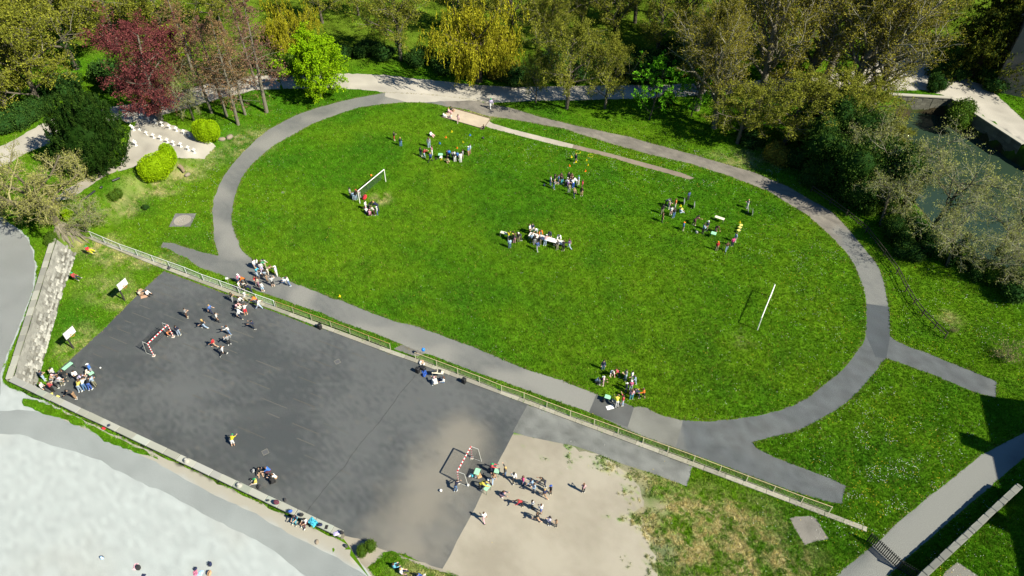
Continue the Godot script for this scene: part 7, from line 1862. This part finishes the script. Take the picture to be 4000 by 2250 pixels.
	for p in pw:
		pond.v.push_back(Vector3(p.x, -2.9, p.y)); pond.n.push_back(Vector3.UP); pond.c.push_back(Color.WHITE)
	for i in range(0, tr.size(), 3):
		var f := (pw[tr[i + 1]] - pw[tr[i]]).cross(pw[tr[i + 2]] - pw[tr[i]]) < 0
		pond.ix.append_array(PackedInt32Array([tr[i], tr[i + (2 if f else 1)], tr[i + (1 if f else 2)]]))
	struct(put("pond_water", pond, wm))
func build_walls() -> void:
	var stones := stone_variants()
	bank_wall(stones)
	parapet()
	se_wall()
	castle()
	rail_fence()
	gate(GATES[0], GATES[1], "black slatted gate across the drive with a striped shadow", 1.45)
	gate(GATES[2], GATES[3], "short black slatted panel between the gate and the tall wall", 1.45)
	fence(FENCES.white, "white painted railing from the twisted tree along the upper court", Color(.72, .74, .72), Color(.76, .77, .75), 1.0)
	fence(FENCES.upper, "rusty cream railing between the white railing and the ramp", Color(.42, .4, .26), Color(.42, .25, .1), .95)
	fence(FENCES.lower, "long cream railing from the ramp down to the drive", Color(.52, .5, .36), Color(.55, .42, .25), .95)
	# kerb ledge under the railings, one stone after another
	var o := thing("kerb_ledge", "pale stone ledge under the railings beside the court", "kerb", Vector3(KERBLINE[0][0], 0, KERBLINE[0][1]))
	rng.seed = 95
	var a0 := Vector3(KERBLINE[0][0], 0, KERBLINE[0][1])
	for i in KERBLINE.size() - 1:
		var A := Vector3(KERBLINE[i][0], 0, KERBLINE[i][1])
		var B := Vector3(KERBLINE[i + 1][0], 0, KERBLINE[i + 1][1])
		var d := (B - A).normalized()
		var L := A.distance_to(B)
		var s := 0.0
		while s < L - .05:
			var w := minf(rng.randf_range(1.6, 2.4), L - s)
			var m := MB.new()
			m.block(Vector3.ZERO, Vector3(w - .02, .24, .5), .02, Basis(), .01, rng)
			var st := put("kerb_stone", m, mat([Color(.28, .26, .21), Color(.32, .3, .25), Color(.24, .225, .19)][rng.randi_range(0, 2)], .95), o)
			st.position = A - a0 + d * (s + w / 2)
			st.basis = Basis(d, Vector3.UP, d.cross(Vector3.UP))
			s += w
	# pond retaining walls
	for k in 2:
		var A := Vector3(PG.pond[k].x, 0, PG.pond[k].y)
		var B := Vector3(PG.pond[k + 1].x, 0, PG.pond[k + 1].y)
		var t := thing("pond_wall", ["grey stone pond wall facing the thicket below the upper road", "shaded stone pond wall under the road at the right"][k], "wall", A, 0.0, "pond walls")
		var d := (B - A).normalized()
		var L := A.distance_to(B)
		var bs := Basis(d, Vector3.UP, d.cross(Vector3.UP))
		var m := MB.new()
		rng.seed = 97 + k
		for i in int(L / .8) + 1:
			for j in 8:
				var w := minf(.8, L - i * .8)
				if w < .05: continue
				var g := rng.randf_range(.7, 1.25)
				m.col = Color(.25 * g, .245 * g, .2 * g)
				var q := d * (i * .8) + bs.z * (.45 + rng.randf_range(-.03, .03)) + Vector3(0, -4.0 + j * .5, 0)
				m.quad(q, q + Vector3(0, .5, 0), q + d * w + Vector3(0, .5, 0), q + d * w)
		put("stone_face", m, soil(tex.fine, 1.2, .95, 3.0), t)
		m = MB.new()
		m.box(d * L / 2 + bs.z * .2 + Vector3(0, .06, 0), Vector3(L, .16, .7), bs)
		put("coping", m, mat(Color(.36, .34, .29), .95), t)
	# sandpit boards
	var sp: PackedVector2Array = PG.sand
	var sb := thing("sandpit_frame", "low wooden boards round the sandpit", "frame", Vector3(sp[0].x, 0, sp[0].y))
	for i in 4:
		var A := Vector3(sp[i].x, 0, sp[i].y) - Vector3(sp[0].x, 0, sp[0].y)
		var B := Vector3(sp[(i + 1) % 4].x, 0, sp[(i + 1) % 4].y) - Vector3(sp[0].x, 0, sp[0].y)
		var d := (B - A).normalized()
		var m := MB.new()
		m.box((A + B) / 2 + Vector3(0, .06, 0), Vector3(A.distance_to(B) + .05, .16 if i != 2 else .1, .07), Basis(d, Vector3.UP, d.cross(Vector3.UP)))
		put("board", m, mat(Color(.2, .15, .1), .9), sb)
func build_furniture() -> void:
	for k in ["far", "near"]:
		var g: Array = GOALPOSTS[k]
		striped_goal(Vector2(g[0][0], g[0][1]), Vector2(g[1][0], g[1][1]), Vector2(-.92, -.39) if k == "far" else Vector2(.92, .39), "red and white striped goal at the %s end of the dark court" % k)
	var g: Array = GOALPOSTS.white
	white_goal(Vector2(g[0][0], g[0][1]), Vector2(g[1][0], g[1][1]), Vector2(-.86, -.5), "white football goal with a dark net on the left of the oval", true)
	g = GOALPOSTS.right
	white_goal(Vector2(g[0][0], g[0][1]), Vector2(g[1][0], g[1][1]), Vector2(.86, .5), "bare white football goal on the right of the oval", false)
	hoop(Vector2(HOOPS[0][0], HOOPS[0][1]), Vector2(.92, .39), "basketball hoop nearer the parapet corner")
	hoop(Vector2(HOOPS[1][0], HOOPS[1][1]), Vector2(.92, .39), "basketball hoop nearer the white railing")
	for t in TABLES: table(t[0], t[1], t[2])
	for q in BAGS: bag(q)
	var src: Node3D = null
	for q in CROSSES:
		var lab := "white grave cross, %s in the %s row" % [["first", "second", "third", "fourth", "fifth", "sixth", "seventh", "eighth", "ninth", "tenth", "eleventh"][q[4]] + " from the left", q[3]]
		if src == null:
			src = thing("grave_cross", lab, "grave cross", Vector3(q[0], q[1], q[2]), .35, "white grave crosses")
			src.scale = Vector3.ONE * .84
			var wm := mat(Color(.8, .8, .78), .7)
			var m := MB.new()
			m.block(Vector3(0, .06, 0), Vector3(.42, .16, .3), .03)
			put("plinth", m, wm, src)
			m = MB.new()
			m.block(Vector3(0, .55, 0), Vector3(.15, .98, .11), .02)
			put("upright", m, wm, src)
			m = MB.new()
			m.block(Vector3(0, .74, 0), Vector3(.58, .15, .1), .02)
			put("arms", m, wm, src)
		else:
			copy(src, lab, Vector3(q[0], q[1], q[2]), .35 + nb(q[0], q[2], 30) * .2, .84)
	for q in STOOLS:
		var o := thing("yellow_stool", q[1], "stool", Vector3(q[0][0], .012, q[0][2]), nb(q[0][0], q[0][2], 20) * 3, "yellow stools")
		var m := MB.new()
		m.block(Vector3(0, .41, 0), Vector3(.4, .035, .38), .02)
		put("seat", m, mat(Color(.72, .62, .16), .5), o)
		for sx in [-1, 1]:
			for sz in [-1, 1]:
				m = MB.new()
				m.bar(Vector3(sx * .14, .4, sz * .13), Vector3(sx * .18, 0, sz * .17), .014)
				put("leg", m, mat(Color(.35, .35, .33), .4), o)
	for q in BOARDS:
		var o := thing("display_board", q[1], "board", Vector3(q[0][0], .012, q[0][2]), 1.25, "grey boards on the oval")
		var m := MB.new()
		m.box(Vector3(0, .5, 0), Vector3(.75, .72, .03), Basis(Vector3.RIGHT, -.2))
		put("panel", m, mat(Color(.18, .19, .22), .6), o)
		for sx in [-1, 1]:
			m = MB.new()
			m.bar(Vector3(sx * .3, .55, -.02), Vector3(sx * .32, 0, -.32), .014); m.bar(Vector3(sx * .3, .2, .06), Vector3(sx * .3, 0, .1), .014)
			put("leg", m, mat(Color(.08, .08, .08), .5), o)
	for q in SPEAKERS:
		var low: bool = q[1].begins_with("low")
		var o := thing("loudspeaker", q[1], "loudspeaker", Vector3(q[0][0], .01, q[0][2]), 2.6, "sound equipment")
		var m := MB.new()
		m.block(Vector3(0, .2 if low else .36, 0), Vector3(.6, .4, .45) if low else Vector3(.42, .72, .4), .04)
		put("cabinet", m, mat(Color(.015, .015, .016), .6), o)
		m = MB.new()
		m.box(Vector3(0, .2 if low else .36, .215 if low else .202), Vector3(.5, .3, .02) if low else Vector3(.34, .6, .02))
		put("grille", m, mat(Color(.05, .05, .052), .5), o)
		m = MB.new()
		m.bar(Vector3(-.09, .42 if low else .74, 0), Vector3(.09, .42 if low else .74, 0), .015)
		put("handle", m, mat(Color(.03, .03, .03), .5), o)
	for q in BALLS:
		var o := thing("ball", q[2], "ball", Vector3(q[0][0], .01, q[0][2]), 0.0, "balls")
		var m := MB.new()
		m.ball(Vector3(0, q[3], 0), Vector3.ONE * q[3], 10, 16)
		put("shell", m, mat(PAL[q[1]], .5), o)
		m = MB.new()
		for k in 2:
			var pts := []
			var rr := []
			for i in 17:
				var a := TAU * i / 16
				var v := Vector3(cos(a), sin(a), 0) if k == 0 else Vector3(0, sin(a), cos(a))
				pts.append(Vector3(0, q[3], 0) + v * q[3]); rr.append(.004)
			m.tube(pts, rr, 4, false)
		put("seam", m, mat(Color(.05, .05, .05), .6), o)
	for q in CONES:
		var o := thing("marker_cone", q[4], "cone", Vector3(q[0], .022, q[2]), 0.0, "marker cones")
		var m := MB.new()
		m.tube([Vector3(0, .02, 0), Vector3(0, .2, 0), Vector3(0, .3, 0)], [.12, .06, .03], 12)
		put("body", m, mat(PAL[q[3]], .5), o)
		m = MB.new()
		m.block(Vector3(0, .012, 0), Vector3(.3, .025, .3), .01)
		put("base", m, mat(PAL[q[3]], .5), o)
	for q in RINGS:
		var o := thing("yellow_hoop", q[1], "hoop", Vector3(q[0][0], .05, q[0][2]), 0.0, "yellow hoops")
		var m := MB.new()
		var pts := []
		var rr := []
		for i in 33:
			pts.append(Vector3(cos(TAU * i / 32), 0, sin(TAU * i / 32)) * .4); rr.append(.022)
		m.tube(pts, rr, 6, false)
		put("ring", m, mat(Color(.75, .68, .02), .5), o)
	# sound gear on the cream table
	var T := Vector3(SOUND[0], .762, SOUND[1])
	var o := thing("mixing_desk", "black mixing desk on the cream table", "mixer", T + Vector3(-.3, 0, -.1), .1)
	var m := MB.new()
	m.block(Vector3(0, .09, 0), Vector3(.42, .18, .3), .02, Basis(Vector3.RIGHT, .1))
	put("case", m, mat(Color(.02, .02, .022), .5), o)
	m = MB.new()
	for i in 4:
		for j in 5: m.box(Vector3(-.15 + .1 * i, .185, -.1 + .05 * j), Vector3(.02, .03, .02))
	put("knobs", m, mat(Color(.3, .3, .32), .5), o)
	o = thing("laptop", "dark laptop on the cream table", "laptop", T + Vector3(.18, 0, -.02), -.2)
	m = MB.new()
	m.box(Vector3(0, .012, 0), Vector3(.34, .022, .24))
	put("keyboard", m, mat(Color(.03, .03, .033), .5), o)
	m = MB.new()
	m.box(Vector3(0, .13, -.15), Vector3(.34, .22, .012), Basis(Vector3.RIGHT, -.3))
	put("screen", m, mat(Color(.02, .02, .025), .3), o)
	o = thing("blue_balloon", "blue balloon tied to the railing end by the ramp", "balloon", Vector3(RAILEND[0], 1.0, RAILEND[1]))
	m = MB.new()
	m.ball(Vector3(0, .25, 0), Vector3(.2, .24, .2), 8, 12)
	put("skin", m, mat(Color(.02, .2, .75), .35), o)
	m = MB.new()
	m.bar(Vector3(0, .02, 0), Vector3(0, -.15, 0), .008, 4)
	put("knot", m, mat(Color(.02, .15, .6), .5), o)
	# white notice on a stake, sheets of card, boxes
	o = thing("notice_sign", "small white notice on a stake behind the white railing", "sign", Vector3(NOTICE[0], 0, NOTICE[2]), .2)
	m = MB.new()
	m.bar(Vector3(0, -.1, 0), Vector3(0, .8, 0), .02)
	put("stake", m, mat(Color(.4, .42, .25), .8), o)
	m = MB.new()
	m.box(Vector3(0, .85, .03), Vector3(.34, .3, .015))
	put("panel", m, mat(Color(.8, .8, .8), .6), o)
	for q in CARDS:
		o = thing("cardboard_sheet" if not q[5] else "cardboard_box", q[4], "cardboard", Vector3(q[0], .012, q[2]), q[3])
		m = MB.new()
		if q[5]:
			m.box(Vector3(0, .15, 0), Vector3(.4, .3, .32))
			put("carton", m, mat(q[6], .85), o)
			m = MB.new()
			m.box(Vector3(0, .31, .2), Vector3(.4, .012, .17), Basis(Vector3.RIGHT, .5)); m.box(Vector3(0, .31, -.2), Vector3(.4, .012, .17), Basis(Vector3.RIGHT, -.4))
			put("flaps", m, mat(q[6], .85), o)
		else:
			m.box(Vector3(0, .012, 0), Vector3(.75, .012, .5), Basis(Vector3.BACK, .03))
			put("sheet", m, mat(q[6], .85), o)
			m = MB.new()
			m.box(Vector3(.05, .03, .02), Vector3(.02, .01, .5), Basis(Vector3.BACK, .03))
			put("fold", m, mat(q[6], .85), o)
	# cable across the court, drain covers
	m = MB.new()
	var pts := []
	var rr := []
	for i in 60:
		var t := i / 59.0
		var q := Vector2(CABLE[0][0], CABLE[0][1]).lerp(Vector2(CABLE[1][0], CABLE[1][1]), t) + Vector2(nb(t * 90, 3) * .25, nb(t * 90, 90) * .25)
		pts.append(Vector3(q.x, .022, q.y)); rr.append(.011)
	m.tube(pts, rr, 5)
	tag(put("power_cable", m, mat(Color(.015, .015, .015), .6)), "long black cable lying across the dark court to the parapet", "cable")
	for q in DRAINS:
		o = thing("drain_cover", q[2], "drain cover", Vector3(q[0], .004, q[1]), .6, "drain covers")
		m = MB.new()
		for k in 4:
			var b := Basis(Vector3.UP, PI / 2 * k)
			m.box(b * Vector3(.28, .008, 0), Vector3(.035, .016, .59), b)
		put("rim", m, mat(Color(.2, .19, .16), .8), o)
		m = MB.new()
		m.box(Vector3(0, .006, 0), Vector3(.5, .01, .5))
		put("lid", m, mat(Color(.09, .09, .095), .6), o)
	for q in PIPES:
		m = MB.new()
		var A := Vector3(q[0][0], q[0][1] + .16, q[0][2])
		var B := Vector3(q[1][0], q[1][1] + .16, q[1][2])
		m.tube([A, A.lerp(B, .5) + Vector3(.03, 0, .05), B], [.15, .15, .15], 10)
		tag(put("black_pipe", m, mat(Color(.02, .021, .024), .45)), q[2], "pipe", "black pipes on the terrace")
	for q in ROCKS:
		rng.seed = int(q[0] * -10)
		m = MB.new()
		m.col = Color(.4, .33, .26)
		m.ball(Vector3(q[0], q[1] + q[3] * .3, q[2]), Vector3(q[3], q[3] * .6, q[3] * .7), 5, 9, Basis(Vector3.UP, q[0]), -.9, .12, rng)
		tag(put("rock", m, soil(tex.fine, .8, .95, 2.0)), q[4], "rock", "rocks")
		m.col = Color.WHITE
	m = MB.new()
	m.col = Color(.36, .27, .18)
	var la := Vector3(LOG[0][0], LOG[0][1] + .3, LOG[0][2])
	var lb := Vector3(LOG[1][0], LOG[1][1] + .25, LOG[1][2])
	m.tube([la, la.lerp(lb, .4) + Vector3(.1, .05, 0), lb], [.3, .27, .2], 9)
	tag(put("fallen_log", m, bark_mat), "pale fallen log beside the heart-shaped topiary", "log")
func grow_grass() -> void:
	# tufts of turf: many small blades, more of them where the lawn is near
	var b := MB.new()
	rng.seed = 5
	for i in 9:
		var a := rng.randf() * TAU
		var o := Vector3(cos(a), 0, sin(a)) * rng.randf() * .09
		var lean := Vector3(rng.randf_range(-.06, .06), 0, rng.randf_range(-.06, .06))
		var h := rng.randf_range(.045, .1)
		var s := Vector3(cos(a + 1.3), 0, sin(a + 1.3)) * .013
		var k := rng.randf_range(.8, 1.25)
		b.col = Color(k, k, k)
		b.tri(o - s, o + Vector3(0, h, 0) + lean, o + s)
	var hard := ["court", "concrete_strip", "castle_drive", "inner_yard", "slab_path", "gravel_road", "cemetery", "terrace_path", "throw_slab", "pond", "ramp"]
	var T := []
	var Cc := []
	var want := 520000
	var tries := 0
	while T.size() < want and tries < 1300000:
		tries += 1
		var z := -20.0 - 125.0 * rng.randf() ** 1.25
		var half := 22.0 + (-z) * .82
		var x := rng.randf_range(-half, half)
		var p := Vector2(x, z)
		var ok := true
		var y := .0
		if inside(p, "track"):
			if inside(p, "oval"):
				y = .022
				if inside(p, "sand") or inside(p, "runway") or inside(p, "runway_end"): ok = false
			else: ok = false
		else:
			for k in hard:
				if inside(p, k):
					ok = false
					break
			if ok and inside(p, "plaza") and not inside(p, "verge_strip"): ok = false
			if ok and rng.randf() < smoothstep(.15, .75, bare(x, z)): ok = false
			if ok and inside(p, "dirt_south") and not inside(p, "grass_patch"): ok = false
			if ok: y = terrace(x, z)
		if not ok: continue
		var c := grass_tone(x, z)
		var s := rng.randf_range(.7, 1.45)
		if rng.randf() < .06: c = c.lerp(Color(.3, .26, .08), .5)
		T.append(Transform3D(Basis(Vector3.UP, rng.randf() * TAU) * Basis.from_scale(Vector3.ONE * rng.randf_range(.8, 2.1)), Vector3(x, y, z)))
		Cc.append(Color(c.r * s, c.g * s, c.b * s * .9))
	for kk in [["oval", .022, .16], ["track", .0, -.16], ["castle_drive", .0, -.15], ["court", .0, -.1]]:
		var pg: PackedVector2Array = PG[kk[0]]
		for i in pg.size():
			var A := pg[i]
			var B := pg[(i + 1) % pg.size()]
			var inw := (B - A).orthogonal().normalized()
			if not Geometry2D.is_point_in_polygon((A + B) / 2 + inw * .3, pg): inw = -inw
			for j in int(A.distance_to(B) / .05):
				if rng.randf() < .35 + nb(A.x + j, A.y, 3): continue
				var q: Vector2 = A.lerp(B, rng.randf()) + inw * (kk[2] + rng.randfn() * .09)
				if kk[0] == "court" and (q.x > -10 or q.y > -46 or q.x < -49): continue
				var u := rng.randf_range(.6, 1.1)
				T.append(Transform3D(Basis(Vector3.UP, rng.randf() * TAU) * Basis.from_scale(Vector3(1.2, .7, 1.2)), Vector3(q.x, kk[1], q.y)))
				Cc.append(Color(.3 * u, .26 * u, .1 * u))
	var mm := MultiMesh.new()
	mm.transform_format = MultiMesh.TRANSFORM_3D
	mm.use_colors = true
	mm.mesh = b.mesh()
	mm.instance_count = T.size()
	for i in T.size():
		mm.set_instance_transform(i, T[i])
		mm.set_instance_color(i, Cc[i])
	var gm := StandardMaterial3D.new()
	gm.vertex_color_use_as_albedo = true; gm.roughness = .7
	gm.backlight_enabled = true; gm.backlight = Color(.6, .6, .5); gm.metallic_specular = .02
	var o := MultiMeshInstance3D.new()
	o.name = "grass"
	o.multimesh = mm
	o.material_override = gm
	tag(o, "short green turf with scattered dry blades over all the lawns", "grass")
	stuff(o)
	add_child(o)
	# daisies and dandelions
	for kind in 2:
		var f := MB.new()
		f.ball(Vector3(0, .07, 0), Vector3(.026, .014, .026), 2, 6, Basis(), -.5)
		T = []
		tries = 0
		while T.size() < [4200, 2600][kind] and tries < 400000:
			tries += 1
			var q: Array = FLOWERS[rng.randi_range(0, FLOWERS.size() - 1)]
			var x: float = q[0] + rng.randfn() * q[2]
			var z: float = q[1] + rng.randfn() * q[3]
			if nb(x + kind * 70, z, 7) < .05 + .1 * rng.randf(): continue
			var p := Vector2(x, z)
			if inside(p, "track") and not inside(p, "oval"): continue
			if inside(p, "castle_drive") or inside(p, "gravel_road") or inside(p, "runway") or inside(p, "runway_end") or inside(p, "cemetery") or inside(p, "court"): continue
			T.append(Transform3D(Basis.from_scale(Vector3.ONE * rng.randf_range(.6, 1.3)), Vector3(x, lie(x, z) + .02, z)))
		mm = MultiMesh.new()
		mm.transform_format = MultiMesh.TRANSFORM_3D
		mm.mesh = f.mesh()
		mm.instance_count = T.size()
		for i in T.size(): mm.set_instance_transform(i, T[i])
		o = MultiMeshInstance3D.new()
		o.name = ["daisies", "dandelions"][kind]
		o.multimesh = mm
		o.material_override = mat([Color(.75, .75, .7), Color(.75, .55, .02)][kind], .8)
		tag(o, ["small white daisies scattered over the lawns", "small yellow dandelions scattered over the lawns"][kind], "flowers")
		stuff(o)
		add_child(o)
